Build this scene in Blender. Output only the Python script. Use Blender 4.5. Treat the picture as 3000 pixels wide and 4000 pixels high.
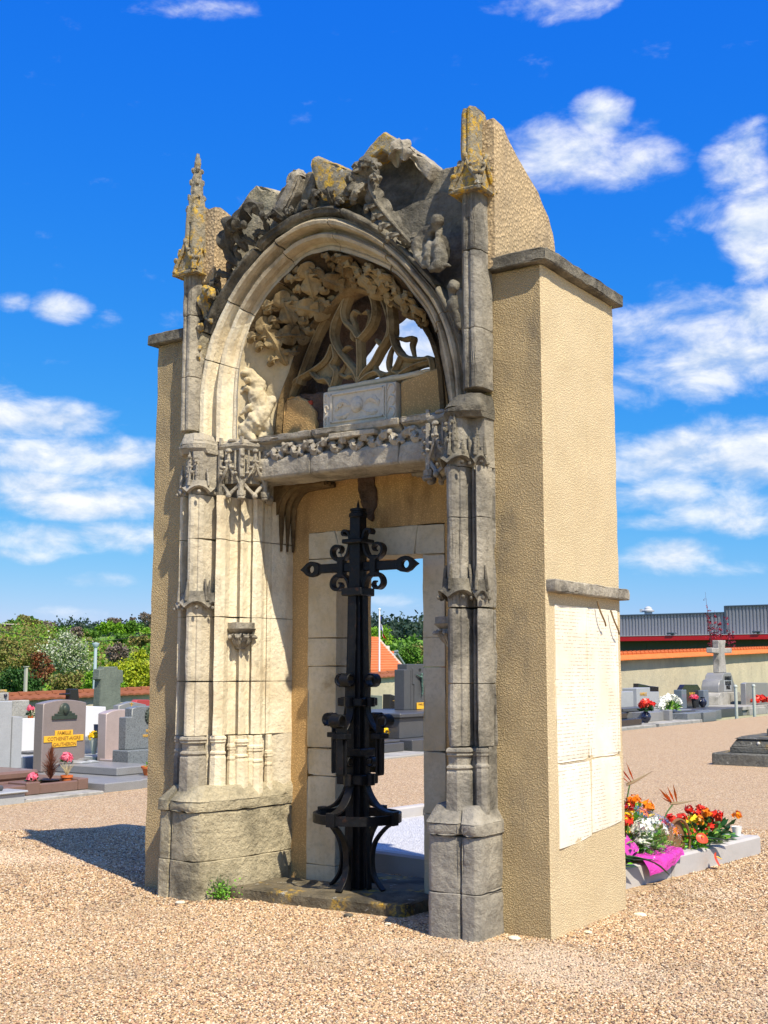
import bpy, bmesh, math, random
from math import sin, cos, pi, radians, sqrt, atan2, exp
from mathutils import Vector, Matrix, noise as mnoise

random.seed(7)
scene = bpy.context.scene
for o in list(bpy.data.objects):
    bpy.data.objects.remove(o)
COL = scene.collection
V = Vector

# ------------------------------------------------------------------ camera
# world axes: X along the portal's facade, Y into it, Z up, metres; origin at the foot of the portal's right front corner
cam_d = bpy.data.cameras.new('camera')
cam = bpy.data.objects.new('camera', cam_d)
COL.objects.link(cam)
cam.location = (3.337, -6.733, 1.60)
cam.rotation_euler = (radians(90 + 7.467), 0, radians(34.07))
cam_d.sensor_fit = 'VERTICAL'
cam_d.sensor_height = 36.0
cam_d.lens = 18.0 / math.tan(radians(46.1026 / 2))
cam_d.clip_end = 6000
scene.camera = cam

# ------------------------------------------------------------------ light
SUN_EL = radians(53)
SUN_DIR = V((0.910 * cos(SUN_EL), -0.415 * cos(SUN_EL), sin(SUN_EL))).normalized()
sun_d = bpy.data.lights.new('sun', 'SUN')
sun_d.energy = 5.0
sun_d.angle = radians(0.5)
sun_d.color = (1.0, 0.89, 0.70)
sun = bpy.data.objects.new('sun', sun_d)
COL.objects.link(sun)
sun.location = (20, -20, 40)
sun.rotation_euler = SUN_DIR.to_track_quat('Z', 'Y').to_euler()

vs = scene.view_settings
vs.view_transform = 'Standard'
vs.look = 'None'
vs.gamma = 1.0
vs.use_curve_mapping = False
vs.exposure = 0.42

# ------------------------------------------------------------------ sky
W = bpy.data.worlds.new('World')
scene.world = W
W.use_nodes = True
wt = W.node_tree
wt.nodes.clear()


def wn(t, **k):
    n = wt.nodes.new(t)
    for a, b in k.items():
        setattr(n, a, b)
    return n


def wl(a, b):
    wt.links.new(a, b)


def wmath(op, a, b=None, c=None):
    n = wn('ShaderNodeMath', operation=op)
    for i, v in enumerate((a, b, c)):
        if v is None:
            continue
        if isinstance(v, (int, float)):
            n.inputs[i].default_value = v
        else:
            wl(v, n.inputs[i])
    return n.outputs[0]


sky = wn('ShaderNodeTexSky', sky_type='NISHITA')
sky.sun_disc = False
sky.sun_elevation = SUN_EL
sky.sun_rotation = atan2(0.910, -0.415)
sky.air_density = 1.0
sky.dust_density = 0.25
sky.ozone_density = 3.0
# the clear spring air: deep saturated blue overhead, paler towards the horizon
ssep = wn('ShaderNodeSeparateColor')
wl(sky.outputs[0], ssep.inputs[0])
scmb = wn('ShaderNodeCombineColor')
for k, (pw, am) in enumerate(((2.05, 2.85), (.88, 3.95), (.14, 6.9))):
    wl(wmath('MULTIPLY', wmath('POWER', wmath('MULTIPLY', ssep.outputs[k], 0.17), pw), am), scmb.inputs[k])
tc = wn('ShaderNodeTexCoord')
sep = wn('ShaderNodeSeparateXYZ')
wl(tc.outputs['Generated'], sep.inputs[0])
az = wmath('MULTIPLY', wmath('ARCTAN2', sep.outputs[0], sep.outputs[1]), 57.2958)     # degrees, from +Y towards +X
el = wmath('MULTIPLY', wmath('ARCSINE', sep.outputs[2]), 57.2958)
comb = wn('ShaderNodeCombineXYZ')
wl(az, comb.inputs[0])
wl(wmath('MULTIPLY', el, 1.9), comb.inputs[1])
n1 = wn('ShaderNodeTexNoise')
n1.inputs['Scale'].default_value = 0.33
n1.inputs['Detail'].default_value = 7
n1.inputs['Roughness'].default_value = 0.60
n1.inputs['Distortion'].default_value = 0.25
wl(comb.outputs[0], n1.inputs['Vector'])
# the clouds of the place: azimuth, elevation, half width, half height, weight
CLOUDS = [(-23.3, 25.1, 1.1, 0.9, 1.0), (-24.8, 23.7, 2.5, 1.2, 0.95), (-22.2, 23.6, 1.9, 1.2, 0.75), (-26.7, 23.9, 1.4, 1.0, 0.6), (-16.7, 22.5, 1.2, 1.4, 0.85), (-16.1, 19.5, 1.3, 1.5, 1.1), (-18.7, 20.7, 1.1, 0.7, 0.5), (-19.9, 15.6, 3.8, 1.3, 0.75), (-17.7, 13.9, 3.2, 1.1, 1.0), (-16.3, 16.0, 1.9, 1.0, 0.9), (-22.0, 13.5, 1.6, 1.0, 0.6), (-19.8, 9.6, 3.8, 1.1, 1.0), (-17.3, 9.7, 2.3, 1.3, 1.0), (-20.8, 8.2, 3.8, 0.7, 0.8), (-17.9, 7.3, 2.5, 0.7, 0.8), (-20.6, 5.2, 1.7, 0.6, 1.0), (-17.1, 6.6, 1.2, 0.5, 0.9), (-21.7, 6.8, 1.9, 0.3, 0.7), (-18.0, 4.6, 1.8, 0.4, 0.5), (-50.5, 11.3, 2.7, 0.8, 1.0), (-49.1, 9.8, 3.9, 0.8, 1.0), (-47.2, 9.6, 2.7, 0.8, 0.8), (-50.6, 8.4, 3.2, 0.6, 0.95), (-48.2, 7.7, 3.9, 0.7, 1.0), (-46.4, 6.2, 1.8, 0.6, 0.9), (-50.0, 6.0, 2.0, 0.6, 0.75), (-47.5, 4.1, 1.4, 0.3, 0.7), (-51.2, 5.2, 1.7, 0.3, 0.6), (-49.6, 16.5, 1.1, 0.5, 0.95), (-51.7, 16.6, 0.7, 0.4, 0.8), (-47.3, 15.9, 0.6, 0.5, 0.55), (-51.4, 12.2, 1.2, 0.6, 0.5), (-32.2, 14.5, 3.2, 1.8, 1.1), (-33.3, 16.5, 1.5, 1.5, 1.0), (-34.1, 3.3, 1.4, 0.3, 0.65), (-44.4, 29.9, 3.3, 0.4, 0.5), (-25.7, 30.0, 2.8, 0.5, 0.55), (-48.9, 2.5, 1.5, 0.3, 0.5)]
dens = None
for a0, e0, ra, re, wgt in CLOUDS:
    va = wn('ShaderNodeVectorMath', operation='MULTIPLY_ADD')
    va.inputs[1].default_value = (1 / ra, 1 / (1.9 * re), 0)
    va.inputs[2].default_value = (-a0 / ra, -e0 / re, 0)
    wl(comb.outputs[0], va.inputs[0])
    vd = wn('ShaderNodeVectorMath', operation='DOT_PRODUCT')
    wl(va.outputs[0], vd.inputs[0])
    wl(va.outputs[0], vd.inputs[1])
    g = wmath('MULTIPLY_ADD', vd.outputs['Value'], -.30 * wgt, wgt)
    dens = g if dens is None else wmath('MAXIMUM', dens, g)
# everywhere outside the frame the same fair-weather cover goes on
far = wmath('GREATER_THAN', wmath('ABSOLUTE', wmath('ADD', az, 34.0)), 21.0)
n2 = wn('ShaderNodeTexNoise')
n2.inputs['Scale'].default_value = 0.075
n2.inputs['Detail'].default_value = 2
wl(comb.outputs[0], n2.inputs['Vector'])
gen = wmath('MULTIPLY', wmath('MULTIPLY', wmath('SUBTRACT', n2.outputs['Fac'], 0.42), 4.0), far)
dens = wmath('MAXIMUM', wmath('MAXIMUM', dens, gen), 0.0)
raw = wmath('ADD', wmath('MULTIPLY', wmath('SUBTRACT', n1.outputs['Fac'], 0.5), 1.75), wmath('SUBTRACT', dens, 0.50))
cr = wn('ShaderNodeMapRange', interpolation_type='SMOOTHSTEP')
cr.inputs[1].default_value = -0.30
cr.inputs[2].default_value = 0.72
wl(raw, cr.inputs[0])
upv = wn('ShaderNodeVectorMath', operation='ADD')
upv.inputs[1].default_value = (.35, 1.0, 0)
wl(comb.outputs[0], upv.inputs[0])
n1b = wn('ShaderNodeTexNoise')
n1b.inputs['Scale'].default_value = 0.33
n1b.inputs['Detail'].default_value = 4
n1b.inputs['Roughness'].default_value = 0.55
n1b.inputs['Distortion'].default_value = 0.25
wl(upv.outputs[0], n1b.inputs['Vector'])
shade = wn('ShaderNodeMapRange')          # sunlit tops, greyer undersides
shade.inputs[1].default_value = -0.16
shade.inputs[2].default_value = 0.14
wl(wmath('SUBTRACT', n1.outputs['Fac'], n1b.outputs['Fac']), shade.inputs[0])
ccol = wn('ShaderNodeMix', data_type='RGBA')
ccol.inputs[6].default_value = (4.6, 5.5, 6.9, 1)
ccol.inputs[7].default_value = (7.9, 8.0, 8.2, 1)
wl(shade.outputs[0], ccol.inputs[0])
smix = wn('ShaderNodeMix', data_type='RGBA')
wl(wmath('MULTIPLY', cr.outputs[0], 0.93), smix.inputs[0])
wl(scmb.outputs[0], smix.inputs[6])
wl(ccol.outputs[2], smix.inputs[7])
bg = wn('ShaderNodeBackground')
bg.inputs[1].default_value = 0.10
wl(smix.outputs[2], bg.inputs[0])
W.cycles.sampling_method = 'MANUAL'
W.cycles.sample_map_resolution = 512
wo = wn('ShaderNodeOutputWorld')
wl(bg.outputs[0], wo.inputs[0])

# ------------------------------------------------------------------ material helpers
MATS = {}


class NT:
    def __init__(s, name):
        s.m = bpy.data.materials.new(name)
        s.m.use_nodes = True
        s.t = s.m.node_tree
        s.b = s.t.nodes['Principled BSDF']
        s.b.inputs['Specular IOR Level'].default_value = 0.3
        MATS[name] = s.m
        g = s.t.nodes.new('ShaderNodeNewGeometry')
        s.pos = g.outputs['Position']
        s.isl = g.outputs['Random Per Island']
        s.nrm = g.outputs['Normal']

    def n(s, t, **k):
        n = s.t.nodes.new(t)
        for a, b in k.items():
            setattr(n, a, b)
        return n

    def l(s, a, b):
        s.t.links.new(a, b)

    def vec(s, scale=(1, 1, 1), src=None):
        n = s.n('ShaderNodeMapping')
        n.inputs['Scale'].default_value = scale
        s.l(src or s.pos, n.inputs['Vector'])
        return n.outputs[0]

    def noise(s, scale, detail=6, rough=.6, vec=None, dist=0, out='Fac'):
        n = s.n('ShaderNodeTexNoise')
        n.inputs['Scale'].default_value = scale
        n.inputs['Detail'].default_value = detail
        n.inputs['Roughness'].default_value = rough
        n.inputs['Distortion'].default_value = dist
        s.l(vec or s.pos, n.inputs['Vector'])
        return n.outputs[out]

    def vor(s, scale, out='Distance', feature='F1', vec=None, rnd=1):
        n = s.n('ShaderNodeTexVoronoi', feature=feature)
        n.inputs['Scale'].default_value = scale
        n.inputs['Randomness'].default_value = rnd
        s.l(vec or s.pos, n.inputs['Vector'])
        return n.outputs[out]

    def rng(s, v, a, b, c=0, d=1):
        n = s.n('ShaderNodeMapRange', interpolation_type='SMOOTHSTEP')
        for i, x in enumerate((a, b, c, d)):
            n.inputs[i + 1].default_value = x
        s.l(v, n.inputs[0])
        return n.outputs[0]

    def mix(s, f, a, b, mode='MIX'):
        n = s.n('ShaderNodeMix', data_type='RGBA', blend_type=mode)
        n.inputs[0].default_value = 0.5
        for i, v in ((0, f), (6, a), (7, b)):
            if isinstance(v, (int, float)):
                n.inputs[i].default_value = v
            elif isinstance(v, tuple):
                n.inputs[i].default_value = (*v, 1)
            else:
                s.l(v, n.inputs[i])
        return n.outputs[2]

    def math(s, op, a, b=None):
        n = s.n('ShaderNodeMath', operation=op)
        for i, v in enumerate((a, b)):
            if v is None:
                continue
            if isinstance(v, (int, float)):
                n.inputs[i].default_value = v
            else:
                s.l(v, n.inputs[i])
        return n.outputs[0]

    def ramp(s, v, stops):
        n = s.n('ShaderNodeValToRGB')
        e = n.color_ramp.elements
        while len(e) < len(stops):
            e.new(0.5)
        for i, (p, c) in enumerate(stops):
            e[i].position = p
            e[i].color = (*c, 1)
        s.l(v, n.inputs[0])
        return n.outputs[0]

    def bump(s, h, dist, strength=1.0, prev=None):
        n = s.n('ShaderNodeBump')
        n.inputs['Distance'].default_value = dist
        n.inputs['Strength'].default_value = strength
        s.l(h, n.inputs['Height'])
        if prev is not None:
            s.l(prev, n.inputs['Normal'])
        return n.outputs[0]

    def done(s, col=None, rough=.85, normal=None, metal=0, spec=None):
        if col is not None:
            if isinstance(col, tuple):
                s.b.inputs['Base Color'].default_value = (*col, 1)
            else:
                s.l(col, s.b.inputs['Base Color'])
        if isinstance(rough, (int, float)):
            s.b.inputs['Roughness'].default_value = rough
        else:
            s.l(rough, s.b.inputs['Roughness'])
        if normal is not None:
            s.l(normal, s.b.inputs['Normal'])
        s.b.inputs['Metallic'].default_value = metal
        if spec is not None:
            s.b.inputs['Specular IOR Level'].default_value = spec
        return s.m


def stone(name, a, b, dark, damt, lich=0.0, streak=.35, bump=.006, lcol=(.52, .27, .02)):
    """weathered limestone: two tints, dark crust in patches and rain streaks, orange lichen, pits"""
    q = NT(name)
    c = q.mix(q.rng(q.noise(2.6, 7, .62), .35, .68), a, b)
    c = q.mix(q.math('MULTIPLY', q.rng(q.noise(24, 6, .75), .46, .66), .45), c, tuple(x * .62 for x in a))
    c = q.mix(q.math('MULTIPLY', q.rng(q.noise(9, 6, .7, dist=.5), .55, .68), .40), c, tuple(min(.9, x * 1.22 + .02) for x in b))
    crust = q.rng(q.noise(1.7, 9, .68, dist=.4), .62 - damt * .35, .80 - damt * .28)
    c = q.mix(q.math('MULTIPLY', crust, .85), c, dark)
    st = q.rng(q.noise(3.2, 6, .6, q.vec((2.6, 2.6, .28))), .52, .78)
    c = q.mix(q.math('MULTIPLY', st, streak), c, tuple(x * .8 for x in dark))
    c = q.mix(q.math('MULTIPLY', q.rng(q.vor(90), .0, .16, 1, 0), .35), c, tuple(x * .45 for x in dark))
    if lich:
        lm = q.math('MULTIPLY', q.rng(q.noise(2.3, 3, .5), .58 - lich * .22, .68 - lich * .2), q.rng(q.noise(17, 6, .75), .46, .60))
        lc = q.mix(q.noise(30, 3), lcol, (.62, .45, .08))
        c = q.mix(lm, c, lc)
        sp = q.math('MULTIPLY', q.rng(q.noise(11, 4, .7), .62, .70), .7)
        c = q.mix(sp, c, (.55, .55, .50))
    h = q.math('ADD', q.math('MULTIPLY', q.noise(30, 8, .7), 1.0), q.math('MULTIPLY', q.noise(7, 4, .6), 1.5))
    nb = q.bump(h, bump * 2.2)
    nb = q.bump(q.rng(q.vor(75), .02, .22), bump * .5, .8, nb)
    return q.done(c, .92, nb)


LIMEB = stone('limestone_buttress', (.74, .67, .52), (.58, .51, .38), (.20, .18, .14), .34, bump=.006, streak=.45)
LIME = stone('limestone_cream', (.86, .785, .60), (.72, .61, .42), (.32, .26, .17), .16, bump=.005, streak=.28)
LIMEG = stone('limestone_grey', (.33, .30, .25), (.50, .45, .35), (.10, .093, .078), .46, bump=.008, streak=.45)
LIMER = stone('limestone_ashen', (.28, .262, .225), (.42, .385, .315), (.085, .08, .068), .46, bump=.008, streak=.5)
LIMED = stone('limestone_dark', (.17, .158, .128), (.31, .28, .215), (.032, .03, .026), .58, bump=.010, lich=.0, streak=.6)
LIMEL = stone('limestone_lichen', (.26, .235, .18), (.40, .35, .25), (.08, .075, .06), .42, lich=1.15, bump=.010)
LIMEP = stone('limestone_plinth', (.58, .51, .35), (.40, .355, .25), (.10, .092, .066), .50, bump=.012, lich=.0, streak=.65)
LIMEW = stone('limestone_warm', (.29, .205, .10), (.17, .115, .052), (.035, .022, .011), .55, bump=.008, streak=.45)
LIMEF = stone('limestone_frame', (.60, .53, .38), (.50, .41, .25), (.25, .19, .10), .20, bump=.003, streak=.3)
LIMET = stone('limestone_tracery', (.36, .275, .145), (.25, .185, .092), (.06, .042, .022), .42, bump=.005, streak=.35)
STEP = stone('limestone_step', (.22, .185, .12), (.14, .118, .08), (.04, .036, .026), .5, lich=.35, bump=.012)
RUBBLE = stone('rubble_core', (.20, .13, .09), (.12, .09, .075), (.03, .025, .022), .5, bump=.03)


def roughcast(name, a, b, dirt, damt, bump, scale, wavy=.4):
    """thrown render: coarse grains with sharp little shadows, stained in patches"""
    q = NT(name)
    c = q.mix(q.rng(q.noise(1.3, 6, .6), .3, .7), a, b)
    wob = q.n('ShaderNodeVectorMath', operation='MULTIPLY_ADD')
    q.l(q.noise(scale * .8, 2, .6, out='Color'), wob.inputs[0])
    wob.inputs[1].default_value = (.012, .012, .012)
    q.l(q.pos, wob.inputs[2])
    peb = q.vor(scale * .85, vec=wob.outputs[0])
    grain = q.math('ADD', q.math('MULTIPLY', q.rng(peb, .05, .75, 1, 0), .55), q.math('MULTIPLY', q.noise(scale * 1.7, 4, .75), .45))
    c = q.mix(q.math('MULTIPLY', q.rng(grain, .40, .62, 1, 0), .42), c, tuple(x * .45 for x in a))
    c = q.mix(q.math('MULTIPLY', q.rng(grain, .56, .72), .35), c, tuple(min(.9, x * 1.35) for x in a))
    st = q.rng(q.noise(1.9, 7, .66, q.vec((1.3, 1.3, .5)), dist=.3), .62 - damt * .3, .86 - damt * .3)
    c = q.mix(q.math('MULTIPLY', st, .75), c, dirt)
    bl = q.rng(q.noise(.9, 5, .6, q.vec((2.2, 2.2, .8))), .60, .76)
    c = q.mix(q.math('MULTIPLY', bl, .30), c, tuple(min(.85, x * 1.1 + .12) for x in b))
    rain = q.rng(q.noise(4.2, 6, .65, q.vec((2.4, 2.4, .22))), .55, .80)
    c = q.mix(q.math('MULTIPLY', rain, .38), c, tuple(x * .55 for x in b))
    sp = q.rng(q.vor(26), 0, .07, 1, 0)
    c = q.mix(q.math('MULTIPLY', sp, .55), c, tuple(x * .35 for x in a))
    h = q.math('ADD', grain, q.math('MULTIPLY', q.noise(scale * .12, 2), wavy * .5))
    return q.done(c, .95, q.bump(h, bump))


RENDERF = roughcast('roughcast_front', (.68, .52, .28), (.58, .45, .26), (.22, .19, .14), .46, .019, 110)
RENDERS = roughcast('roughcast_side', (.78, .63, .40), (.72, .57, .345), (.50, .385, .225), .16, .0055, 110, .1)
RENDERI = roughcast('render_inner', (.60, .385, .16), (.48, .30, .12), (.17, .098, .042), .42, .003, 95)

q = NT('inscribed_tablet')
c = q.mix(q.rng(q.noise(2.0, 5, .6), .35, .7), (.84, .80, .70), (.76, .68, .53))
wv = q.n('ShaderNodeTexWave', wave_type='BANDS', bands_direction='Z')
wv.inputs['Scale'].default_value = 14.0
wv.inputs['Distortion'].default_value = .25
q.l(q.pos, wv.inputs['Vector'])
lett = q.math('MULTIPLY', q.rng(wv.outputs['Fac'], .70, .9), q.rng(q.noise(55, 3, .6, q.vec((1, 1, .5))), .46, .56))
lett = q.math('MULTIPLY', lett, q.rng(q.noise(3.1, 3), .38, .52))
c = q.mix(q.math('MULTIPLY', lett, .55), c, (.48, .38, .24))
TABLET = q.done(c, .85, q.bump(q.math('SUBTRACT', q.noise(25, 5), lett), .0022))

q = NT('wrought_iron')
c = q.mix(q.rng(q.noise(8, 6, .7), .45, .75), (.004, .005, .007), (.012, .012, .013))
c = q.mix(q.math('MULTIPLY', q.rng(q.noise(14, 6, .75), .58, .70), .7), c, (.055, .022, .010))
IRON = q.done(c, q.rng(q.noise(20, 4), .3, .7, .38, .6), q.bump(q.noise(28, 5), .004), metal=0.0, spec=.25)


def plain(name, col, rough=.7, var=.18, scale=6, bump=0, spec=.3, metal=0):
    q = NT(name)
    c = q.mix(q.noise(scale, 6, .65), tuple(x * (1 - var) for x in col), tuple(min(1, x * (1 + var)) for x in col))
    return q.done(c, rough, q.bump(q.noise(scale * 5, 4), bump) if bump else None, spec=spec, metal=metal)


def granite(name, col, speck=.5, light=(.6, .6, .6), rough=.32, scale=130):
    q = NT(name)
    c = q.mix(q.noise(7, 5), tuple(x * .85 for x in col), tuple(x * 1.12 for x in col))
    c = q.mix(q.math('MULTIPLY', q.rng(q.vor(scale), .0, .28, 1, 0), speck), c, light)
    c = q.mix(q.math('MULTIPLY', q.rng(q.noise(scale * .7, 2), .52, .62), speck * .8), c, tuple(x * .4 for x in col))
    return q.done(c, rough, None, spec=.45)


def leafy(name, cols, rough=.6, trans=.25):
    q = NT(name)
    k = len(cols)
    c = q.ramp(q.isl, [(i / max(1, k - 1), x) for i, x in enumerate(cols)])
    m = q.done(c, rough, spec=.25)
    q.b.inputs['Transmission Weight'].default_value = 0
    q.b.inputs['Subsurface Weight'].default_value = 0
    return m


# ------------------------------------------------------------------ mesh helpers
def nz(p, s, seed=0.0):
    return mnoise.noise((p.x * s + seed, p.y * s - seed * .7, p.z * s + seed * 1.3))


class MB:
    def __init__(s):
        s.v = []
        s.f = []

    def add(s, vs_, fs):
        o = len(s.v)
        s.v += [tuple(p) for p in vs_]
        s.f += [tuple(i + o for i in f) for f in fs]
        return s

    def box(s, x0, x1, y0, y1, z0, z1):
        return s.add([(x0, y0, z0), (x1, y0, z0), (x1, y1, z0), (x0, y1, z0), (x0, y0, z1), (x1, y0, z1), (x1, y1, z1), (x0, y1, z1)],
                     [(0, 3, 2, 1), (4, 5, 6, 7), (0, 1, 5, 4), (1, 2, 6, 5), (2, 3, 7, 6), (3, 0, 4, 7)])

    def prism(s, poly, z0, z1, top=None):
        """plan polygon (x, y) extruded upward; top: another polygon of the same length"""
        n = len(poly)
        top = top or poly
        return s.add([(x, y, z0) for x, y in poly] + [(x, y, z1) for x, y in top],
                     [tuple(range(n))[::-1], tuple(range(n, 2 * n))] + [(i, (i + 1) % n, n + (i + 1) % n, n + i) for i in range(n)])

    def slab_xz(s, poly, y0, y1, back=None):
        """outline (x, z) given a thickness from y0 to y1"""
        n = len(poly)
        back = back or poly
        return s.add([(x, y0, z) for x, z in poly] + [(x, y1, z) for x, z in back],
                     [tuple(range(n)), tuple(range(n, 2 * n))[::-1]] + [(i, n + i, n + (i + 1) % n, (i + 1) % n) for i in range(n)])

    def slab_yz(s, poly, x0, x1):
        n = len(poly)
        return s.add([(x0, y, z) for y, z in poly] + [(x1, y, z) for y, z in poly],
                     [tuple(range(n)), tuple(range(n, 2 * n))[::-1]] + [(i, n + i, n + (i + 1) % n, (i + 1) % n) for i in range(n)])

    def tube(s, pts, r, n=8, up=None, sx=1, sy=1, rot=0, cap=True):
        """sweep an n-gon (or flat bar with sx, sy) along pts; r a number or a list"""
        pts = [V(p) for p in pts]
        k = len(pts)
        rr = r if isinstance(r, (list, tuple)) else [r] * k
        ref = V(up) if up else None
        rings = []
        prev = None
        for i, p in enumerate(pts):
            t = (pts[min(i + 1, k - 1)] - pts[max(i - 1, 0)])
            t = t.normalized() if t.length > 1e-9 else V((0, 0, 1))
            if ref is not None:
                a = ref - t * ref.dot(t)
                if a.length < 1e-4:
                    a = t.orthogonal()
            elif prev is None:
                a = t.orthogonal()
            else:
                a = prev - t * prev.dot(t)
            a.normalize()
            prev = a
            b = t.cross(a)
            rings.append([p + a * (cos(2 * pi * j / n + rot) * rr[i] * sx) + b * (sin(2 * pi * j / n + rot) * rr[i] * sy) for j in range(n)])
        vs_ = [q_ for ring in rings for q_ in ring]
        fs = []
        for i in range(k - 1):
            for j in range(n):
                fs.append((i * n + j, i * n + (j + 1) % n, (i + 1) * n + (j + 1) % n, (i + 1) * n + j))
        if cap:
            fs.append(tuple(range(n))[::-1])
            fs.append(tuple((k - 1) * n + j for j in range(n)))
        return s.add(vs_, fs)

    def bar(s, pts, w, t, up):
        """flat bar: w across (along up x tangent plane normal), t thick along up"""
        h = sqrt(2)
        return s.tube(pts, 1.0, 4, up=up, sx=t / h, sy=w / h, rot=pi / 4)

    def lathe(s, prof, c, n=16, a0=0, a1=2 * pi):
        """prof: (r, z) list; around the vertical through c"""
        full = abs(a1 - a0 - 2 * pi) < 1e-6
        m = n if full else n + 1
        vs_ = []
        for r, z in prof:
            for j in range(m):
                a = a0 + (a1 - a0) * j / n
                vs_.append((c[0] + r * cos(a), c[1] + r * sin(a), c[2] + z))
        fs = []
        for i in range(len(prof) - 1):
            for j in range(n if full else n):
                j2 = (j + 1) % m
                fs.append((i * m + j, i * m + j2, (i + 1) * m + j2, (i + 1) * m + j))
        if full:
            fs.append(tuple(range(m))[::-1])
            fs.append(tuple((len(prof) - 1) * m + j for j in range(m)))
        return s.add(vs_, fs)

    def ball(s, c, r, seg=10, rings=6):
        if isinstance(r, (int, float)):
            r = (r, r, r)
        vs_ = [(c[0], c[1], c[2] - r[2])]
        for i in range(1, rings):
            a = -pi / 2 + pi * i / rings
            for j in range(seg):
                b = 2 * pi * j / seg
                vs_.append((c[0] + r[0] * cos(a) * cos(b), c[1] + r[1] * cos(a) * sin(b), c[2] + r[2] * sin(a)))
        vs_.append((c[0], c[1], c[2] + r[2]))
        fs = [(0, 1 + (j + 1) % seg, 1 + j) for j in range(seg)]
        for i in range(rings - 2):
            for j in range(seg):
                fs.append((1 + i * seg + j, 1 + i * seg + (j + 1) % seg, 1 + (i + 1) * seg + (j + 1) % seg, 1 + (i + 1) * seg + j))
        e = len(vs_) - 1
        fs += [(e, 1 + (rings - 2) * seg + j, 1 + (rings - 2) * seg + (j + 1) % seg) for j in range(seg)]
        return s.add(vs_, fs)

    def mirror(s, sx):
        """mirror the whole content: x -> sx - x"""
        s.v = [(sx - x, y, z) for x, y, z in s.v]
        s.f = [f[::-1] for f in s.f]
        return s

    def xf(s, M):
        s.v = [tuple(M @ V(p)) for p in s.v]
        return s

    def build(s, name, mat, parent=None, bev=0, dens=0, amp=0, nscale=9, smooth=35, chip=0, seed=0, origin=None):
        bm = bmesh.new()
        bv = [bm.verts.new(p) for p in s.v]
        for f in s.f:
            try:
                bm.faces.new([bv[i] for i in f])
            except ValueError:
                pass
        bmesh.ops.remove_doubles(bm, verts=bm.verts, dist=1e-5)
        bmesh.ops.recalc_face_normals(bm, faces=bm.faces)
        if bev:
            ed = [e for e in bm.edges if len(e.link_faces) == 2 and e.calc_face_angle(0) > 0.5]
            bmesh.ops.bevel(bm, geom=ed, offset=bev, segments=1, affect='EDGES', clamp_overlap=True)
        if dens:
            bmesh.ops.triangulate(bm, faces=bm.faces)
            for _ in range(9):
                ed = [e for e in bm.edges if e.calc_length() > dens]
                if not ed or len(bm.verts) > 60000:
                    break
                bmesh.ops.subdivide_edges(bm, edges=ed, cuts=1)
                bmesh.ops.triangulate(bm, faces=[f for f in bm.faces if len(f.verts) > 3])
        if amp:
            bm.normal_update()
            mv = []
            for v in bm.verts:
                d = nz(v.co, nscale, seed) + .5 * nz(v.co, nscale * 2.3, seed + 5)
                k = amp * d
                if chip:
                    e = nz(v.co, 3.1, seed + 11)
                    sharp = max((ed.calc_face_angle(0) for ed in v.link_edges if len(ed.link_faces) == 2), default=0)
                    if sharp > .5 and e > .05:
                        k -= chip * min(1, (e - .05) * 4)
                mv.append(v.normal * k)
            for v, d in zip(bm.verts, mv):
                v.co += d
        me = bpy.data.meshes.new(name)
        bm.to_mesh(me)
        bm.free()
        return link(name, me, mat, parent, smooth, origin)


def link(name, me, mat, parent=None, smooth=35, origin=None):
    o = bpy.data.objects.new(name, me)
    if mat:
        me.materials.append(mat)
    if smooth:
        me.polygons.foreach_set('use_smooth', [True] * len(me.polygons))
        try:
            me.set_sharp_from_angle(angle=radians(smooth))
        except Exception:
            pass
    COL.objects.link(o)
    if parent is not None:
        o.parent = parent
        if parent.type == 'EMPTY':
            o.location = -parent.location
    return o


def thing(name, label, cat, loc=(0, 0, 0), group=None):
    e = bpy.data.objects.new(name, None)
    e.empty_display_size = .2
    COL.objects.link(e)
    e.location = loc
    tag(e, label, cat, group)
    return e


def tag(o, label=None, cat=None, group=None, kind=None):
    if label:
        o['label'] = label
    if cat:
        o['category'] = cat
    if group:
        o['group'] = group
    if kind:
        o['kind'] = kind
    return o


def spline(pts, n):
    """Catmull-Rom through pts -> n+1 samples"""
    P = [V(p) for p in pts]
    P = [P[0] * 2 - P[1]] + P + [P[-1] * 2 - P[-2]]
    m = len(P) - 3
    out = []
    for i in range(n + 1):
        t = i / n * m
        k = min(int(t), m - 1)
        t -= k
        a, b, c_, d = P[k:k + 4]
        out.append(.5 * ((2 * b) + (c_ - a) * t + (2 * a - 5 * b + 4 * c_ - d) * t * t + (3 * b - a - 3 * c_ + d) * t ** 3))
    return out


def resample(pts, n):
    """even arc-length samples of a polyline"""
    P = [V(p) for p in pts]
    L = [0]
    for a, b in zip(P, P[1:]):
        L.append(L[-1] + (b - a).length)
    out = []
    j = 0
    for i in range(n + 1):
        t = L[-1] * i / n
        while j < len(P) - 2 and L[j + 1] < t:
            j += 1
        u = (t - L[j]) / max(1e-9, L[j + 1] - L[j])
        out.append(P[j].lerp(P[j + 1], u))
    return out


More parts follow.
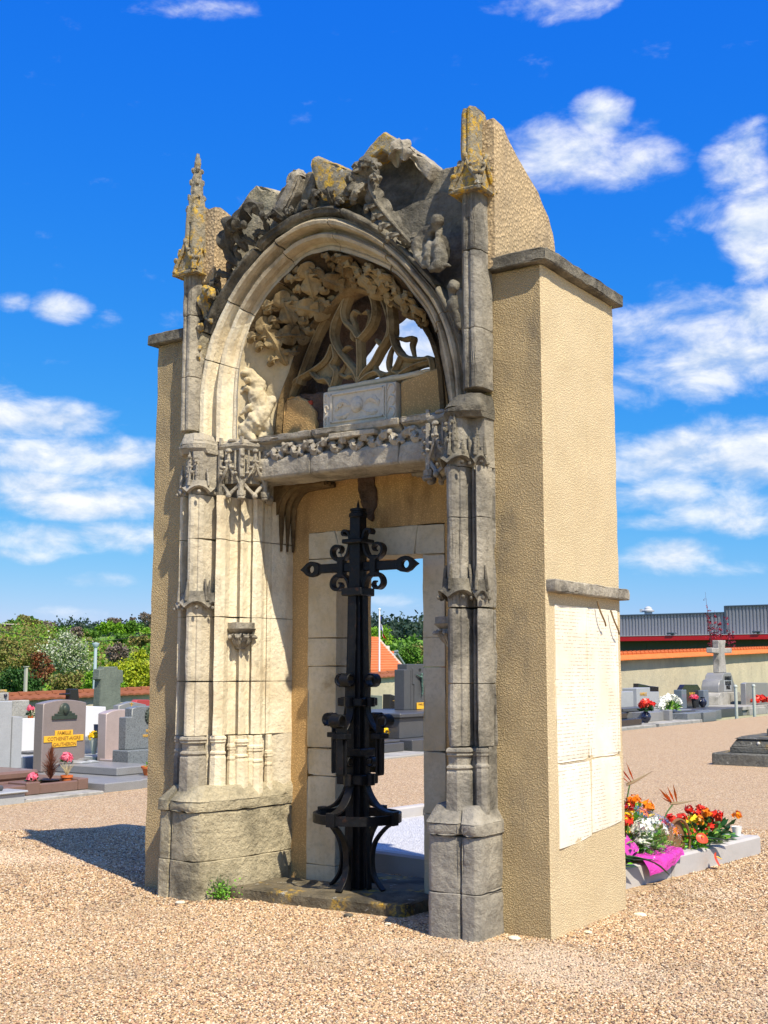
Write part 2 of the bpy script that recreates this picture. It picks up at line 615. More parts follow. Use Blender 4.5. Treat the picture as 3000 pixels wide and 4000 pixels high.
def acanthus(mb, pts, face, width, lobes=4, thick=.012, ruffle=.35, cup=.5, n=36, m=8, taper=True, deep=.58):
    """carved lobed leaf: midrib along pts, its face towards `face`"""
    P = spline(pts, n)
    face = V(face).normalized()
    rows = []
    for i, p in enumerate(P):
        t = (P[min(i + 1, n)] - P[max(i - 1, 0)]).normalized()
        side = t.cross(face).normalized()
        fn = side.cross(t).normalized()
        u = i / n
        lob = 1 - deep + deep * abs(sin(pi * lobes * u)) ** .55
        env = (min(1, .35 + 1.6 * u) * (1 - max(0, (u - .55) / .45) ** 2 * .65)) if taper else 1
        w = width * lob * env
        row = []
        for j in range(m + 1):
            s_ = j / m * 2 - 1
            h = -cup * w * s_ * s_ * .6 + ruffle * w * .35 * abs(s_) * sin(2 * pi * lobes * u + s_) + (.22 * w if abs(s_) < .01 else 0)
            row.append((p + side * (s_ * w) + fn * h, fn))
        rows.append(row)
    vs_ = [q_[0] for r_ in rows for q_ in r_]
    k = len(vs_)
    vs_ += [q_[0] - q_[1] * thick for r_ in rows for q_ in r_]
    fs = []
    M_ = m + 1
    for i in range(n):
        for j in range(m):
            a, b, c_, d = i * M_ + j, i * M_ + j + 1, (i + 1) * M_ + j + 1, (i + 1) * M_ + j
            fs += [(a, b, c_, d), (a + k, d + k, c_ + k, b + k)]
    for i in range(n):
        for j in (0, m):
            a, d = i * M_ + j, (i + 1) * M_ + j
            fs.append((a, d, d + k, a + k) if j == 0 else (d, a, a + k, d + k))
    for i in (0, n):
        for j in range(m):
            a, b = i * M_ + j, i * M_ + j + 1
            fs.append((b, a, a + k, b + k) if i == 0 else (a, b, b + k, a + k))
    return mb.add(vs_, fs)


def text_mesh(name, body, size, mat, parent, loc, rot, ext=.004, align='CENTER', bold=0.0):
    cu = bpy.data.curves.new('lettering', 'FONT')
    cu.body = body
    cu.size = size
    cu.extrude = ext
    cu.offset = bold
    cu.align_x = align
    cu.align_y = 'CENTER'
    cu.resolution_u = 2
    tmp = bpy.data.objects.new('tmp', cu)
    COL.objects.link(tmp)
    bpy.context.view_layer.update()
    dg = bpy.context.evaluated_depsgraph_get()
    me = bpy.data.meshes.new_from_object(tmp.evaluated_get(dg))
    bpy.data.objects.remove(tmp)
    M = Matrix.Translation(V(loc)) @ rot
    me.transform(M)
    me.name = name
    me.materials.clear()
    return link(name, me, mat, parent, 0)


# lettering that faces +X: text runs along +Y, upright along Z
FACE_X = Matrix(((0, 0, 1, 0), (1, 0, 0, 0), (0, 1, 0, 0), (0, 0, 0, 1)))


def blobs(name, parts, mat, parent, voxel=.012, smooth_it=2):
    """one continuous carved body from overlapping rounded masses: ('b', centre, radii) or ('c', p0, p1, r0, r1)"""
    mb = MB()
    for p in parts:
        if p[0] == 'b':
            mb.ball(p[1], p[2], 12, 8)
        else:
            a, b = V(p[1]), V(p[2])
            mb.tube([a.lerp(b, i / 5) for i in range(6)], [p[3] + (p[4] - p[3]) * i / 5 for i in range(6)], 10)
            mb.ball(a, p[3], 10, 6)
            mb.ball(b, p[4], 10, 6)
    bm = bmesh.new()
    bv = [bm.verts.new(p) for p in mb.v]
    for f in mb.f:
        bm.faces.new([bv[i] for i in f])
    bmesh.ops.recalc_face_normals(bm, faces=bm.faces)
    me = bpy.data.meshes.new(name)
    bm.to_mesh(me)
    bm.free()
    o = link(name, me, mat, parent, 0)
    r = o.modifiers.new('remesh', 'REMESH')
    r.mode = 'VOXEL'
    r.voxel_size = voxel
    r.use_smooth_shade = True
    sm = o.modifiers.new('smooth', 'SMOOTH')
    sm.iterations = smooth_it
    sm.factor = .5
    dm = o.modifiers.new('wear', 'DISPLACE')
    tx = bpy.data.textures.get('wear') or bpy.data.textures.new('wear', 'CLOUDS')
    tx.noise_scale = .035
    dm.texture = tx
    dm.strength = .022
    dm.mid_level = .5
    return o

# ================================================================== ground
q = NT('pea_gravel')
vc = q.vor(95, 'Color')
sepc = q.n('ShaderNodeSeparateColor')
q.l(vc, sepc.inputs[0])
GRAV = [(0, (.07, .052, .045)), (.13, (.25, .16, .105)), (.30, (.52, .355, .19)), (.52, (.62, .44, .225)), (.68, (.46, .245, .145)), (.80, (.70, .535, .325)), (1, (.86, .76, .58))]
c = q.ramp(sepc.outputs[0], GRAV)
c = q.mix(q.math('MULTIPLY', q.rng(q.vor(95), .40, .75), .30), c, (.22, .15, .10))
c = q.mix(q.math('MULTIPLY', q.rng(q.noise(.55, 5, .6), .45, .72), .22), c, (.40, .30, .19))
c = q.mix(q.math('MULTIPLY', q.rng(q.noise(2.2, 6, .7), .66, .72), .35), c, (.20, .24, .08))
YARD = q.done(c, .9, q.bump(q.rng(q.vor(95), .0, .7, 1, 0), .006))

mb = MB()
NX, NY = 60, 70
xs = [-9.55 + 34.0 * (i / NX) for i in range(NX + 1)]
ys = [-26 + 92.0 * (j / NY) for j in range(NY + 1)]
mb.add([(x, y, .012 * mnoise.noise((x * .35, y * .35, 3.3)) - .004) for y in ys for x in xs],
       [(j * (NX + 1) + i, j * (NX + 1) + i + 1, (j + 1) * (NX + 1) + i + 1, (j + 1) * (NX + 1) + i) for j in range(NY) for i in range(NX)])
tag(mb.build('gravel_yard', YARD, smooth=60), kind='structure')

# loose stones lying on the yard: too many to count
q = NT('gravel_stone')
oi = q.n('ShaderNodeObjectInfo')
c = q.ramp(oi.outputs['Random'], GRAV)
c = q.mix(q.math('MULTIPLY', q.noise(60, 4), .3), c, (.25, .18, .13))
c = q.mix(q.math('MULTIPLY', q.rng(q.noise(.8, 4, .6), .44, .66), .45), c, (.30, .235, .165))
c = q.mix(q.math('MULTIPLY', q.rng(q.noise(.45, 3, .5, q.vec((1, 1.6, 1))), .52, .70), .35), c, (.80, .66, .50))
GSTONE = q.done(c, .8)
peb = []
for k in range(4):
    bm = bmesh.new()
    bmesh.ops.create_icosphere(bm, subdivisions=1, radius=1)
    rr = random.Random(k)
    sc_ = (rr.uniform(.9, 1.3), rr.uniform(.7, 1.0), rr.uniform(.5, .75))
    for v in bm.verts:
        v.co *= rr.uniform(.8, 1.12)
        v.co = V((v.co.x * sc_[0], v.co.y * sc_[1], v.co.z * sc_[2]))
    me = bpy.data.meshes.new('pebble')
    bm.to_mesh(me)
    bm.free()
    me.materials.append(GSTONE)
    me.polygons.foreach_set('use_smooth', [True] * len(me.polygons))
    peb.append(me)


def scatter(name, mesh_faces, meshes, density, s0, s1, seed, label, cat):
    """real stones strewn over a patch by geometry nodes"""
    me = bpy.data.meshes.new(name)
    me.from_pydata(mesh_faces[0], [], mesh_faces[1])
    o = bpy.data.objects.new(name, me)
    COL.objects.link(o)
    tag(o, label, cat, kind='stuff')
    src = bpy.data.collections.new(name + '_shapes')
    for m_ in meshes:
        po = bpy.data.objects.new('pebble_shape', m_)
        src.objects.link(po)
    ng = bpy.data.node_groups.new(name, 'GeometryNodeTree')
    ng.interface.new_socket('Geometry', in_out='INPUT', socket_type='NodeSocketGeometry')
    ng.interface.new_socket('Geometry', in_out='OUTPUT', socket_type='NodeSocketGeometry')
    N = ng.nodes.new
    gi, go = N('NodeGroupInput'), N('NodeGroupOutput')
    dp = N('GeometryNodeDistributePointsOnFaces')
    dp.inputs['Density'].default_value = density
    dp.inputs['Seed'].default_value = seed
    ci = N('GeometryNodeCollectionInfo')
    ci.inputs['Collection'].default_value = src
    ci.inputs['Separate Children'].default_value = True
    ci.inputs['Reset Children'].default_value = True
    ip = N('GeometryNodeInstanceOnPoints')
    ip.inputs['Pick Instance'].default_value = True
    rv = N('FunctionNodeRandomValue')
    rv.data_type = 'FLOAT_VECTOR'
    rv.inputs['Min'].default_value = (-.5, -.5, 0)
    rv.inputs['Max'].default_value = (.5, .5, 6.28)
    rs = N('FunctionNodeRandomValue')
    rs.data_type = 'FLOAT'
    rs.inputs[2].default_value = s0
    rs.inputs[3].default_value = s1
    L = ng.links.new
    L(gi.outputs[0], dp.inputs[0])
    L(dp.outputs['Points'], ip.inputs['Points'])
    L(ci.outputs[0], ip.inputs['Instance'])
    L(rv.outputs['Value'], ip.inputs['Rotation'])
    L(rs.outputs[1], ip.inputs['Scale'])
    L(ip.outputs[0], go.inputs[0])
    md = o.modifiers.new('strewn', 'NODES')
    md.node_group = ng
    return o


def wedge(r0, r1, a0, a1, nr, na, avoid):
    vs_, fs = [], []
    for i in range(nr + 1):
        r = r0 + (r1 - r0) * i / nr
        for j in range(na + 1):
            a = radians(34.07 + a0 + (a1 - a0) * j / na)
            x, y = 3.337 - sin(a) * r, -6.733 + cos(a) * r
            vs_.append((x, y, .012 * mnoise.noise((x * .35, y * .35, 3.3)) + .001))
    for i in range(nr):
        for j in range(na):
            q_ = (i * (na + 1) + j, i * (na + 1) + j + 1, (i + 1) * (na + 1) + j + 1, (i + 1) * (na + 1) + j)
            cx_ = sum(vs_[k][0] for k in q_) / 4
            cy_ = sum(vs_[k][1] for k in q_) / 4
            if not avoid(cx_, cy_):
                fs.append(q_)
    return vs_, fs


inside = lambda x, y: (-3.3 < x < -.05 and .05 < y < 1.1) or (-3.9 < x < -.15 and 1.4 < y < 4.35) or (-2.5 < x < -.9 and -.05 < y < .6)
scatter('gravel_stones', wedge(4.9, 8.6, -24, 24, 40, 50, inside), peb, 8500, .0048, .0098, 1, 'small pinkish gravel stones strewn over the yard in front', 'gravel')
scatter('gravel_stones', wedge(8.6, 13.0, -23, 23, 40, 60, inside), peb, 3600, .0065, .0115, 2, 'pinkish gravel stones further off around the portal', 'gravel')

# ================================================================== the portal
PT = thing('church_portal', 'ruined carved stone church doorway set in an ochre roughcast wall', 'portal', (-1.6, 0, 0))
SX = -3.315          # mirror axis of the stonework: x -> SX - x


def two_sided(o, side_mat, axis=0, thr=.6):
    o.data.materials.append(side_mat)
    for p in o.data.polygons:
        if abs(p.normal[axis]) > thr:
            p.material_index = 1


# --- roughcast masses
o = MB().prism([(-.50, 0), (0, 0), (0, 1.13), (-.88, 1.13), (-.88, .70), (-.50, .70)], -.15, 4.19).build('wall_pier', RENDERF, PT, bev=.012, dens=.07, amp=.008, nscale=4, smooth=30)
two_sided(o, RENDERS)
o = MB().prism([(-3.305, -.10), (-2.945, -.10), (-2.945, .05), (-2.85, .05), (-2.85, .70), (-2.455, .70), (-2.455, 1.13), (-3.305, 1.13)], -.15, 4.13).build('wall_pier', RENDERF, PT, bev=.012, dens=.07, amp=.010, nscale=4, smooth=30)
# wall with the doorway under the carved lintel
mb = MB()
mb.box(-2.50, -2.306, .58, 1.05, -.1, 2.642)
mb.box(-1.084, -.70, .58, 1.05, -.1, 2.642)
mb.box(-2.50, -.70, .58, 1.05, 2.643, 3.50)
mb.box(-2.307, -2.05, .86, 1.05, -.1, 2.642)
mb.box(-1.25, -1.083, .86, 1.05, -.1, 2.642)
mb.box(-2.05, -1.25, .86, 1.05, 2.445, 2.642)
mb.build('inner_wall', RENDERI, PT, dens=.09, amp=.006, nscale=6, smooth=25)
# patch of broken render above the door
mb = MB().slab_xz([(-1.84, 3.10), (-1.76, 3.06), (-1.70, 3.08), (-1.67, 2.86), (-1.71, 2.70), (-1.78, 2.74), (-1.82, 2.88)], .562, .60)
mb.build('exposed_rubble', RUBBLE, PT, dens=.03, amp=.02, nscale=16)

# --- coping slabs on the shoulders
MB().add(*(lambda q_: (q_.v, q_.f))(MB().box(-.43, .062, -.062, 1.19, 4.185, 4.275))).build('coping_slab', LIMED, PT, bev=.008, dens=.05, amp=.006, nscale=9, chip=.012)
MB().box(-3.36, -2.98, -.155, 1.19, 4.125, 4.21).build('coping_slab', LIMED, PT, bev=.008, dens=.05, amp=.006, nscale=9, chip=.012)

# --- side walls that climb behind the pinnacles
RENDERW = roughcast('roughcast_wing', (.60, .45, .26), (.50, .38, .23), (.25, .20, .14), .42, .010, 46)
wy = [(-.30, 4.20), (-.30, 5.20), (-.21, 5.215), (-.08, 5.225), (.07, 5.212), (.16, 5.136), (.36, 5.033), (.586, 4.921), (.726, 4.797), (.80, 4.69), (.83, 4.58), (.84, 4.27)]
MB().slab_yz([(max(y, -.06), z) for y, z in wy[1:]] + [(.84, 4.2), (-.06, 4.2)], -.55, -.30).build('wing_wall', RENDERW, PT, dens=.05, amp=.008, nscale=5, smooth=30)
wl_ = [(-.10, 5.135), (-.04, 5.147), (.089, 5.122), (.164, 5.089), (.30, 5.0), (.46, 4.88), (.60, 4.75), (.72, 4.60), (.80, 4.45), (.83, 4.1), (.06, 4.1), (.02, 4.45), (-.10, 4.55)]
MB().slab_yz(wl_, -2.95, -2.72).build('wing_wall', RENDERW, PT, dens=.05, amp=.008, nscale=5, smooth=30)

# --- jamb and buttress shafts, course by course
JAMB = [(-2.96, .05), (-2.96, .0), (-2.94, -.008), (-2.94, -.03), (-2.96, -.04), (-2.96, -.12), (-2.95, -.165), (-2.93, -.19), (-2.915, -.175), (-2.908, -.10), (-2.888, -.08), (-2.884, -.135), (-2.876, -.145), (-2.868, -.135), (-2.864, -.08),
        (-2.846, -.10), (-2.845, -.175), (-2.826, -.205), (-2.812, -.205), (-2.803, -.235), (-2.785, -.25), (-2.764, -.25), (-2.745, -.235), (-2.736, -.205), (-2.722, -.205), (-2.706, -.175), (-2.70, -.09),
        (-2.698, -.045), (-2.681, -.017), (-2.664, -.072), (-2.627, -.124), (-2.603, -.102), (-2.596, -.052), (-2.62, .024), (-2.617, .077), (-2.594, .138), (-2.579, .096), (-2.561, .076), (-2.552, .097), (-2.563, .163),
        (-2.552, .235), (-2.545, .199), (-2.525, .175), (-2.504, .196), (-2.50, .252), (-2.515, .301), (-2.511, .333), (-2.50, .319), (-2.496, .346), (-2.498, .369), (-2.461, .491), (-2.461, .69), (-2.96, .69)]


def both(make, name, mats, **k):
    """the left piece and its mirror image on the right"""
    for side in (0, 1):
        mb = make()
        if side:
            mb.mirror(SX)
            # the right reveal is tighter than the left one
            kk = {'jamb_stone': .42, 'jamb_core': .42, 'shaft_base': .42, 'plinth_stone': .72, 'plinth_weathering': .72}.get(name)
            if kk:
                mb.v = [(x if x > -.575 else -.575 + (x + .575) * kk, y, z) for x, y, z in mb.v]
        mb.build(name, mats[side], PT, seed=side * 3.7, **k)


BUT = JAMB[:27] + [(-2.70, .12), (-2.96, .12)]
JIN = [(-2.70, .12)] + JAMB[27:-2] + [(-2.461, .69), (-2.70, .69)]
zs = [1.125, 1.515, 1.985, 2.557, 2.885]
for a, b in zip(zs, zs[1:]):
    both(lambda: MB().prism(JIN, a + .0025, b - .0025), 'jamb_stone', (LIME, LIMER), dens=.11, amp=.003, nscale=7, smooth=18, chip=.004)
    both(lambda: MB().prism(BUT, a + .0025, b - .0025), 'buttress_stone', (LIMEB, LIMER), dens=.10, amp=.0035, nscale=7, smooth=18, chip=.006)
CORE = [(-2.95, .05), (-2.95, -.10), (-2.70, -.10), (-2.679, .013), (-2.523, .368), (-2.462, .498), (-2.462, .69), (-2.95, .69)]
both(lambda: MB().prism(CORE, .55, 1.13), 'jamb_core', (LIMEB, LIMER), dens=.1, amp=.004)
# canopy course behind the carving
CORE2 = [(-2.96, .05), (-2.955, -.12), (-2.86, -.12), (-2.835, -.20), (-2.765, -.235), (-2.71, -.19), (-2.701, -.068), (-2.632, .103), (-2.527, .382), (-2.462, .498), (-2.462, .69), (-2.96, .69)]
both(lambda: MB().prism(CORE2, 2.8875, 3.30), 'jamb_stone', (LIMEG, LIMER), dens=.09, amp=.004, chip=.005)


def octagon(cx, cy, r, rot=pi / 8):
    return [(cx + r * cos(rot + i * pi / 4), cy + r * sin(rot + i * pi / 4)) for i in range(8)]


SHAFTS = [(-2.925, -.145, .035, 1.10, 1.01), (-2.868, -.13, .018, 1.02, .90), (-2.775, -.165, .082, 1.10, 1.00), (-2.688, -.057, .03, 1.03, .91), (-2.632, -.058, .05, 1.105, 1.00),
          (-2.604, .058, .028, 1.045, .955), (-2.572, .119, .050, 1.075, .97), (-2.544, .199, .026, 1.03, .935), (-2.525, .244, .044, 1.03, .93), (-2.499, .357, .026, .985, .90)]
for cx_, cy_, r_, za, zb in SHAFTS:
    def base():
        mb = MB()
        prof = [(1.0, 1.12), (1.0, za + .022), (1.22, za + .014), (1.3, za), (1.18, za - .012), (1.22, za - .022), (1.04, za - .03), (1.0, zb + .02), (1.2, zb + .01), (1.24, zb), (1.1, zb - .012), (1.22, zb - .03), (1.3, .64)]
        for (k0, z0), (k1, z1) in zip(prof[1:], prof):
            mb.prism(octagon(cx_, cy_, r_ * k0), z0, z1, octagon(cx_, cy_, r_ * k1))
        return mb
    both(base, 'shaft_base', (LIMEG if cx_ < -2.64 else LIME, LIMER), amp=.002, nscale=30, smooth=20)

# --- plinth
PL = [(-2.985, .05), (-2.985, -.27), (-2.955, -.305), (-2.868, -.305), (-2.855, -.275), (-2.842, -.305), (-2.70, -.325), (-2.62, -.32), (-2.575, -.29), (-2.487, .072), (-2.448, .44), (-2.448, .69), (-2.985, .69)]


def grow(poly, k, ref=(-2.70, .12)):
    return [(ref[0] + (x - ref[0]) * k, ref[1] + (y - ref[1]) * k) if y < .6 else (x, y) for x, y in poly]


for a, b, k, mt in ((-.06, .262, 1.0, 0), (.266, .60, .985, 0), (.604, .675, 1.03, 0)):
    both(lambda: MB().prism(grow(PL, k), a, b), 'plinth_stone', (LIMEP, LIMER), bev=.004, dens=.05, amp=.006, nscale=7, chip=.010, smooth=25)
both(lambda: MB().prism(grow(PL, 1.03), .676, .775, grow(PL, .80)), 'plinth_weathering', (LIMEP, LIMER), dens=.05, amp=.007, nscale=9)

# --- little gabled hoods on the shafts
def hood(cx_, cy_, r_, z0, z1):
    mb = MB()
    n = 24
    rows = [(1.02, z1, 0), (1.10, z1 - (z1 - z0) * .35, 0), (1.28, z0 + (z1 - z0) * .30, .012), (1.5, z0, .03), (1.25, z0 - .012, .03), (1.0, z0 + .02, .03)]
    vs_ = []
    for k_, z_, s_ in rows:
        for j in range(n):
            a = 2 * pi * j / n
            vs_.append((cx_ + r_ * k_ * cos(a), cy_ + r_ * k_ * sin(a), z_ + s_ * abs(sin(2 * a)) * 1.5))
    fs = [(i * n + j, i * n + (j + 1) % n, (i + 1) * n + (j + 1) % n, (i + 1) * n + j) for i in range(len(rows) - 1) for j in range(n)]
    mb.add(vs_, fs)
    for j in range(4):
        a = pi / 4 + j * pi / 2
        mb.ball((cx_ + r_ * 1.5 * cos(a), cy_ + r_ * 1.5 * sin(a), z0), .014, 8, 5)
    for j in range(4):
        a = j * pi / 2
        p0 = (cx_ + r_ * 1.02 * cos(a), cy_ + r_ * 1.02 * sin(a), z1 + .09)
        p1 = (cx_ + r_ * 1.25 * cos(a), cy_ + r_ * 1.25 * sin(a), z0 + .05)
        mb.tube([p0, V(p0).lerp(V(p1), .5), p1], [.006, .011, .012], 6)
    return mb


for cx_, cy_, r_, z0, z1 in ((-2.775, -.165, .084, 2.05, 2.17), (-2.925, -.145, .038, 2.045, 2.16), (-2.672, -.10, .034, 2.05, 2.16),
                             (-2.775, -.165, .084, 2.90, 2.99), (-2.925, -.145, .038, 2.90, 2.98)):
    both(lambda: hood(cx_, cy_, r_, z0, z1), 'ogee_hood', (LIMEG, LIMED), amp=.003, nscale=25, smooth=40)


def crocket_spire(x, y, z0, z1, r, n=5):
    mb = MB()
    mb.prism(octagon(x, y, r), z0, z0 + (z1 - z0) * .3)
    mb.prism(octagon(x, y, r * 1.2), z0 + (z1 - z0) * .3, z1, octagon(x, y, r * .25))
    for i in range(n):
        z_ = z0 + (z1 - z0) * (.36 + .55 * i / n)
        for j in range(4):
            a = pi / 4 + j * pi / 2
            rr = r * (1.45 - .9 * i / n)
            mb.ball((x + rr * .8 * cos(a), y + rr * .8 * sin(a), z_), (r * .30, r * .30, r * .3), 6, 4)
    mb.ball((x, y, z1), r * .45, 6, 4)
    return mb


for x_, y_, z0, z1, r_ in ((-2.80, -.235, 2.97, 3.22, .020), (-2.735, -.222, 2.97, 3.16, .015), (-2.93, -.175, 2.95, 3.12, .016), (-2.845, -.21, 2.93, 3.05, .013)):
    both(lambda: crocket_spire(x_, y_, z0, z1, r_, 4), 'carved_pinnacle', (LIMEG, LIMED), smooth=45)
for i, (x_, y_, z_) in enumerate([(-2.81 + .035 * k, -.245, 3.02 + .07 * k) for k in range(3)] + [(-2.76, -.25, 3.05), (-2.73, -.245, 3.13), (-2.79, -.25, 3.17)]):
    both(lambda: MB().ball((x_, y_, z_), (.012, .015, .014), 8, 5), 'carved_knob', (LIMEG, LIMED))

# --- buttress caps
CAP0 = [(-2.965, .1), (-2.965, -.19), (-2.87, -.25), (-2.755, -.25), (-2.69, -.19), (-2.69, .1)]
both(lambda: MB().prism(CAP0, 3.235, 3.268).prism([(-2.62 + (x + 2.62) * .99, y) for x, y in CAP0], 3.2681, 3.36, [(-2.945, .1), (-2.945, -.14), (-2.90, -.19), (-2.80, -.19), (-2.76, -.14), (-2.76, .1)]),
     'buttress_cap', (LIMEG, LIMED), dens=.05, amp=.004, nscale=10, chip=.01, smooth=20)
both(lambda: MB().prism([(x, y + .03) for x, y in CAP0], 3.20, 3.2345, CAP0), 'cap_moulding', (LIMEG, LIMED), dens=.05, amp=.003)

# --- pinnacle shafts
def shaft(x, y, r, z0, z1, k=1.0, mat=LIMEG, name='pinnacle_shaft'):
    P = [(x - r, y + .12), (x - r, y - r * .35), (x - r * .5, y - r), (x - r * .18, y - r), (x - r * .1, y - r * .82), (x + r * .1, y - r * .82), (x + r * .18, y - r), (x + r * .6, y - r), (x + r, y - r * .35), (x + r, y + .12)]
    Q = [(x + (a - x) * k, y + (b - y) * k if b < y else b) for a, b in P]
    return MB().prism(P, z0, z1, Q).build(name, mat, PT, bev=.004, dens=.05, amp=.005, nscale=9, chip=.008, seed=z0)


for z0, z1 in ((3.39, 3.80), (3.803, 4.28), (4.283, 4.72)):
    shaft(-2.91, -.125, .066, z0, z1)
for z0, z1 in ((3.39, 3.78), (3.783, 4.30), (4.303, 4.74)):
    shaft(-.425, -.125, .072, z0, z1, 1.0, LIMER)


def gablet(x, y, r, z0, z1, mat):
    """four crossed ogee gables with crockets round a shaft"""
    mb = MB()
    for j in range(4):
        a = -pi / 2 + j * pi / 2
        u = V((-sin(a), cos(a), 0))
        nrm = V((cos(a), sin(a), 0))
        c0 = V((x, y, 0)) + nrm * (r * 1.12)
        for s_ in (-1, 1):
            pts = [c0 + u * (s_ * r * 1.25) + V((0, 0, z0)), c0 + u * (s_ * r * .95) + V((0, 0, z0 + (z1 - z0) * .28)), c0 + u * (s_ * r * .42) + V((0, 0, z0 + (z1 - z0) * .58)), c0 + V((0, 0, z1))]
            mb.tube(spline(pts, 8), [.022, .02, .02, .019, .018, .016, .015, .013, .012], 6)
            p = c0 + u * (s_ * r * .95) + V((0, 0, z0 + (z1 - z0) * .42)) + nrm * .012
            mb.ball(p, (.020, .020, .018), 8, 5)
            p = c0 + u * (s_ * r * .50) + V((0, 0, z0 + (z1 - z0) * .72)) + nrm * .010
            mb.ball(p, (.013, .013, .012), 8, 5)
        mb.ball(c0 + V((0, 0, z1)), (.02, .02, .03), 8, 5)
        mb.tube([c0 + u * (r * 1.28) + nrm * .01 + V((0, 0, z0 - .01)), c0 - u * (r * 1.28) + nrm * .01 + V((0, 0, z0 - .01))], .015, 6)
    mb.box(x - r * 1.0, x + r * 1.0, y - r * 1.0, y + r, z0 - .02, z1 - .05)
    return mb.build('crocketed_gablet', mat, PT, amp=.006, nscale=22, smooth=45, dens=.05)


gablet(-2.91, -.125, .085, 4.62, 4.86, LIMEL)
gablet(-.425, -.125, .088, 4.71, 4.93, LIMEL)
shaft(-2.895, -.12, .082, 4.80, 5.16, .9, LIMEL)
shaft(-.445, -.12, .058, 4.85, 5.30, .96, LIMEL, 'broken_shaft')
# worn, lichened spire
mb = MB()
prof = [(.080, 5.02), (.078, 5.12), (.064, 5.15), (.062, 5.22), (.052, 5.26), (.048, 5.34), (.041, 5.37), (.035, 5.44), (.031, 5.47), (.022, 5.53), (.016, 5.565), (.012, 5.60)]
for (r0, z0), (r1, z1) in zip(prof, prof[1:]):
    mb.prism(octagon(-2.893, -.12, r0), z0, z1, octagon(-2.893, -.12, r1))
for z_, r_ in ((5.14, .068), (5.24, .056), (5.36, .043), (5.46, .032)):
    for j_ in range(4):
        a_ = pi / 4 + j_ * pi / 2
        mb.ball((-2.893 + r_ * cos(a_), -.12 + r_ * sin(a_), z_), (.018, .018, .026), 6, 4)
mb.build('crocketed_spire', LIMEL, PT, amp=.012, nscale=22, smooth=35, dens=.03)

# --- arch
O_ = [(-2.975, 3.30), (-2.98, 3.55), (-2.972, 3.81), (-2.83, 4.22), (-2.542, 4.572), (-2.287, 4.78), (-2.09, 4.865), (-1.856, 4.92), (-1.58, 4.89), (-1.276, 4.718), (-1.017, 4.495), (-.845, 4.308), (-.70, 4.126), (-.535, 3.80), (-.492, 3.567), (-.482, 3.43), (-.48, 3.30)]
I_ = [(-2.565, 3.30), (-2.565, 3.56), (-2.52, 4.005), (-2.32, 4.35), (-1.99, 4.585), (-1.80, 4.625), (-1.61, 4.592), (-1.18, 4.37), (-.977, 4.143), (-.83, 3.913), (-.77, 3.656), (-.722, 3.42), (-.71, 3.30)]
T_ = [(-2.384, 3.30), (-2.347, 3.607), (-2.255, 3.811), (-2.164, 4.014), (-2.04, 4.182), (-1.93, 4.26), (-1.78, 4.37), (-1.66, 4.415), (-1.536, 4.369), (-1.389, 4.30), (-1.232, 4.19), (-1.057, 4.048), (-.965, 3.912), (-.90, 3.70), (-.88, 3.50), (-.87, 3.30)]
NA = 72
XZ = lambda pts: [V((x, 0, z)) for x, z in pts]
Op, Ip, Tp = (resample(spline(XZ(P), 120) if i else [p for p in spline(XZ(P), 120)], NA) for i, P in enumerate((O_, I_, T_)))


def loft_arch(A, B, prof, i0, i1, s0, s1):
    """prof: (t, y) between path A and path B; stations i0..i1 of the paths with fractional trims"""
    def at(P, f):
        f = max(0, min(NA - 1e-6, f))
        k = int(f)
        return P[k].lerp(P[k + 1], f - k)
    n = max(2, int((i1 - i0) * 1.0))
    mb = MB()
    m = len(prof)
    vs_ = []
    for k in range(n + 1):
        f = i0 + s0 + (i1 - s1 - i0 - s0) * k / n
        a, b = at(A, f), at(B, f)
        for t, y in prof:
            p = a.lerp(b, t)
            vs_.append((p.x, y, p.z))
    fs = []
    for k in range(n):
        for j in range(m):
            fs.append((k * m + j, k * m + (j + 1) % m, (k + 1) * m + (j + 1) % m, (k + 1) * m + j))
    fs.append(tuple(range(m)))
    fs.append(tuple(n * m + j for j in range(m))[::-1])
    return mb.add(vs_, fs)


RING = [(.24, .12), (.24, -.062), (.28, -.055), (.30, -.085), (.36, -.10), (.44, -.095), (.48, -.07), (.49, -.015), (.53, .01), (.59, .015), (.605, -.035), (.66, -.055), (.74, -.045), (.79, -.012), (.80, .025), (.86, .04), (.90, .03), (1.0, .035), (1.0, .12)]
HOODP = [(0.0, .12), (0.0, -.09), (.05, -.115), (.12, -.118), (.165, -.10), (.20, -.072), (.245, -.068), (.245, .12)]
brk = [0, .155, .27, .41, .53, .665, .84, 1.0]
VO = stone('limestone_arch', (.54, .47, .34), (.42, .335, .21), (.13, .10, .062), .44, bump=.005, streak=.3)
for k, (a, b) in enumerate(zip(brk, brk[1:])):
    o = loft_arch(Op, Ip, RING, a * NA, b * NA, .07, .07).build('voussoir', LIME if k in (0, 1) else VO, PT, dens=.10, amp=.004, nscale=8, smooth=20, chip=.006, seed=k)
    o.location = o.location + V((0, random.uniform(-.008, .008), random.uniform(-.004, .004)))
for a, b in ((0, .20), (.2, .37), (.372, .56), (.562, .80), (.803, 1)):
    loft_arch(Op, Ip, HOODP, a * NA, b * NA, .03, .03).build('hood_mould', LIMEP if a < .2 else LIMED, PT, bev=.003, dens=.07, amp=.007, nscale=9, chip=.014, smooth=30, seed=a * 9)
# backing of the arch rings
loft_arch(Op, Ip, [(.02, .05), (.98, .05), (.98, .45), (.02, .45)], 0, NA, 0, 0).build('arch_backing', RUBBLE, PT)
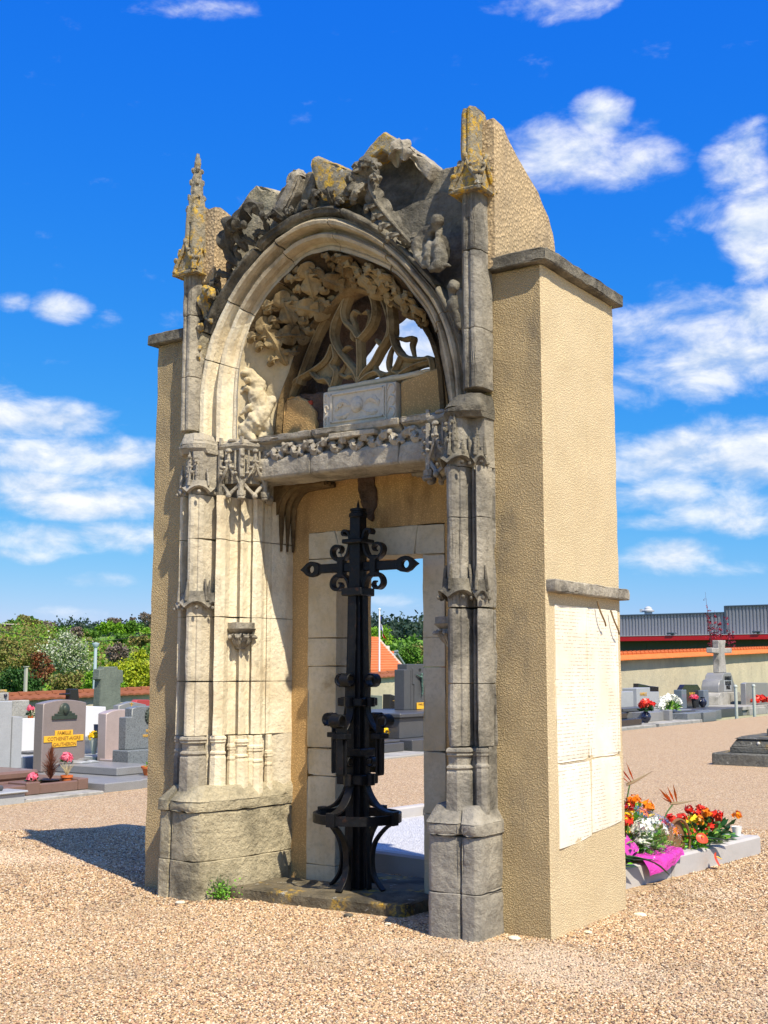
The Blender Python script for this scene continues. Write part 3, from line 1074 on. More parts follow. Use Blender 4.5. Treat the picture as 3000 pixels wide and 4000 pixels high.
# hollow between the rings and the tympanum
SHADESTAIN = stone('stained_shaded_soffit', (.16, .11, .055), (.085, .058, .03), (.022, .015, .009), .6, bump=.012, streak=.4)  # dark stains, plus the hollow's shade put into the stone's colour
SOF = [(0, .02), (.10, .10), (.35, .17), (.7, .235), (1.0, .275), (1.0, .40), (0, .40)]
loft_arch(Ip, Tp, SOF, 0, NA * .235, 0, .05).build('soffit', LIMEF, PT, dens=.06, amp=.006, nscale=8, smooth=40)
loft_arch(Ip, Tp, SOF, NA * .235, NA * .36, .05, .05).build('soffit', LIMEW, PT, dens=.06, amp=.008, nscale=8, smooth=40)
loft_arch(Ip, Tp, SOF, NA * .36, NA, .05, 0).build('soffit', SHADESTAIN, PT, dens=.06, amp=.010, nscale=8, smooth=40)
loft_arch(Tp, [p.lerp(V((-1.62, 0, 3.6)), .06) for p in Tp], [(0, .23), (.5, .215), (1, .25), (1, .40), (0, .40)], 0, NA, 0, 0).build('tympanum_rib', LIMEW, PT, dens=.07, amp=.005)
# barrel behind the tracery, open at the back
loft_arch([p.lerp(V((-1.62, 0, 3.6)), -.30) for p in Tp], [p.lerp(V((-1.62, 0, 3.5)), .02) for p in Tp], [(0, .38), (1, .38), (1, 1.06), (0, 1.06)], 0, NA, 0, 0).build('barrel_vault', RUBBLE, PT, dens=.12, amp=.03, nscale=9)

# spandrels behind the hood
mb = MB()
lo = [(p.x + .03, p.z) for p in Op[:25]]
mb.slab_xz(lo + [(-2.45, 4.62), (-2.70, 4.50), (-2.90, 4.2), (-2.95, 3.3)], .02, .42)
mb.build('spandrel', LIMEL, PT, dens=.07, amp=.012, nscale=8)
mb = MB()
ro = [(p.x - .03, p.z) for p in Op[44:]]
mb.slab_xz(ro + [(-.42, 3.3), (-.42, 4.70), (-.75, 4.85)], .02, .42)
mb.build('spandrel', LIMED, PT, dens=.07, amp=.012, nscale=8)

# --- broken gable above the arch
def ruin(name, poly, y0, y1, mat, amp=.018, back=None, ns=7):
    return MB().slab_xz(poly, y0, y1, back).build(name, mat, PT, bev=.012, dens=.045, amp=amp, nscale=ns, chip=.02, smooth=32, seed=poly[0][0] * 3)


ruin('gable_block', [(-.56, 4.05), (-.58, 5.00), (-.663, 5.02), (-.746, 5.036), (-.789, 5.03), (-.86, 5.10), (-.95, 4.96), (-1.05, 4.80), (-1.2, 4.72), (-1.0, 4.45), (-.75, 4.15)], .05, .42, LIMED, .010)
ruin('gable_block', [(-.80, 4.98), (-.939, 5.162), (-1.047, 5.261), (-1.176, 5.35), (-1.232, 5.33), (-1.37, 5.19), (-1.42, 5.05), (-1.30, 4.78), (-1.05, 4.74)], .10, .48, LIMED, .012)
ruin('gable_coping', [(-1.03, 5.20), (-1.06, 5.265), (-1.176, 5.365), (-1.235, 5.34), (-1.375, 5.215), (-1.33, 5.17), (-1.20, 5.23), (-1.12, 5.17)], -.06, .16, LIMEL, .010)
ruin('gable_coping', [(-.79, 5.04), (-.93, 5.175), (-1.04, 5.265), (-1.06, 5.20), (-.97, 5.10), (-.90, 5.00), (-.84, 4.93), (-.82, 4.98)], -.02, .16, LIMEG, .010)
ruin('lichened_block', [(-1.807, 5.30), (-1.732, 5.295), (-1.624, 5.238), (-1.527, 5.19), (-1.469, 5.143), (-1.393, 5.117), (-1.38, 5.0), (-1.469, 4.97), (-1.594, 4.93), (-1.69, 4.96), (-1.775, 5.15)], -.10, .30, LIMEL, .012)
ruin('gable_block', [(-2.06, 5.25), (-1.971, 5.275), (-1.87, 5.25), (-1.70, 5.10), (-1.50, 4.95), (-1.30, 4.70), (-1.8, 4.80), (-2.10, 4.85)], .08, .45, LIMED, .014)
ruin('gable_ridge', [(-2.16, 5.06), (-2.057, 5.171), (-1.995, 5.275), (-1.93, 5.27), (-1.90, 5.22), (-1.97, 5.08), (-2.07, 4.96), (-2.187, 4.92)], -.09, .12, LIMEG, .014, ns=12)
ruin('gable_ridge', [(-1.93, 5.25), (-1.84, 5.255), (-1.80, 5.22), (-1.86, 5.06), (-1.98, 4.95), (-2.07, 4.94), (-1.97, 5.06)], -.01, .15, LIMED, .010)
ruin('gable_block', [(-2.613, 5.03), (-2.572, 5.125), (-2.463, 5.235), (-2.394, 5.28), (-2.242, 5.205), (-2.16, 5.14), (-2.13, 4.95), (-2.28, 4.80), (-2.50, 4.60), (-2.64, 4.50), (-2.64, 4.80)], .0, .35, LIMEP, .016)
ruin('gable_core', [(-2.64, 4.3), (-2.5, 4.75), (-2.0, 5.0), (-1.3, 4.95), (-.8, 4.7), (-.56, 4.3), (-.9, 4.42), (-1.4, 4.80), (-1.8, 4.90), (-2.2, 4.76)], .35, .95, RUBBLE, .02)

# --- big curled leaf on the right slope of the hood
mb = MB()
acanthus(mb, [(-.90, -.13, 4.46), (-.97, -.18, 4.56), (-1.05, -.22, 4.67), (-1.11, -.25, 4.77), (-1.145, -.26, 4.86), (-1.16, -.25, 4.95)], (.25, -1, .15), .074, 5, thick=.022, ruffle=.22, cup=.22, n=60, deep=.40)
top_ = V((-1.16, -.24, 4.93))
for dx, dz, w, ln in ((-.95, .25, .050, .15), (-.55, .85, .052, .14), (.15, 1.0, .052, .14), (.75, .65, .050, .13), (1.0, -.05, .042, .11), (-1.0, -.35, .048, .17), (-.75, -.8, .040, .15)):
    d_ = V((dx, 0, dz)).normalized()
    acanthus(mb, [top_, top_ + d_ * ln * .45 + V((0, -.07, .01)), top_ + d_ * ln * .85 + V((0, -.10, -.005)), top_ + d_ * ln + V((0, -.085, -.035)), top_ + d_ * ln * .95 + V((0, -.05, -.06))], (.1 + .3 * dx, -1, .3), w, 3, thick=.018, ruffle=1.2, cup=.5, n=26)
for k_ in range(4):
    u_ = .2 + .2 * k_
    p_ = V((-.90, -.15, 4.46)).lerp(V((-1.13, -.25, 4.82)), u_)
    acanthus(mb, [p_, p_ + V((-.05, -.05, -.005)), p_ + V((-.10, -.055, -.02)), p_ + V((-.115, -.03, -.05))], (-.3, -1, .1), .030, 2, thick=.016, ruffle=1.2, cup=.5, n=16)
mb.tube(spline([(-.90, -.15, 4.46), (-.97, -.20, 4.56), (-1.05, -.24, 4.67), (-1.11, -.27, 4.77), (-1.145, -.28, 4.86), (-1.16, -.27, 4.95)], 16), .010, 6)
mb.build('crocket_leaf', LIMED, PT, amp=.004, nscale=34, smooth=25)
# --- crocket at the block above, worn
mb = MB()
acanthus(mb, [(-1.10, .02, 5.12), (-1.06, -.08, 5.20), (-1.00, -.14, 5.22), (-.95, -.16, 5.15), (-.97, -.13, 5.07)], (.3, -.6, .7), .075, 4, thick=.03, ruffle=.8, n=24)
mb.build('crocket_leaf', LIMEG, PT, amp=.01, nscale=22, smooth=50)
# --- leaves on the left slope
for pts, w, fc in (([(-2.47, -.10, 4.62), (-2.52, -.16, 4.74), (-2.50, -.22, 4.86), (-2.42, -.24, 4.93), (-2.34, -.20, 4.88)], .085, (.4, -.8, .4)),
                   ([(-2.40, -.08, 4.72), (-2.42, -.18, 4.86), (-2.34, -.22, 5.0), (-2.24, -.20, 5.02), (-2.20, -.16, 4.94)], .07, (.4, -.8, .4)),
                   ([(-2.73, -.10, 4.22), (-2.78, -.12, 4.32), (-2.76, -.16, 4.43), (-2.70, -.17, 4.46), (-2.66, -.18, 4.40)], .055, (.5, -.8, .3)),
                   ([(-2.83, -.12, 4.02), (-2.87, -.13, 4.10), (-2.85, -.15, 4.18), (-2.79, -.15, 4.20)], .042, (.5, -.8, .3)),
                   ([(-2.90, -.12, 3.78), (-2.90, -.12, 3.86), (-2.88, -.135, 3.94), (-2.83, -.135, 3.96)], .035, (.5, -.8, .3))):
    mb = MB()
    acanthus(mb, pts, fc, w, 4, thick=.025, ruffle=1.0, cup=.6, n=26)
    mb.ball(pts[-1], w * .38, 8, 6)
    mb.build('crocket_leaf', LIMED if w > .06 else LIMEL, PT, amp=.008, nscale=26, smooth=50)
for k, f in enumerate((.225, .27, .315, .345, .38, .415, .45, .50, .545, .715, .745)):
    p = Op[int(f * NA)]
    q_ = Op[min(NA, int(f * NA) + 1)]
    t_ = (q_ - p).normalized()
    n_ = V((-t_.z, 0, t_.x))
    if n_.dot(p - V((-1.66, 0, 3.7))) < 0:
        n_ = -n_
    p = V((p.x, -.06, p.z))
    s_ = 1 if k % 2 else -1
    mb = MB()
    acanthus(mb, [p, p + n_ * .05 + V((0, -.06, 0)) + t_ * .02 * s_, p + n_ * .10 + V((0, -.075, 0)) + t_ * .05 * s_, p + n_ * .105 + V((0, -.05, 0)) + t_ * .085 * s_, p + n_ * .075 + V((0, -.03, 0)) + t_ * .09 * s_], V((0, -1, 0)) + n_ * .4, .042, 3, thick=.014, ruffle=1.0, cup=.4, n=28, deep=.6)
    acanthus(mb, [p + t_ * .03, p + n_ * .03 + V((0, -.05, 0)) - t_ * .03 * s_, p + n_ * .05 + V((0, -.06, 0)) - t_ * .07 * s_, p + n_ * .035 + V((0, -.04, 0)) - t_ * .10 * s_], V((0, -1, 0)) + n_ * .3, .032, 3, thick=.014, ruffle=1.0, cup=.4, n=24, deep=.6)
    mb.build('crocket_leaf', LIMED, PT, amp=.003, nscale=36, smooth=25)
# --- crouching beast that carries a fish-headed creature, right of the arch
blobs('carved_beast', [('b', (-.79, -.20, 4.40), (.062, .06, .085)), ('c', (-.79, -.22, 4.33), (-.735, -.24, 4.245), .04, .026), ('b', (-.695, -.23, 4.34), (.042, .045, .07)), ('c', (-.70, -.25, 4.29), (-.675, -.25, 4.20), .03, .022),
                       ('c', (-.76, -.19, 4.47), (-.66, -.21, 4.50), .05, .04), ('b', (-.625, -.25, 4.525), (.05, .045, .045)), ('c', (-.625, -.23, 4.47), (-.625, -.24, 4.38), .026, .022),
                       ('c', (-.625, -.24, 4.37), (-.60, -.25, 4.26), .04, .052), ('b', (-.605, -.28, 4.205), (.042, .05, .045)), ('c', (-.585, -.26, 4.22), (-.52, -.25, 4.195), .02, .008), ('b', (-.63, -.31, 4.175), (.03, .025, .022)),
                       ('b', (-.735, -.16, 4.44), (.07, .08, .06)), ('b', (-.64, -.17, 4.36), (.05, .08, .10))], LIMED, PT, .010, 2)
blobs('carved_creature', [('b', (-.535, -.20, 4.075), (.042, .045, .045)), ('c', (-.55, -.19, 4.03), (-.54, -.19, 3.93), .028, .036), ('c', (-.53, -.19, 3.90), (-.505, -.18, 3.80), .028, .018), ('c', (-.56, -.20, 3.98), (-.60, -.19, 3.92), .018, .012)], LIMED, PT, .009, 2)
# --- smooth spandrel shield on the right haunch
mb = MB().slab_xz([(-.62, 4.06), (-.55, 4.10), (-.50, 4.05), (-.47, 3.80), (-.45, 3.55), (-.47, 3.42), (-.505, 3.70), (-.56, 3.90)], -.11, .05)
mb.build('haunch_stone', LIMEG, PT, bev=.006, dens=.05, amp=.006, chip=.01)

# --- carved foliage and beasts in the hollow
def hollow(f, t, lift=.0):
    """point on the soffit: station f (0..1), t across from the front edge to the tympanum"""
    k = min(NA - 1, int(f * NA))
    a = Ip[k].lerp(Ip[k + 1], f * NA - k)
    b = Tp[k].lerp(Tp[k + 1], f * NA - k)
    p = a.lerp(b, t)
    y = .03 + .24 * (t ** .75)
    cdir = (V((-1.62, 0, 3.75)) - V((p.x, 0, p.z))).normalized()
    return V((p.x, y, p.z)) + cdir * lift - V((0, lift * .7, 0))


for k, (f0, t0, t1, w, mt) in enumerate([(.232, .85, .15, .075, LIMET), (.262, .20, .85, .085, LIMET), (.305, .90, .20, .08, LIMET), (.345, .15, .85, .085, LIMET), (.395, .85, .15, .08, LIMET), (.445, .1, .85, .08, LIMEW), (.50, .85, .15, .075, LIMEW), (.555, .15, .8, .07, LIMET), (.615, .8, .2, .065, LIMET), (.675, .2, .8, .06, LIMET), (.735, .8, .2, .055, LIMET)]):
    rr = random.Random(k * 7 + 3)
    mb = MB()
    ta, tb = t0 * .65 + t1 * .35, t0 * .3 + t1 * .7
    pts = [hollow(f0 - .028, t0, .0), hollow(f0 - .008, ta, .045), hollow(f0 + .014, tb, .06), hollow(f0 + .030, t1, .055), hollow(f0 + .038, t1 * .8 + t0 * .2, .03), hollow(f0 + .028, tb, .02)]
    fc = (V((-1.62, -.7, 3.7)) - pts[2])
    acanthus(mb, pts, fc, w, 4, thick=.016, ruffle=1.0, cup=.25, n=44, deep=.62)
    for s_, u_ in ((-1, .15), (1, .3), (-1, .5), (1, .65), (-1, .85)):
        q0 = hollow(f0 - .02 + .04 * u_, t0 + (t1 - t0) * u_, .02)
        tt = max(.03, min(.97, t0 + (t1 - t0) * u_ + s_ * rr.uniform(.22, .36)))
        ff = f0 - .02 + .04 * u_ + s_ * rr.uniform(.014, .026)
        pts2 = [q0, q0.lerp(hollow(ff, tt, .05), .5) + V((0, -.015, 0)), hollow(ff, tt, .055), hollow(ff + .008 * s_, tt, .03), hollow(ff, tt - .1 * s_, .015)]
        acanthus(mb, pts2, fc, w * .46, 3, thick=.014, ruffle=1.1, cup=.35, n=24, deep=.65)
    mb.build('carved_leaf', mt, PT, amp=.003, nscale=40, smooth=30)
blobs('carved_lizard', [('c', (-2.511, 0.099, 3.829), (-2.46, 0.133, 3.738), 0.042, 0.066), ('b', (-2.471, 0.121, 3.67), (0.072, 0.06, 0.084)), ('c', (-2.449, 0.11, 3.648), (-2.426, 0.144, 3.546), 0.072, 0.078), ('c', (-2.392, 0.155, 3.546), (-2.358, 0.178, 3.625), 0.042, 0.036), ('c', (-2.415, 0.121, 3.512), (-2.471, 0.099, 3.422), 0.072, 0.078), ('b', (-2.505, 0.082, 3.399), (0.066, 0.06, 0.072)), ('c', (-2.505, 0.065, 3.377), (-2.449, 0.065, 3.314), 0.042, 0.034), ('c', (-2.392, 0.144, 3.467), (-2.375, 0.178, 3.377), 0.036, 0.031), ('c', (-2.375, 0.178, 3.377), (-2.426, 0.133, 3.331), 0.029, 0.024), ('c', (-2.539, 0.076, 3.862), (-2.505, 0.087, 3.829), 0.024, 0.036), ('b', (-2.533, 0.054, 3.829), (0.036, 0.036, 0.024)), ('b', (-2.494, 0.037, 3.766), (0.026, 0.024, 0.026)), ('c', (-2.505, 0.054, 3.716), (-2.573, 0.042, 3.67), 0.019, 0.014), ('c', (-2.471, 0.042, 3.557), (-2.539, 0.031, 3.512), 0.024, 0.016), ('c', (-2.449, 0.042, 3.49), (-2.392, 0.054, 3.422), 0.026, 0.017), ('b', (-2.545, 0.054, 3.422), (0.036, 0.03, 0.03)), ('b', (-2.556, 0.042, 3.377), (0.019, 0.019, 0.036))], LIMEF, PT, .009, 1)

# --- tracery
TRACE = {
    'stem': [(-1.635, 3.66), (-1.633, 3.844), (-1.639, 4.002)],
    'la': [(-1.643, 4.013), (-1.699, 4.096), (-1.763, 4.159), (-1.783, 4.237), (-1.764, 4.309), (-1.726, 4.385)],
    'ra': [(-1.63, 4.011), (-1.574, 4.055), (-1.525, 4.109), (-1.5, 4.189), (-1.513, 4.275), (-1.55, 4.36)],
    'lac': [(-1.668, 4.059), (-1.693, 4.137), (-1.713, 4.193), (-1.687, 4.232), (-1.643, 4.208)],
    'rac': [(-1.605, 4.049), (-1.568, 4.106), (-1.55, 4.166), (-1.568, 4.211), (-1.618, 4.204)],
    'lb': [(-1.635, 3.678), (-1.673, 3.766), (-1.762, 3.873), (-1.839, 3.969), (-1.878, 4.061), (-1.872, 4.145), (-1.834, 4.224), (-1.75, 4.345)],
    'rb': [(-1.635, 3.678), (-1.598, 3.745), (-1.512, 3.816), (-1.451, 3.9), (-1.39, 3.973), (-1.366, 4.063), (-1.396, 4.192), (-1.45, 4.32)],
    'lbc': [(-1.813, 3.934), (-1.756, 3.967), (-1.722, 3.971)], 'lbc2': [(-1.699, 4.096), (-1.714, 4.056), (-1.70, 4.01)], 'rbc': [(-1.439, 3.919), (-1.478, 3.968), (-1.50, 3.99)],
    'lf': [(-1.877, 4.002), (-1.928, 3.908), (-2.006, 3.856), (-2.111, 3.817), (-2.23, 3.769), (-2.31, 3.65)],
    'lf2': [(-1.871, 4.001), (-1.851, 3.908), (-1.883, 3.849), (-1.844, 3.78), (-1.882, 3.66)], 'lf3': [(-2.071, 3.817), (-2.005, 3.754), (-1.927, 3.743), (-1.869, 3.66)],
    'lc': [(-1.762, 3.873), (-1.787, 3.814), (-1.812, 3.775), (-1.761, 3.742), (-1.711, 3.75), (-1.667, 3.683)],
    'rc': [(-1.512, 3.816), (-1.5, 3.752), (-1.427, 3.721), (-1.366, 3.718), (-1.39, 3.778), (-1.378, 3.858), (-1.342, 3.935)], 'rc2': [(-1.623, 3.686), (-1.549, 3.728), (-1.475, 3.738), (-1.427, 3.691)],
    'mull': [(-1.37, 4.26), (-1.354, 4.123), (-1.348, 4.018), (-1.37, 3.97)],
    'rf': [(-1.348, 4.003), (-1.324, 3.912), (-1.264, 3.831), (-1.187, 3.794), (-1.094, 3.775), (-1.025, 3.77), (-1.0, 3.68)],
    'rfc': [(-1.336, 3.986), (-1.258, 3.953), (-1.175, 3.95), (-1.187, 3.891), (-1.164, 3.796)], 'rf2': [(-1.264, 3.831), (-1.3, 3.765), (-1.33, 3.723), (-1.288, 3.692), (-1.354, 3.655)],
    'rf3': [(-1.025, 3.755), (-1.129, 3.745), (-1.223, 3.718), (-1.33, 3.662)], 'lside': [(-1.93, 4.25), (-2.03, 4.10), (-2.12, 3.93), (-2.20, 3.75)]}
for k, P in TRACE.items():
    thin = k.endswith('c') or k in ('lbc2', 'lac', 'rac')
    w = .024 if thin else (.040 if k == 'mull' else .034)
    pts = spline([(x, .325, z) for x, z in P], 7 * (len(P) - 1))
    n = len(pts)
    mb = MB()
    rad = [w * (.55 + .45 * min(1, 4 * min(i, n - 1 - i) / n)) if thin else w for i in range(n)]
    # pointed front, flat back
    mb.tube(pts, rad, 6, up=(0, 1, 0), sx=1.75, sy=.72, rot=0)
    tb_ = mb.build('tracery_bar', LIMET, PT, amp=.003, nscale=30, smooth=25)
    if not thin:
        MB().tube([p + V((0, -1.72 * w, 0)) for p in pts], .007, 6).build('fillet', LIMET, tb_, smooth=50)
# solid sheets between some of the bars (the cusped spandrels)
for P in ([(-1.66, 3.68), (-1.70, 3.76), (-1.77, 3.85), (-1.80, 3.79), (-1.76, 3.75), (-1.70, 3.74)], [(-1.61, 3.68), (-1.58, 3.75), (-1.51, 3.81), (-1.49, 3.75), (-1.54, 3.73)],
          [(-1.90, 3.94), (-2.02, 3.85), (-2.10, 3.81), (-2.01, 3.76), (-1.92, 3.75), (-1.87, 3.80), (-1.88, 3.87)], [(-1.27, 3.83), (-1.17, 3.79), (-1.04, 3.77), (-1.13, 3.75), (-1.23, 3.72), (-1.32, 3.69), (-1.31, 3.76)]):
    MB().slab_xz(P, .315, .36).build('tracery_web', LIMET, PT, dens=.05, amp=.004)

# --- infill under the tracery
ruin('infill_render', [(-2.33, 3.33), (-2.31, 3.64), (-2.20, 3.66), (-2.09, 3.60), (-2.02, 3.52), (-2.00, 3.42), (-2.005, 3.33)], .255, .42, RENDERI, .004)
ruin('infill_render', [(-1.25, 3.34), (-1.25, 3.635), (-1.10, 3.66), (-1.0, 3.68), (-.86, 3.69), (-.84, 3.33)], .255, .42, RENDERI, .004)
ruin('rubble_joint', [(-2.06, 3.33), (-2.08, 3.55), (-2.20, 3.67), (-1.98, 3.66), (-1.89, 3.64), (-1.90, 3.33)], .285, .40, RUBBLE, .03, ns=14)
MB().box(-2.10, -2.045, .262, .33, 3.565, 3.60).build('brick', plain('brick_red', (.36, .06, .03), .9, .3, 20, .006), PT, bev=.006, dens=.03, amp=.006)
ruin('sill_stone', [(-1.90, 3.63), (-1.90, 3.675), (-1.25, 3.685), (-1.0, 3.70), (-1.0, 3.66), (-1.25, 3.645)], .25, .44, LIMEF, .006)
PANEL = stone('panel_stone', (.66, .60, .48), (.60, .53, .42), (.30, .24, .18), .10, bump=.003, streak=.15)
rp_ = MB().box(-1.905, -1.262, .215, .30, 3.352, 3.628).build('relief_panel', PANEL, PT, bev=.005, dens=.05, amp=.003, chip=.006)
pn = PT
mb = MB()
for x0, x1, z0, z1 in ((-1.83, -1.36, 3.59, 3.605), (-1.83, -1.36, 3.385, 3.40), (-1.835, -1.815, 3.385, 3.605), (-1.375, -1.355, 3.385, 3.605), (-1.345, -1.335, 3.36, 3.62)):
    mb.box(x0, x1, .203, .22, z0, z1)
mb.build('border', PANEL, rp_, bev=.003)
mb = MB()
mb.ball((-1.60, .212, 3.50), (.055, .022, .06), 12, 8)
mb.ball((-1.58, .200, 3.485), (.03, .018, .03), 10, 6)
for s_ in (-1, 1):
    acanthus(mb, [(-1.60 + s_ * .06, .214, 3.50), (-1.60 + s_ * .12, .203, 3.53), (-1.60 + s_ * .17, .203, 3.51), (-1.60 + s_ * .19, .21, 3.47)], (0, -1, 0), .028, 3, .012, .6, .4, 18)
    acanthus(mb, [(-1.60 + s_ * .05, .214, 3.46), (-1.60 + s_ * .11, .205, 3.43), (-1.60 + s_ * .18, .206, 3.43)], (0, -1, 0), .022, 3, .012, .6, .4, 16)
for k in range(3):
    mb.tube(spline([(-1.30 + .03 * cos(a), .213, 3.41 + k * .085 + .035 * sin(a)) for a in (-1.2, -.3, .8, 2.0, 3.2)], 14), .008, 6)
    mb.tube(spline([(-1.87 + .018 * cos(a), .213, 3.41 + k * .085 + .03 * sin(a)) for a in (4.3, 3.4, 2.3, 1.1, 0)], 14), .007, 6)
mb.build('carving', PANEL, rp_, smooth=50)

# --- carved lintel, three stones
LP = [(.60, 3.03), (.45, 3.015), (.30, 2.985), (.20, 2.99), (.10, 3.005), (.085, 3.02), (.085, 3.13), (.10, 3.155), (.14, 3.175), (.15, 3.23), (.13, 3.27), (.09, 3.285), (.085, 3.33), (.60, 3.34)]
for x0, x1 in ((-2.60, -1.925), (-1.92, -1.16), (-1.155, -.74)):
    mb = MB().slab_yz(LP, x0, x1)
    lt_ = mb.build('lintel_stone', LIMEG, PT, bev=.004, dens=.05, amp=.007, nscale=8, chip=.016, seed=x0, smooth=30)
mb = MB()
for k in range(15):
    x_ = -2.30 + k * .088 + random.uniform(-.012, .012)
    s_ = -1 if k % 2 else 1
    acanthus(mb, [(x_, .13, 3.20 + s_ * .03), (x_ + .03, .085, 3.215), (x_ + .065, .07, 3.20 - s_ * .03), (x_ + .095, .085, 3.215 - s_ * .035), (x_ + .085, .10, 3.24 - s_ * .02)], (0, -1, .1), .036, 3, .018, 1.1, .6, 18)
    mb.ball((x_ + .02, .10, 3.18 + .02 * s_), (.02, .022, .018), 8, 5)
mb.tube(spline([(-2.34 + k * .1, .115, 3.21 + (.022 if k % 2 else -.022)) for k in range(15)], 70), .014, 6)
mb.build('foliage_band', LIMEG, lt_, amp=.006, nscale=30, smooth=50)
MB().box(-1.74, -1.34, .06, .14, 3.235, 3.275).build('lintel_console', LIMEG, PT, bev=.006, dens=.04, amp=.006)
# rounded shoulders where jamb meets lintel
for side in (0, 1):
    mb = MB()
    ARC = [i * pi / 2 / 8 for i in range(9)]
    for yy, rr in ((.44, .0), (.50, .012), (.56, .02)):
        pts = [(-2.466 + rr + .19 - .19 * cos(t_), yy, 2.80 + .19 * sin(t_)) for t_ in ARC]
        mb.tube([(-2.466 + rr, yy, 2.5)] + pts + [(-2.05, yy, 2.995)], [.008] + [.026] * 9 + [.02], 8)
    mb.slab_xz([(-2.52, 2.74)] + [(-2.466 + .19 - .19 * cos(t_), 2.80 + .19 * sin(t_)) for t_ in ARC] + [(-2.52, 3.03)], .40, .60)
    if side:
        mb.mirror(SX)
    mb.build('lintel_shoulder', LIMEW if not side else LIMER, PT, amp=.003, nscale=14, smooth=40)

# --- statue canopies
def canopy():
    mb = MB()
    c0 = V((-2.590, .135, 0))
    out = V((.90, -.436, 0)).normalized()
    sd = V((.436, .90, 0))
    def pt(a, r):
        return c0 + out * (r * cos(a)) + sd * (r * sin(a))
    angs = [-1.45, -.50, .50, 1.45]
    R = .20
    poly = lambda r: [tuple(pt(a, r))[:2] for a in angs] + [tuple(pt(1.45, r) - out * .22)[:2], tuple(pt(-1.45, r) - out * .22)[:2]]
    mb.prism(poly(R * .93), 3.225, 3.255, poly(R * 1.05))
    mb.prism(poly(R * 1.05), 3.2551, 3.275)
    mb.prism(poly(R * 1.05), 3.2752, 3.31, poly(R * .80))
    mb.prism(poly(R * .78), 2.98, 3.225)
    for a in angs:
        p = pt(a, R)
        mb.tube([p + V((0, 0, 2.90)), p + V((0, 0, 3.23))], .021, 6)
        mb.prism(octagon(p.x, p.y, .034), 2.875, 2.915)
        mb.ball((p.x, p.y, 2.865), (.032, .032, .02), 8, 5)
        mb.box(p.x - .012, p.x + .012, p.y - .012, p.y + .012, 3.27, 3.325)
        for z_ in (3.02, 3.10, 3.18):
            mb.ball(p + out * .018 + V((0, 0, z_)), (.018, .018, .014), 6, 4)
    for a, b in zip(angs, angs[1:]):
        A, B = pt(a, R), pt(b, R)
        m_ = (A + B) / 2
        nrm = (m_ - c0).normalized()
        w = (B - A)
        for s_ in (0, 1):
            p0, p1 = (A, m_) if s_ == 0 else (B, m_)
            mb.tube(spline([p0 + V((0, 0, 2.93)), p0.lerp(p1, .25) + nrm * .015 + V((0, 0, 3.00)), p0.lerp(p1, .65) + nrm * .03 + V((0, 0, 3.05)), p0.lerp(p1, .93) + nrm * .035 + V((0, 0, 3.13)), m_ + nrm * .035 + V((0, 0, 3.21))], 10), .012, 6)
            mb.tube(spline([p0 + V((0, 0, 2.99)), p0.lerp(p1, .4) + V((0, 0, 2.945)), m_ + nrm * .02 + V((0, 0, 2.885))], 8), .014, 6)
            for u, z_ in ((.3, 3.03), (.6, 3.075), (.85, 3.12)):
                mb.ball(p0.lerp(p1, u) + nrm * .04 + V((0, 0, z_ + .012)), (.017, .017, .014), 6, 4)
            mb.tube([p0.lerp(p1, .55) + nrm * .01 + V((0, 0, 3.07)), p0.lerp(p1, .55) + nrm * .01 + V((0, 0, 3.22))], .008, 6)
        mb.ball(m_ + nrm * .035 + V((0, 0, 3.215)), (.024, .024, .02), 8, 5)
        mb.ball(m_ + nrm * .03 + V((0, 0, 2.878)), (.022, .022, .025), 8, 5)
        mb.ball(m_ + nrm * -.02 + V((0, 0, 3.30)), (.045, .035, .018), 8, 5)
    return mb


both(canopy, 'statue_canopy', (LIMEG, LIMER), dens=.06, amp=.004, nscale=26, smooth=40)
# the dark hole beneath the left canopy and the corbels
def corbel():
    mb = MB()
    c0 = V((-2.563, .10, 0))
    out = V((.90, -.436, 0)).normalized()
    sd = V((.436, .90, 0))
    poly = lambda r: [tuple(c0 + out * (r * cos(a)) + sd * (r * sin(a)))[:2] for a in (-1.5, -.75, 0, .75, 1.5)] + [tuple(c0 - out * .18 + sd * r * .9)[:2], tuple(c0 - out * .18 - sd * r * .9)[:2]]
    mb.prism(poly(.105), 1.90, 1.945)
    mb.prism(poly(.075), 1.865, 1.90, poly(.115))
    mb.prism(poly(.03), 1.75, 1.865, poly(.08))
    for k in range(5):
        a = -1.3 + k * .65
        d = out * cos(a) + sd * sin(a)
        acanthus(mb, [c0 + d * .03 + V((0, 0, 1.76)), c0 + d * .07 + V((0, 0, 1.80)), c0 + d * .10 + V((0, 0, 1.85)), c0 + d * .125 + V((0, 0, 1.835))], d, .026, 2, .012, .9, .6, 12)
    return mb


both(corbel, 'statue_corbel', (LIMEG, LIMER), dens=.05, amp=.004, nscale=24, smooth=45)

# --- inner door frame
FR = .572
def fstone(x0, x1, y0, y1, z0, z1, mat=LIMEF):
    MB().box(x0, x1, y0, y1, z0, z1).build('frame_stone', mat, PT, bev=.004, dens=.07, amp=.004, nscale=7, chip=.009, seed=z0 + x0)


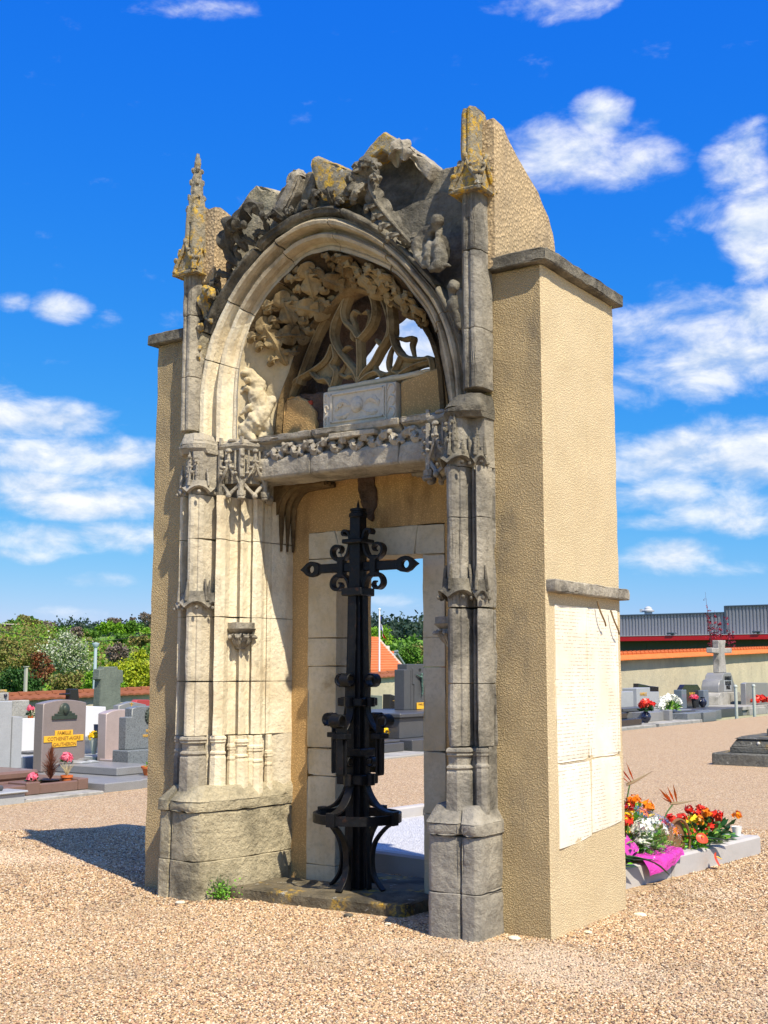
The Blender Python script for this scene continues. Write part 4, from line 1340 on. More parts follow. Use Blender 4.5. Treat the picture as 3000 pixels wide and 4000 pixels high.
for z0, z1 in ((-.05, .17), (.174, .814), (.818, 1.019), (1.023, 1.625), (1.629, 1.836), (1.84, 2.434)):
    fstone(-2.304, -2.035, FR, .858, z0, z1)
for z0, z1 in ((-.05, .599), (.603, 1.028), (1.032, 1.616), (1.62, 1.825), (1.829, 2.420)):
    fstone(-1.268, -1.085, FR, .858, z0, z1)
for poly in ([(-2.304, 2.438), (-1.985, 2.438), (-2.06, 2.645), (-2.304, 2.641)], [(-1.981, 2.436), (-1.342, 2.428), (-1.31, 2.637), (-2.056, 2.645)], [(-1.338, 2.428), (-1.085, 2.422), (-1.085, 2.632), (-1.306, 2.637)]):
    MB().slab_xz(poly, FR, .858).build('frame_stone', LIMEF, PT, bev=.004, dens=.07, amp=.004, nscale=7, chip=.009, seed=poly[0][0])

# --- inscribed tablets on the right flank
TB = [[(.10, 2.005), (.10, 1.03), (.53, 1.03), (.555, 1.06), (.56, 1.25), (.575, 2.005)], [(.595, 2.005), (.575, 1.25), (.60, 1.05), (.63, 1.033), (1.03, 1.033), (1.055, 1.10), (1.04, 1.6), (1.045, 2.005)],
      [(.105, 1.022), (.11, .515), (.30, .52), (.575, .545), (.57, 1.022)], [(.60, 1.025), (.585, .56), (.80, .565), (1.06, .59), (1.075, 1.0), (1.06, 1.025)]]
for P in TB:
    MB().slab_yz(P, -.04, .006).build('inscribed_tablet', TABLET, PT, bev=.002, dens=.06, amp=.002, nscale=8, chip=.006)
MB().box(-.05, .062, .005, 1.165, 2.078, 2.155).build('ledge', LIMEG, PT, bev=.006, dens=.05, amp=.006, nscale=9, chip=.012)
for y_ in (.555, 1.035):
    MB().box(-.02, .012, y_, y_ + .02, 1.05, 2.0).build('tablet_border', TABLET, PT, bev=.002)
for y_, z_ in ((.68, 2.05), (.90, 2.0)):
    MB().tube(spline([(.03, y_, z_), (.045, y_ + .02, z_ - .07), (.05, y_ + .07, z_ - .13), (.04, y_ + .11, z_ - .16)], 8), .006, 5).build('dry_stem', plain('dry_vine', (.20, .13, .06), .9), PT)

# --- threshold
st = MB().prism([(-2.50, -.06), (-1.144, .057), (-1.11, .09), (-1.08, .50), (-2.48, .50)], -.06, .075)
st.build('step_slab', STEP, PT, bev=.012, dens=.04, amp=.008, nscale=9, chip=.018)
MB().box(-2.46, -.88, .495, 1.10, -.06, .06).build('threshold', STEP, PT, bev=.01, dens=.09, amp=.006)

# ================================================================== iron cross
CX, CY = -1.705, .385
IC_Z = 0
IC = thing('iron_cross', 'tall black wrought iron cross with scrolls and a ring base in the doorway', 'cross', (CX, CY, .085))
cp = lambda u, v, z: (CX + u, CY + v, z)
sq = lambda h: [(CX - h, CY - h), (CX + h, CY - h), (CX + h, CY + h), (CX - h, CY + h)]


def ipart(mb, name, **k):
    k.setdefault('bev', .003)
    return mb.build(name, IRON, IC, **k)


core = MB().prism(sq(.058), .085, 1.36, sq(.060))
ipart(core, 'shaft')
mb = MB().prism(sq(.062), 1.36, 2.10, sq(.050)).prism(sq(.047), 2.10, 2.69, sq(.043))
ipart(mb, 'shaft')
for d in range(4):
    u = V((1, 0, 0)) if d % 2 == 0 else V((0, 1, 0))
    s_ = 1 if d < 2 else -1
    u = u * s_
    w = V((-u.y, u.x, 0))
    P = lambda r, z: V((CX, CY, z)) + u * r
    # flat stave on each face, curling outwards at its top
    pts = [P(.082, 1.30), P(.078, 1.40), P(.078, 1.47), P(.09, 1.515)] + [P(.128 + .042 * cos(a), 1.50 + .042 * sin(a)) for a in [2.4 - i * .55 for i in range(11)]]
    ipart(MB().bar(pts, .072, .014, tuple(u)), 'stave', bev=.002)
    ipart(MB().bar([P(.070, 1.50), P(.060, 2.12)], .062, .012, tuple(u)), 'stave', bev=.002)
    ipart(MB().bar([P(.075, .09), P(.072, .5), P(.07, 1.32)], .045, .014, tuple(u)), 'stave', bev=.002)
    # hanging strap with its scroll
    pts = [P(.185, .85), P(.188, .95), P(.185, 1.10), P(.19, 1.20)] + [P(.232 + .042 * cos(a), 1.222 + .042 * sin(a)) for a in [2.9 - i * .5 for i in range(11)]]
    ipart(MB().bar(pts, .085, .014, tuple(u)), 'strap', bev=.002)
    ipart(MB().bar([P(.202, .86), P(.204, 1.12)], .05, .012, tuple(u)), 'strap', bev=.002)
    ipart(MB().bar(spline([P(.085, 1.335), P(.095, 1.26), P(.135, 1.19), P(.175, 1.145)], 10), .06, .013, tuple(u)), 'brace', bev=.002)
    mb = MB()
    a, b = P(.15, 1.115) - w * .055, P(.225, 1.115) + w * .055
    mb.box(min(a.x, b.x), max(a.x, b.x), min(a.y, b.y), max(a.y, b.y), 1.10, 1.135)
    ipart(mb, 'clasp')
    # small scroll between the collars
    pts = [P(.085, .83), P(.082, .90), P(.09, .945)] + [P(.118 + .03 * cos(a), .94 + .03 * sin(a)) for a in [2.5 - i * .6 for i in range(9)]]
    ipart(MB().bar(pts, .055, .012, tuple(u)), 'scroll', bev=.002)
    # flared arm onto the ring
    pts = spline([P(.082, .83), P(.085, .77), P(.12, .70), P(.175, .64), (P(.245, .608)), P(.308, .602)], 18)
    ipart(MB().bar(pts, .065, .016, tuple((u * .5 + V((0, 0, .9))).normalized()) if False else (0, 0, 1)), 'flared_arm', bev=.002)
    mb = MB()
    a, b = P(.286, 0) - w * .034, P(.320, 0) + w * .034
    mb.box(min(a.x, b.x), max(a.x, b.x), min(a.y, b.y), max(a.y, b.y), .52, .613)
    ipart(mb, 'clasp')
    # bowed leg
    pts = spline([P(.285, .53), P(.225, .49), P(.15, .40), P(.125, .29), P(.14, .18), P(.195, .105), P(.22, .085)], 22)
    ipart(MB().bar(pts, .060, .018, tuple(w)) if False else MB().tube(pts, 1, 4, up=tuple(w), sx=.034, sy=.011, rot=pi / 4), 'leg', bev=.002)
    ipart(MB().bar([P(.10, .08), P(.09, .30), P(.08, .52)], .05, .014, tuple(u)), 'stave', bev=.002)
# ring
mb = MB()
n = 48
prof = [(.288, .53), (.306, .53), (.306, .592), (.288, .592)]
vs_ = [(CX + r * cos(2 * pi * j / n), CY + r * sin(2 * pi * j / n), z) for j in range(n) for r, z in prof]
mb.add(vs_, [(j * 4 + k, j * 4 + (k + 1) % 4, ((j + 1) % n) * 4 + (k + 1) % 4, ((j + 1) % n) * 4 + k) for j in range(n) for k in range(4)])
ipart(mb, 'ring', bev=0, smooth=40)


def collar(z0, z1, h, knobs=0):
    mb = MB().prism(sq(h), z0, z1)
    ipart(mb, 'collar', bev=.006)
    for sx_, sy_ in ((1, 0), (-1, 0), (0, 1), (0, -1)):
        if knobs:
            ipart(MB().tube([cp(sx_ * (h + .004), sy_ * (h + .004), z0 - .004), cp(sx_ * (h + .004), sy_ * (h + .004), z1 + .004)], knobs, 10), 'roll', bev=0, smooth=40)


collar(2.466, 2.497, .085)
collar(2.092, 2.148, .086)
collar(1.322, 1.378, .102, .034)
collar(.975, 1.03, .090)
collar(.785, .852, .105, .032)
ipart(MB().lathe([(.062, 2.655), (.066, 2.66), (.066, 2.683), (.052, 2.688), (.052, 2.70), (.058, 2.703), (.058, 2.718), (.02, 2.726)], (CX, CY, 0), 16), 'cap', bev=0, smooth=30)
ipart(MB().lathe([(.011, 2.72), (.010, 2.745), (.001, 2.785)], (CX, CY, 0), 8), 'spike', bev=0)
for s_ in (1, -1):
    # arms with spear-headed eyes
    ipart(MB().box(CX + min(s_ * .05, s_ * .345), CX + max(s_ * .05, s_ * .345), CY - .016, CY + .016, 2.268, 2.334), 'arm', bev=.006)
    outer = [(.335, 2.267), (.37, 2.250), (.41, 2.243), (.448, 2.258), (.475, 2.282), (.505, 2.301), (.475, 2.322), (.448, 2.345), (.41, 2.360), (.37, 2.352), (.335, 2.335), (.33, 2.301)]
    inner = [(.408 + .032 * cos(2 * pi * (i + 6.5 - .5) / 12 + .55) * .9, 2.301 + .032 * sin(2 * pi * (i + 6) / 12 + .55)) for i in range(12)]
    oc = [(.405 + (x - .405) * 1, z) for x, z in outer]
    inner = []
    for x, z in oc:
        d = V((x - .408, z - 2.301))
        d = d.normalized() * .030
        inner.append((.408 + d.x, 2.301 + d.y))
    m_ = 12
    vs_ = [(CX + s_ * x, CY - .02, z) for x, z in oc] + [(CX + s_ * x, CY - .02, z) for x, z in inner] + [(CX + s_ * x, CY + .02, z) for x, z in oc] + [(CX + s_ * x, CY + .02, z) for x, z in inner]
    fs = []
    for i in range(m_):
        j = (i + 1) % m_
        fs += [(i, j, m_ + j, m_ + i), (2 * m_ + i, 3 * m_ + i, 3 * m_ + j, 2 * m_ + j), (i, 2 * m_ + i, 2 * m_ + j, j), (m_ + i, m_ + j, 3 * m_ + j, 3 * m_ + i)]
    ipart(MB().add(vs_, fs), 'spear_eye', bev=.003)
    ipart(MB().box(CX + min(s_ * .115, s_ * .165), CX + max(s_ * .115, s_ * .165), CY - .03, CY + .03, 2.225, 2.378), 'clasp', bev=.005)
    for t_ in (1, -1):
        base = [(.055, .215), (.066, .15), (.085, .095), (.125, .06), (.175, .062), (.212, .095), (.218, .14), (.19, .17), (.155, .168), (.138, .145), (.146, .122), (.163, .118)]
        pts = spline([(CX + s_ * x, CY, 2.301 + t_ * z * .92) for x, z in base], 40)
        ipart(MB().tube(pts, [1.0 - .45 * max(0, (i - 28) / 12) for i in range(41)], 4, up=(0, 1, 0), sx=.042, sy=.014, rot=pi / 4), 'scroll', bev=.002)
    pts = spline([(CX + s_ * .052, CY, 2.49), (CX + s_ * .062, CY, 2.53), (CX + s_ * .078, CY, 2.558), (CX + s_ * .105, CY, 2.565), (CX + s_ * .122, CY, 2.55), (CX + s_ * .112, CY, 2.532)], 16)
    ipart(MB().tube(pts, 1, 4, up=(0, 1, 0), sx=.045, sy=.013, rot=pi / 4), 'scroll', bev=.002)

IC.scale = (1.03, 1.03, 1.018)

# ================================================================== fresh burial plot behind the portal
KERB = plain('kerb_concrete', (.44, .425, .42), .8, .12, 5, .002)
BP = thing('burial_plot', 'grave plot of white gravel inside pale concrete kerbs behind the portal', 'grave', (-2.0, 2.8, 0))
for x0, x1, y0, y1 in ((-.44, -.30, 1.30, 2.548), (-.42, -.29, 2.552, 4.15), (-4.05, -.425, 4.03, 4.15), (-4.05, -.445, 1.22, 1.34), (-4.17, -4.055, 1.22, 4.15)):
    MB().box(x0, x1, y0, y1, -.05, .155).build('kerb', KERB, BP, bev=.018, dens=.15, amp=.003)
q = NT('white_chippings')
vc = q.vor(70, 'Color')
c = q.mix(q.math('MULTIPLY', q.vor(70), .5), (.66, .67, .70), (.40, .41, .45))
WG = q.done(c, .8, q.bump(q.rng(q.vor(70), 0, .7, 1, 0), .012))
o = MB().box(-4.06, -.43, 1.33, 4.04, -.05, .045).build('white_gravel', WG, BP)
o['kind'] = 'stuff'
GREENS = [(.03, .10, .015), (.06, .19, .02), (.10, .27, .03), (.17, .33, .04), (.22, .38, .06)]
LEAFG = leafy('floral_greens', GREENS, .5)
LEAFD = leafy('dark_leaves', [(.012, .06, .02), (.03, .11, .03), (.02, .08, .015)], .35)
FERN = leafy('bright_fern', [(.12, .42, .01), (.20, .55, .03), (.10, .35, .01)], .5)
REDF = leafy('red_petals', [(.66, .015, .010), (.78, .04, .02), (.45, .01, .01), (.82, .09, .03)], .35)
YELF = leafy('yellow_petals', [(.85, .55, .01), (.9, .68, .03), (.8, .40, .0)], .5)
ORAF = leafy('orange_petals', [(.85, .20, .005), (.9, .30, .01), (.75, .12, .01)], .45)
WHIF = leafy('white_petals', [(.88, .88, .82), (.8, .83, .68), (.92, .92, .9)], .55)
PINF = leafy('pink_petals', [(.75, .05, .12), (.85, .22, .30), (.65, .02, .06)], .45)
PURF = leafy('purple_petals', [(.20, .04, .40), (.35, .12, .55), (.7, .65, .8)], .5)
STEM = plain('green_stem', (.08, .16, .05), .5)


def petals(mb, c, r, n, size, rnd, flat=.5, squash=1.0):
    """many small curved petals spread over a rounded head"""
    for i in range(n):
        a = rnd.uniform(0, 2 * pi)
        z_ = rnd.uniform(-.35, 1)
        h = sqrt(max(0, 1 - z_ * z_))
        d = V((h * cos(a), h * sin(a), z_))
        p = V(c) + V((d.x * r, d.y * r, d.z * r * squash)) * rnd.uniform(.72, 1)
        t = d.cross(V((rnd.uniform(-1, 1), rnd.uniform(-1, 1), rnd.uniform(-1, 1)))).normalized()
        b = d.cross(t)
        s_ = size * rnd.uniform(.6, 1.2)
        k = d * s_ * flat
        mb.add([p - t * s_ * .5, p - t * s_ * .2 + b * s_ * .45 + k * .3, p + t * s_ * .6 + k, p - t * s_ * .2 - b * s_ * .45 + k * .3], [(0, 1, 2, 3)])
    return mb


def leaves(mb, c, rad, n, size, rnd, up=.4):
    for i in range(n):
        d = V((rnd.gauss(0, 1), rnd.gauss(0, 1), rnd.gauss(0, .7) + up)).normalized()
        p = V(c) + V((d.x * rad[0], d.y * rad[1], abs(d.z) * rad[2])) * rnd.uniform(.35, 1)
        t = (d + V((rnd.uniform(-.6, .6), rnd.uniform(-.6, .6), rnd.uniform(-.3, .6)))).normalized()
        b = t.cross(V((rnd.uniform(-1, 1), rnd.uniform(-1, 1), 1))).normalized()
        s_ = size * rnd.uniform(.6, 1.3)
        nn = t.cross(b)
        mb.add([p, p + t * s_ * .5 + b * s_ * .28 + nn * s_ * .06, p + t * s_, p + t * s_ * .5 - b * s_ * .28 + nn * s_ * .06], [(0, 1, 2, 3)])
    return mb


def paradise(parent, base, top, lean, s=1.0, seed=0):
    """bird-of-paradise bloom: stem, beak and a fan of orange petals"""
    rnd = random.Random(seed)
    base, top, lean = V(base), V(top), V(lean).normalized()
    MB().tube(spline([base, base.lerp(top, .5) + V((0, 0, .03)), top], 8), .006, 6).build('stem', STEM, parent)
    mb = MB()
    tip = top + lean * (.17 * s) + V((0, 0, .035 * s))
    mb.tube(spline([top - lean * .03, top + lean * .05 * s + V((0, 0, .012)), tip], 8), [.010, .013, .014, .013, .011, .009, .007, .004, .001], 6, sx=.6)
    mb.build('beak', leafy('beak_%d' % seed, [(.20, .22, .12), (.30, .16, .10)], .4), parent)
    mb = MB()
    for k in range(5):
        d = (-lean * rnd.uniform(.2, .9) + V((rnd.uniform(-.25, .25), rnd.uniform(-.25, .25), rnd.uniform(.55, 1.0)))).normalized()
        q0 = top + lean * rnd.uniform(-.01, .04)
        sd = d.cross(lean).normalized() if d.cross(lean).length > .01 else V((0, 1, 0))
        L = .12 * s * rnd.uniform(.8, 1.15)
        w = .016 * s
        for sg in (1, -1):
            mb.add([q0, q0 + d * L * .45 + sd * w * sg, q0 + d * L, q0 + d * L * .5 - lean * .006], [(0, 1, 2, 3)])
    mb.build('petal_fan', ORAF, parent)


def spathe(parent, p, d, s, seed):
    """anthurium: heart-shaped red spathe with its spike"""
    d = V(d).normalized()
    p = V(p)
    side = d.cross(V((0, 0, 1))).normalized()
    nrm = side.cross(d)
    pts = []
    for i in range(16):
        a = 2 * pi * i / 16
        r = s * (.62 + .28 * cos(a) + .16 * abs(sin(a)))
        pts.append(p + d * (r * cos(a)) + side * (r * .8 * sin(a)) + nrm * (.12 * s * cos(2 * a)))
    mb = MB().add([p] + pts, [(0, i + 1, (i + 1) % 16 + 1) for i in range(16)])
    mb.build('spathe', REDF, parent, smooth=60)
    MB().tube([p + nrm * .004, p + d * s * .35 + nrm * s * .45], [.006, .003], 6).build('spadix', YELF, parent)


def long_leaf(mb, pts, w):
    P = spline(pts, 12)
    vs_, fs = [], []
    for i, p in enumerate(P):
        t = (P[min(12, i + 1)] - P[max(0, i - 1)]).normalized()
        s_ = t.cross(V((0, 0, 1)))
        s_ = s_.normalized() if s_.length > .01 else V((1, 0, 0))
        k = w * sin(pi * (.08 + .92 * i / 12)) ** .8
        vs_ += [p - s_ * k + V((0, 0, k * .35)), p, p + s_ * k + V((0, 0, k * .35))]
    for i in range(12):
        a = i * 3
        fs += [(a, a + 1, a + 4, a + 3), (a + 1, a + 2, a + 5, a + 4)]
    return mb.add(vs_, fs)


rnd = random.Random(3)
# the large spray nearest the wall
FS = thing('funeral_spray', 'large red and yellow funeral spray with orange bird-of-paradise blooms leaning by the wall', 'flowers', (-.75, 2.3, .15))
mb = MB()
leaves(mb, (-.70, 2.25, .16), (.36, .68, .40), 900, .09, rnd)
mb.build('greenery', LEAFG, FS)
mb = MB()
leaves(mb, (-.52, 2.0, .15), (.16, .30, .22), 300, .045, rnd)
leaves(mb, (-.50, 1.72, .15), (.12, .22, .20), 220, .04, rnd)
mb.build('fern', FERN, FS)
for k in range(48):
    mb = MB()
    y_ = rnd.uniform(1.65, 2.95)
    c_ = (rnd.uniform(-.95, -.42), y_, .28 + .36 * rnd.random() ** .7 * max(.3, 1 - .8 * abs(y_ - 2.2)))
    petals(mb, c_, rnd.uniform(.03, .05), 34, .04, rnd)
    mb.build('bloom', (REDF, ORAF, YELF, REDF, ORAF, WHIF, YELF)[k % 7], FS)
for k in range(14):
    spathe(FS, (rnd.uniform(-.9, -.45), rnd.uniform(1.7, 2.8), rnd.uniform(.42, .62)), (rnd.uniform(-.3, 1), rnd.uniform(-1, .4), rnd.uniform(-.2, .7)), rnd.uniform(.045, .07), k)
for k, (b, t, l) in enumerate((((-.62, 2.35, .3), (-.58, 2.42, .70), (.55, .75, .25)), ((-.75, 2.15, .3), (-.72, 2.10, .64), (-.5, -.6, .2)), ((-.50, 2.72, .3), (-.44, 2.86, .52), (.5, .8, -.1)), ((-.62, 1.80, .3), (-.58, 1.78, .60), (-.3, -.5, .4)))):
    paradise(FS, b, t, l, 1.25, 30 + k)
mb = MB()
for p in ([(-.5, 1.75, .24), (-.30, 1.90, .22), (-.18, 2.05, .17), (-.12, 2.2, .06)], [(-.55, 1.65, .20), (-.34, 1.75, .22), (-.22, 1.95, .20), (-.16, 2.10, .19)], [(-.6, 1.6, .25), (-.38, 1.68, .20), (-.26, 1.75, .17), (-.2, 1.9, .16)]):
    long_leaf(mb, p, .035)
mb.build('strap_leaf', LEAFD, FS)
# wrapped bouquet
WB = thing('wrapped_bouquet', 'white flower bouquet in clear cellophane and magenta wrapping on the kerb', 'bouquet', (-.45, 2.3, .16))
mb = MB()
for k in range(26):
    petals(mb, (rnd.uniform(-.56, -.36), rnd.uniform(2.22, 2.62), rnd.uniform(.26, .42)), rnd.uniform(.025, .045), 26, .034, rnd)
mb.build('white_blooms', WHIF, WB)
mb = MB()
leaves(mb, (-.46, 2.38, .2), (.16, .26, .2), 260, .06, rnd)
mb.build('greenery', LEAFG, WB)
q = NT('magenta_film')
MAG = q.done(q.mix(q.noise(9, 3), (.62, .06, .40), (.50, .03, .34)), .22, q.bump(q.noise(14, 3), .02), spec=.6)
q = NT('cellophane')
q.b.inputs['Transmission Weight'].default_value = 1.0
q.b.inputs['IOR'].default_value = 1.12
q.b.inputs['Roughness'].default_value = .04
q.b.inputs['Alpha'].default_value = .22
CELLO = q.done((.93, .95, .95), .05, q.bump(q.noise(16, 3), .01), spec=.6)


def film(name, rows, mat, parent, crease=.014, seed=0):
    """sheet through rows of points, crumpled"""
    R_, n = len(rows), 14
    g = [[p for p in spline(r, n)] for r in rows]
    cols = [spline([g[i][j] for i in range(R_)], 10) for j in range(n + 1)]
    mb = MB()
    vs_ = [cols[j][i] + V((nz(cols[j][i], 14, seed), nz(cols[j][i], 14, seed + 3), nz(cols[j][i], 14, seed + 6))) * crease for i in range(11) for j in range(n + 1)]
    mb.add(vs_, [(i * (n + 1) + j, i * (n + 1) + j + 1, (i + 1) * (n + 1) + j + 1, (i + 1) * (n + 1) + j) for i in range(10) for j in range(n)])
    return mb.build(name, mat, parent, smooth=0)


film('cellophane', [[(-.30, 2.02, .18), (-.27, 2.35, .17), (-.30, 2.72, .18)], [(-.33, 2.05, .34), (-.24, 2.38, .40), (-.34, 2.72, .36)], [(-.50, 2.05, .56), (-.42, 2.36, .52), (-.52, 2.66, .46)], [(-.62, 2.05, .62), (-.58, 2.36, .55), (-.64, 2.6, .48)]], CELLO, WB, .03)
film('magenta_wrap', [[(-.25, 2.12, .08), (-.21, 2.35, .10), (-.24, 2.64, .17)], [(-.27, 2.06, .17), (-.23, 2.36, .19), (-.27, 2.68, .20)], [(-.40, 1.95, .24), (-.36, 2.3, .20), (-.40, 2.7, .20)]], MAG, WB, .03, 2)
film('magenta_wrap', [[(-.36, 1.86, .30), (-.38, 2.0, .36), (-.46, 2.05, .40)], [(-.32, 1.92, .22), (-.33, 2.08, .25), (-.40, 2.15, .27)]], MAG, WB, .02, 4)
# wicker hoop between the sprays
mb = MB()
mb.tube([(-.40 + .02 * cos(a), 2.86 + .15 * cos(a), .22 + .18 * sin(a)) for a in [i * 2 * pi / 24 for i in range(25)]], .012, 6)
mb.lathe([(.0, 0), (.15, 0), (.155, .01), (0, .012)], (0, 0, 0), 20)
mb.v = mb.v[:25 * 6] + [(-.42 + z_ * .3, 2.86 + x_ * .9, .22 + y_ * 1.1) for x_, y_, z_ in mb.v[25 * 6:]]
tag(mb.build('wicker_hoop', plain('wicker', (.22, .11, .05), .7, .3, 30, .004)), 'round brown wicker backing standing on edge between the two flower sprays', 'basket')
# the smaller spray at the far end
SS = thing('flower_spray', 'low spray of red lilies and green leaves at the far end of the kerb', 'flowers', (-.6, 3.4, .15))
mb = MB()
leaves(mb, (-.56, 3.42, .13), (.24, .52, .20), 420, .07, rnd)
mb.build('greenery', LEAFG, SS)
mb = MB()
leaves(mb, (-.42, 3.10, .14), (.13, .20, .16), 380, .035, rnd)
mb.build('fern', FERN, SS)
mb = MB()
leaves(mb, (-.5, 3.5, .2), (.20, .40, .16), 120, .085, rnd)
mb.build('dark_leaf', LEAFD, SS)
for k in range(26):
    mb = MB()
    petals(mb, (rnd.uniform(-.74, -.36), rnd.uniform(3.0, 3.85), rnd.uniform(.22, .38)), rnd.uniform(.028, .045), 30, .042, rnd)
    mb.build('bloom', (REDF, REDF, ORAF, YELF, REDF)[k % 5], SS)
spathe(SS, (-.28, 3.02, .26), (.35, -.3, -.6), .075, 91)
spathe(SS, (-.20, 3.10, .10), (.25, .1, -1), .085, 92)
mb = MB()
for p in ([(-.5, 2.85, .26), (-.36, 3.05, .24), (-.26, 3.2, .19), (-.2, 3.35, .17)], [(-.46, 3.0, .2), (-.30, 3.2, .22), (-.24, 3.45, .18)]):
    long_leaf(mb, p, .04)
mb.build('strap_leaf', LEAFD, SS)
tag(MB().lathe([(.03, 0), (.036, .03), (.046, .08), (.042, .078), (.03, .03), (.0, .02)], (-.42, 3.95, .16), 16).build('white_pot', plain('white_ceramic', (.85, .84, .80), .3)), 'small white pot at the far end of the concrete kerb', 'pot')
# weed at the foot of the left plinth
WD = thing('weed', 'bright green weed tuft growing at the foot of the left plinth', 'plant', (-2.50, -.16, 0))
mb = MB()
for k in range(90):
    b = V((-2.50 + rnd.gauss(0, .04), -.16 + rnd.gauss(0, .03), .0))
    h = rnd.uniform(.03, .16)
    d = V((rnd.gauss(0, .35), rnd.gauss(0, .3), 1)).normalized()
    s_ = d.cross(V((rnd.uniform(-1, 1), rnd.uniform(-1, 1), 0))).normalized() * .009
    for t_ in (.35, .6, .85, 1):
        p = b + d * h * t_ + V((rnd.gauss(0, .012), rnd.gauss(0, .012), 0))
        e = V((rnd.gauss(0, 1), rnd.gauss(0, 1), .5)).normalized() * .022
        mb.add([p, p + e * .5 + s_, p + e, p + e * .5 - s_], [(0, 1, 2, 3)])
mb.build('leaves', leafy('weed_green', [(.07, .22, .02), (.14, .36, .03), (.22, .42, .05)], .6), WD)
mb = MB()
for k in range(14):
    b = V((-2.50 + rnd.gauss(0, .04), -.16 + rnd.gauss(0, .025), 0))
    mb.tube([b, b + V((rnd.gauss(0, .02), rnd.gauss(0, .02), rnd.uniform(.06, .17)))], [.003, .001], 4)
mb.build('stems', STEM, WD)
for k, (x_, y_, s_) in enumerate(((-.20, -.12, .032), (.10, .28, .022), (.16, .95, .035), (-1.05, -.20, .018), (-2.62, -.42, .03), (-1.42, -.12, .025))):
    bm = bmesh.new()
    bmesh.ops.create_icosphere(bm, subdivisions=2, radius=s_)
    for v in bm.verts:
        v.co *= 1 + .35 * nz(v.co, 18, k)
        v.co.z *= .45
        v.co.x *= 1.3
    bm.transform(Matrix.Translation((x_, y_, .01)))
    me = bpy.data.meshes.new('loose_stone')
    bm.to_mesh(me)
    bm.free()
    tag(link('loose_stone', me, LIME if k != 5 else LIMED, None, 0), ('white stone chip on the gravel before the right pier', 'pale stone chip at the foot of the right flank', 'flat white stone chip near the back corner of the right flank', 'small pale stone chip on the gravel before the doorway', 'pale stone chip before the left plinth', 'dark stone chip on the gravel below the step')[k], 'stone')

# the plot lies slightly askew to the portal
def askew(o, ang=radians(-7.4), piv=V((-.33, 1.92, 0))):
    Rz = Matrix.Rotation(ang, 4, 'Z')
    o.location = Rz @ (o.location - piv) + piv
    o.rotation_euler.z = ang


for o in list(COL.objects):
    if o.parent is None and o.name.split('.')[0] in ('burial_plot', 'funeral_spray', 'wrapped_bouquet', 'wicker_hoop', 'flower_spray', 'white_pot'):
        askew(o)

# ================================================================== terrain, hills
q = NT('meadow')
c = q.mix(q.rng(q.noise(.02, 6, .6), .38, .62), (.09, .20, .025), (.15, .24, .035))
c = q.mix(q.rng(q.noise(.011, 4, .6), .55, .66), c, (.26, .24, .10))
c = q.mix(q.math('MULTIPLY', q.rng(q.noise(.09, 6, .7), .5, .7), .6), c, (.05, .11, .02))
MEADOW = q.done(c, .95)
CX0, CY0 = 3.337, -6.733


def smooth(a, b, x):
    t = max(0, min(1, (x - a) / (b - a)))
    return t * t * (3 - 2 * t)


def hgt(d, a):
    """ground height at distance d from the yard, a = degrees left of +Y"""
    left = smooth(33, 41, a)
    h = -4.5 * smooth(27, 62, d) * (.35 + .65 * left)
    h += (5.0 * smooth(80, 170, d) + (11.0 + 2.0 * sin(a * .9)) * smooth(120, 390, d) * (.4 + .6 * left) + 9 * smooth(420, 700, d))
    x, y = d * sin(radians(a)), d * cos(radians(a))
    h += smooth(60, 200, d) * 2.2 * mnoise.noise((x * .012, y * .012, 1.7)) * (1 + d / 400)
    h += smooth(750, 1500, d) * (28 + 8 * mnoise.noise((a * .12, 4, 0)))
    return h


mb = MB()
ds = [0.5, 12, 24, 27, 31, 36, 42, 50, 58, 68, 80, 95, 110, 130, 150, 175, 200, 230, 260, 300, 340, 380, 420, 470, 520, 580, 640, 720, 800, 950, 1100, 1300, 1500, 1800, 2600]
NAZ = 150
vs_ = []
for d in ds:
    for j in range(NAZ + 1):
        a = -180 + 360 * j / NAZ
        vs_.append((CX0 - d * sin(radians(a)), CY0 + d * cos(radians(a)), hgt(d, a) - .03))
mb.add(vs_, [(i * (NAZ + 1) + j, i * (NAZ + 1) + j + 1, (i + 1) * (NAZ + 1) + j + 1, (i + 1) * (NAZ + 1) + j) for i in range(len(ds) - 1) for j in range(NAZ)])
tag(mb.build('terrain', MEADOW, smooth=80), kind='structure')


def polar(a, d):
    return V((CX0 - d * sin(radians(a)), CY0 + d * cos(radians(a)), 0))


def foliage(mb, c, rad, n, size, rnd, clumps=26, shell=.55):
    """leaf-sized faces gathered in clumps through an uneven crown"""
    cl = []
    for i in range(clumps):
        d = V((rnd.gauss(0, 1), rnd.gauss(0, 1), rnd.gauss(0, 1))).normalized()
        k = rnd.uniform(shell, 1.0)
        cl.append((V(c) + V((d.x * rad[0], d.y * rad[1], d.z * rad[2])) * k, rnd.uniform(.22, .45)))
    m = sum(rad) / 3
    for i in range(n):
        p0, r = cl[int(rnd.random() * clumps)]
        p = p0 + V((rnd.gauss(0, 1), rnd.gauss(0, 1), rnd.gauss(0, .8))) * (r * m * .5)
        t = V((rnd.gauss(0, 1), rnd.gauss(0, 1), rnd.gauss(0, 1))).normalized()
        b = t.cross(V((rnd.gauss(0, 1), rnd.gauss(0, 1), rnd.gauss(0, 1)))).normalized()
        s_ = size * rnd.uniform(.6, 1.4)
        mb.add([p - t * s_, p + b * s_ * .7, p + t * s_, p - b * s_ * .7], [(0, 1, 2, 3)])
    return mb


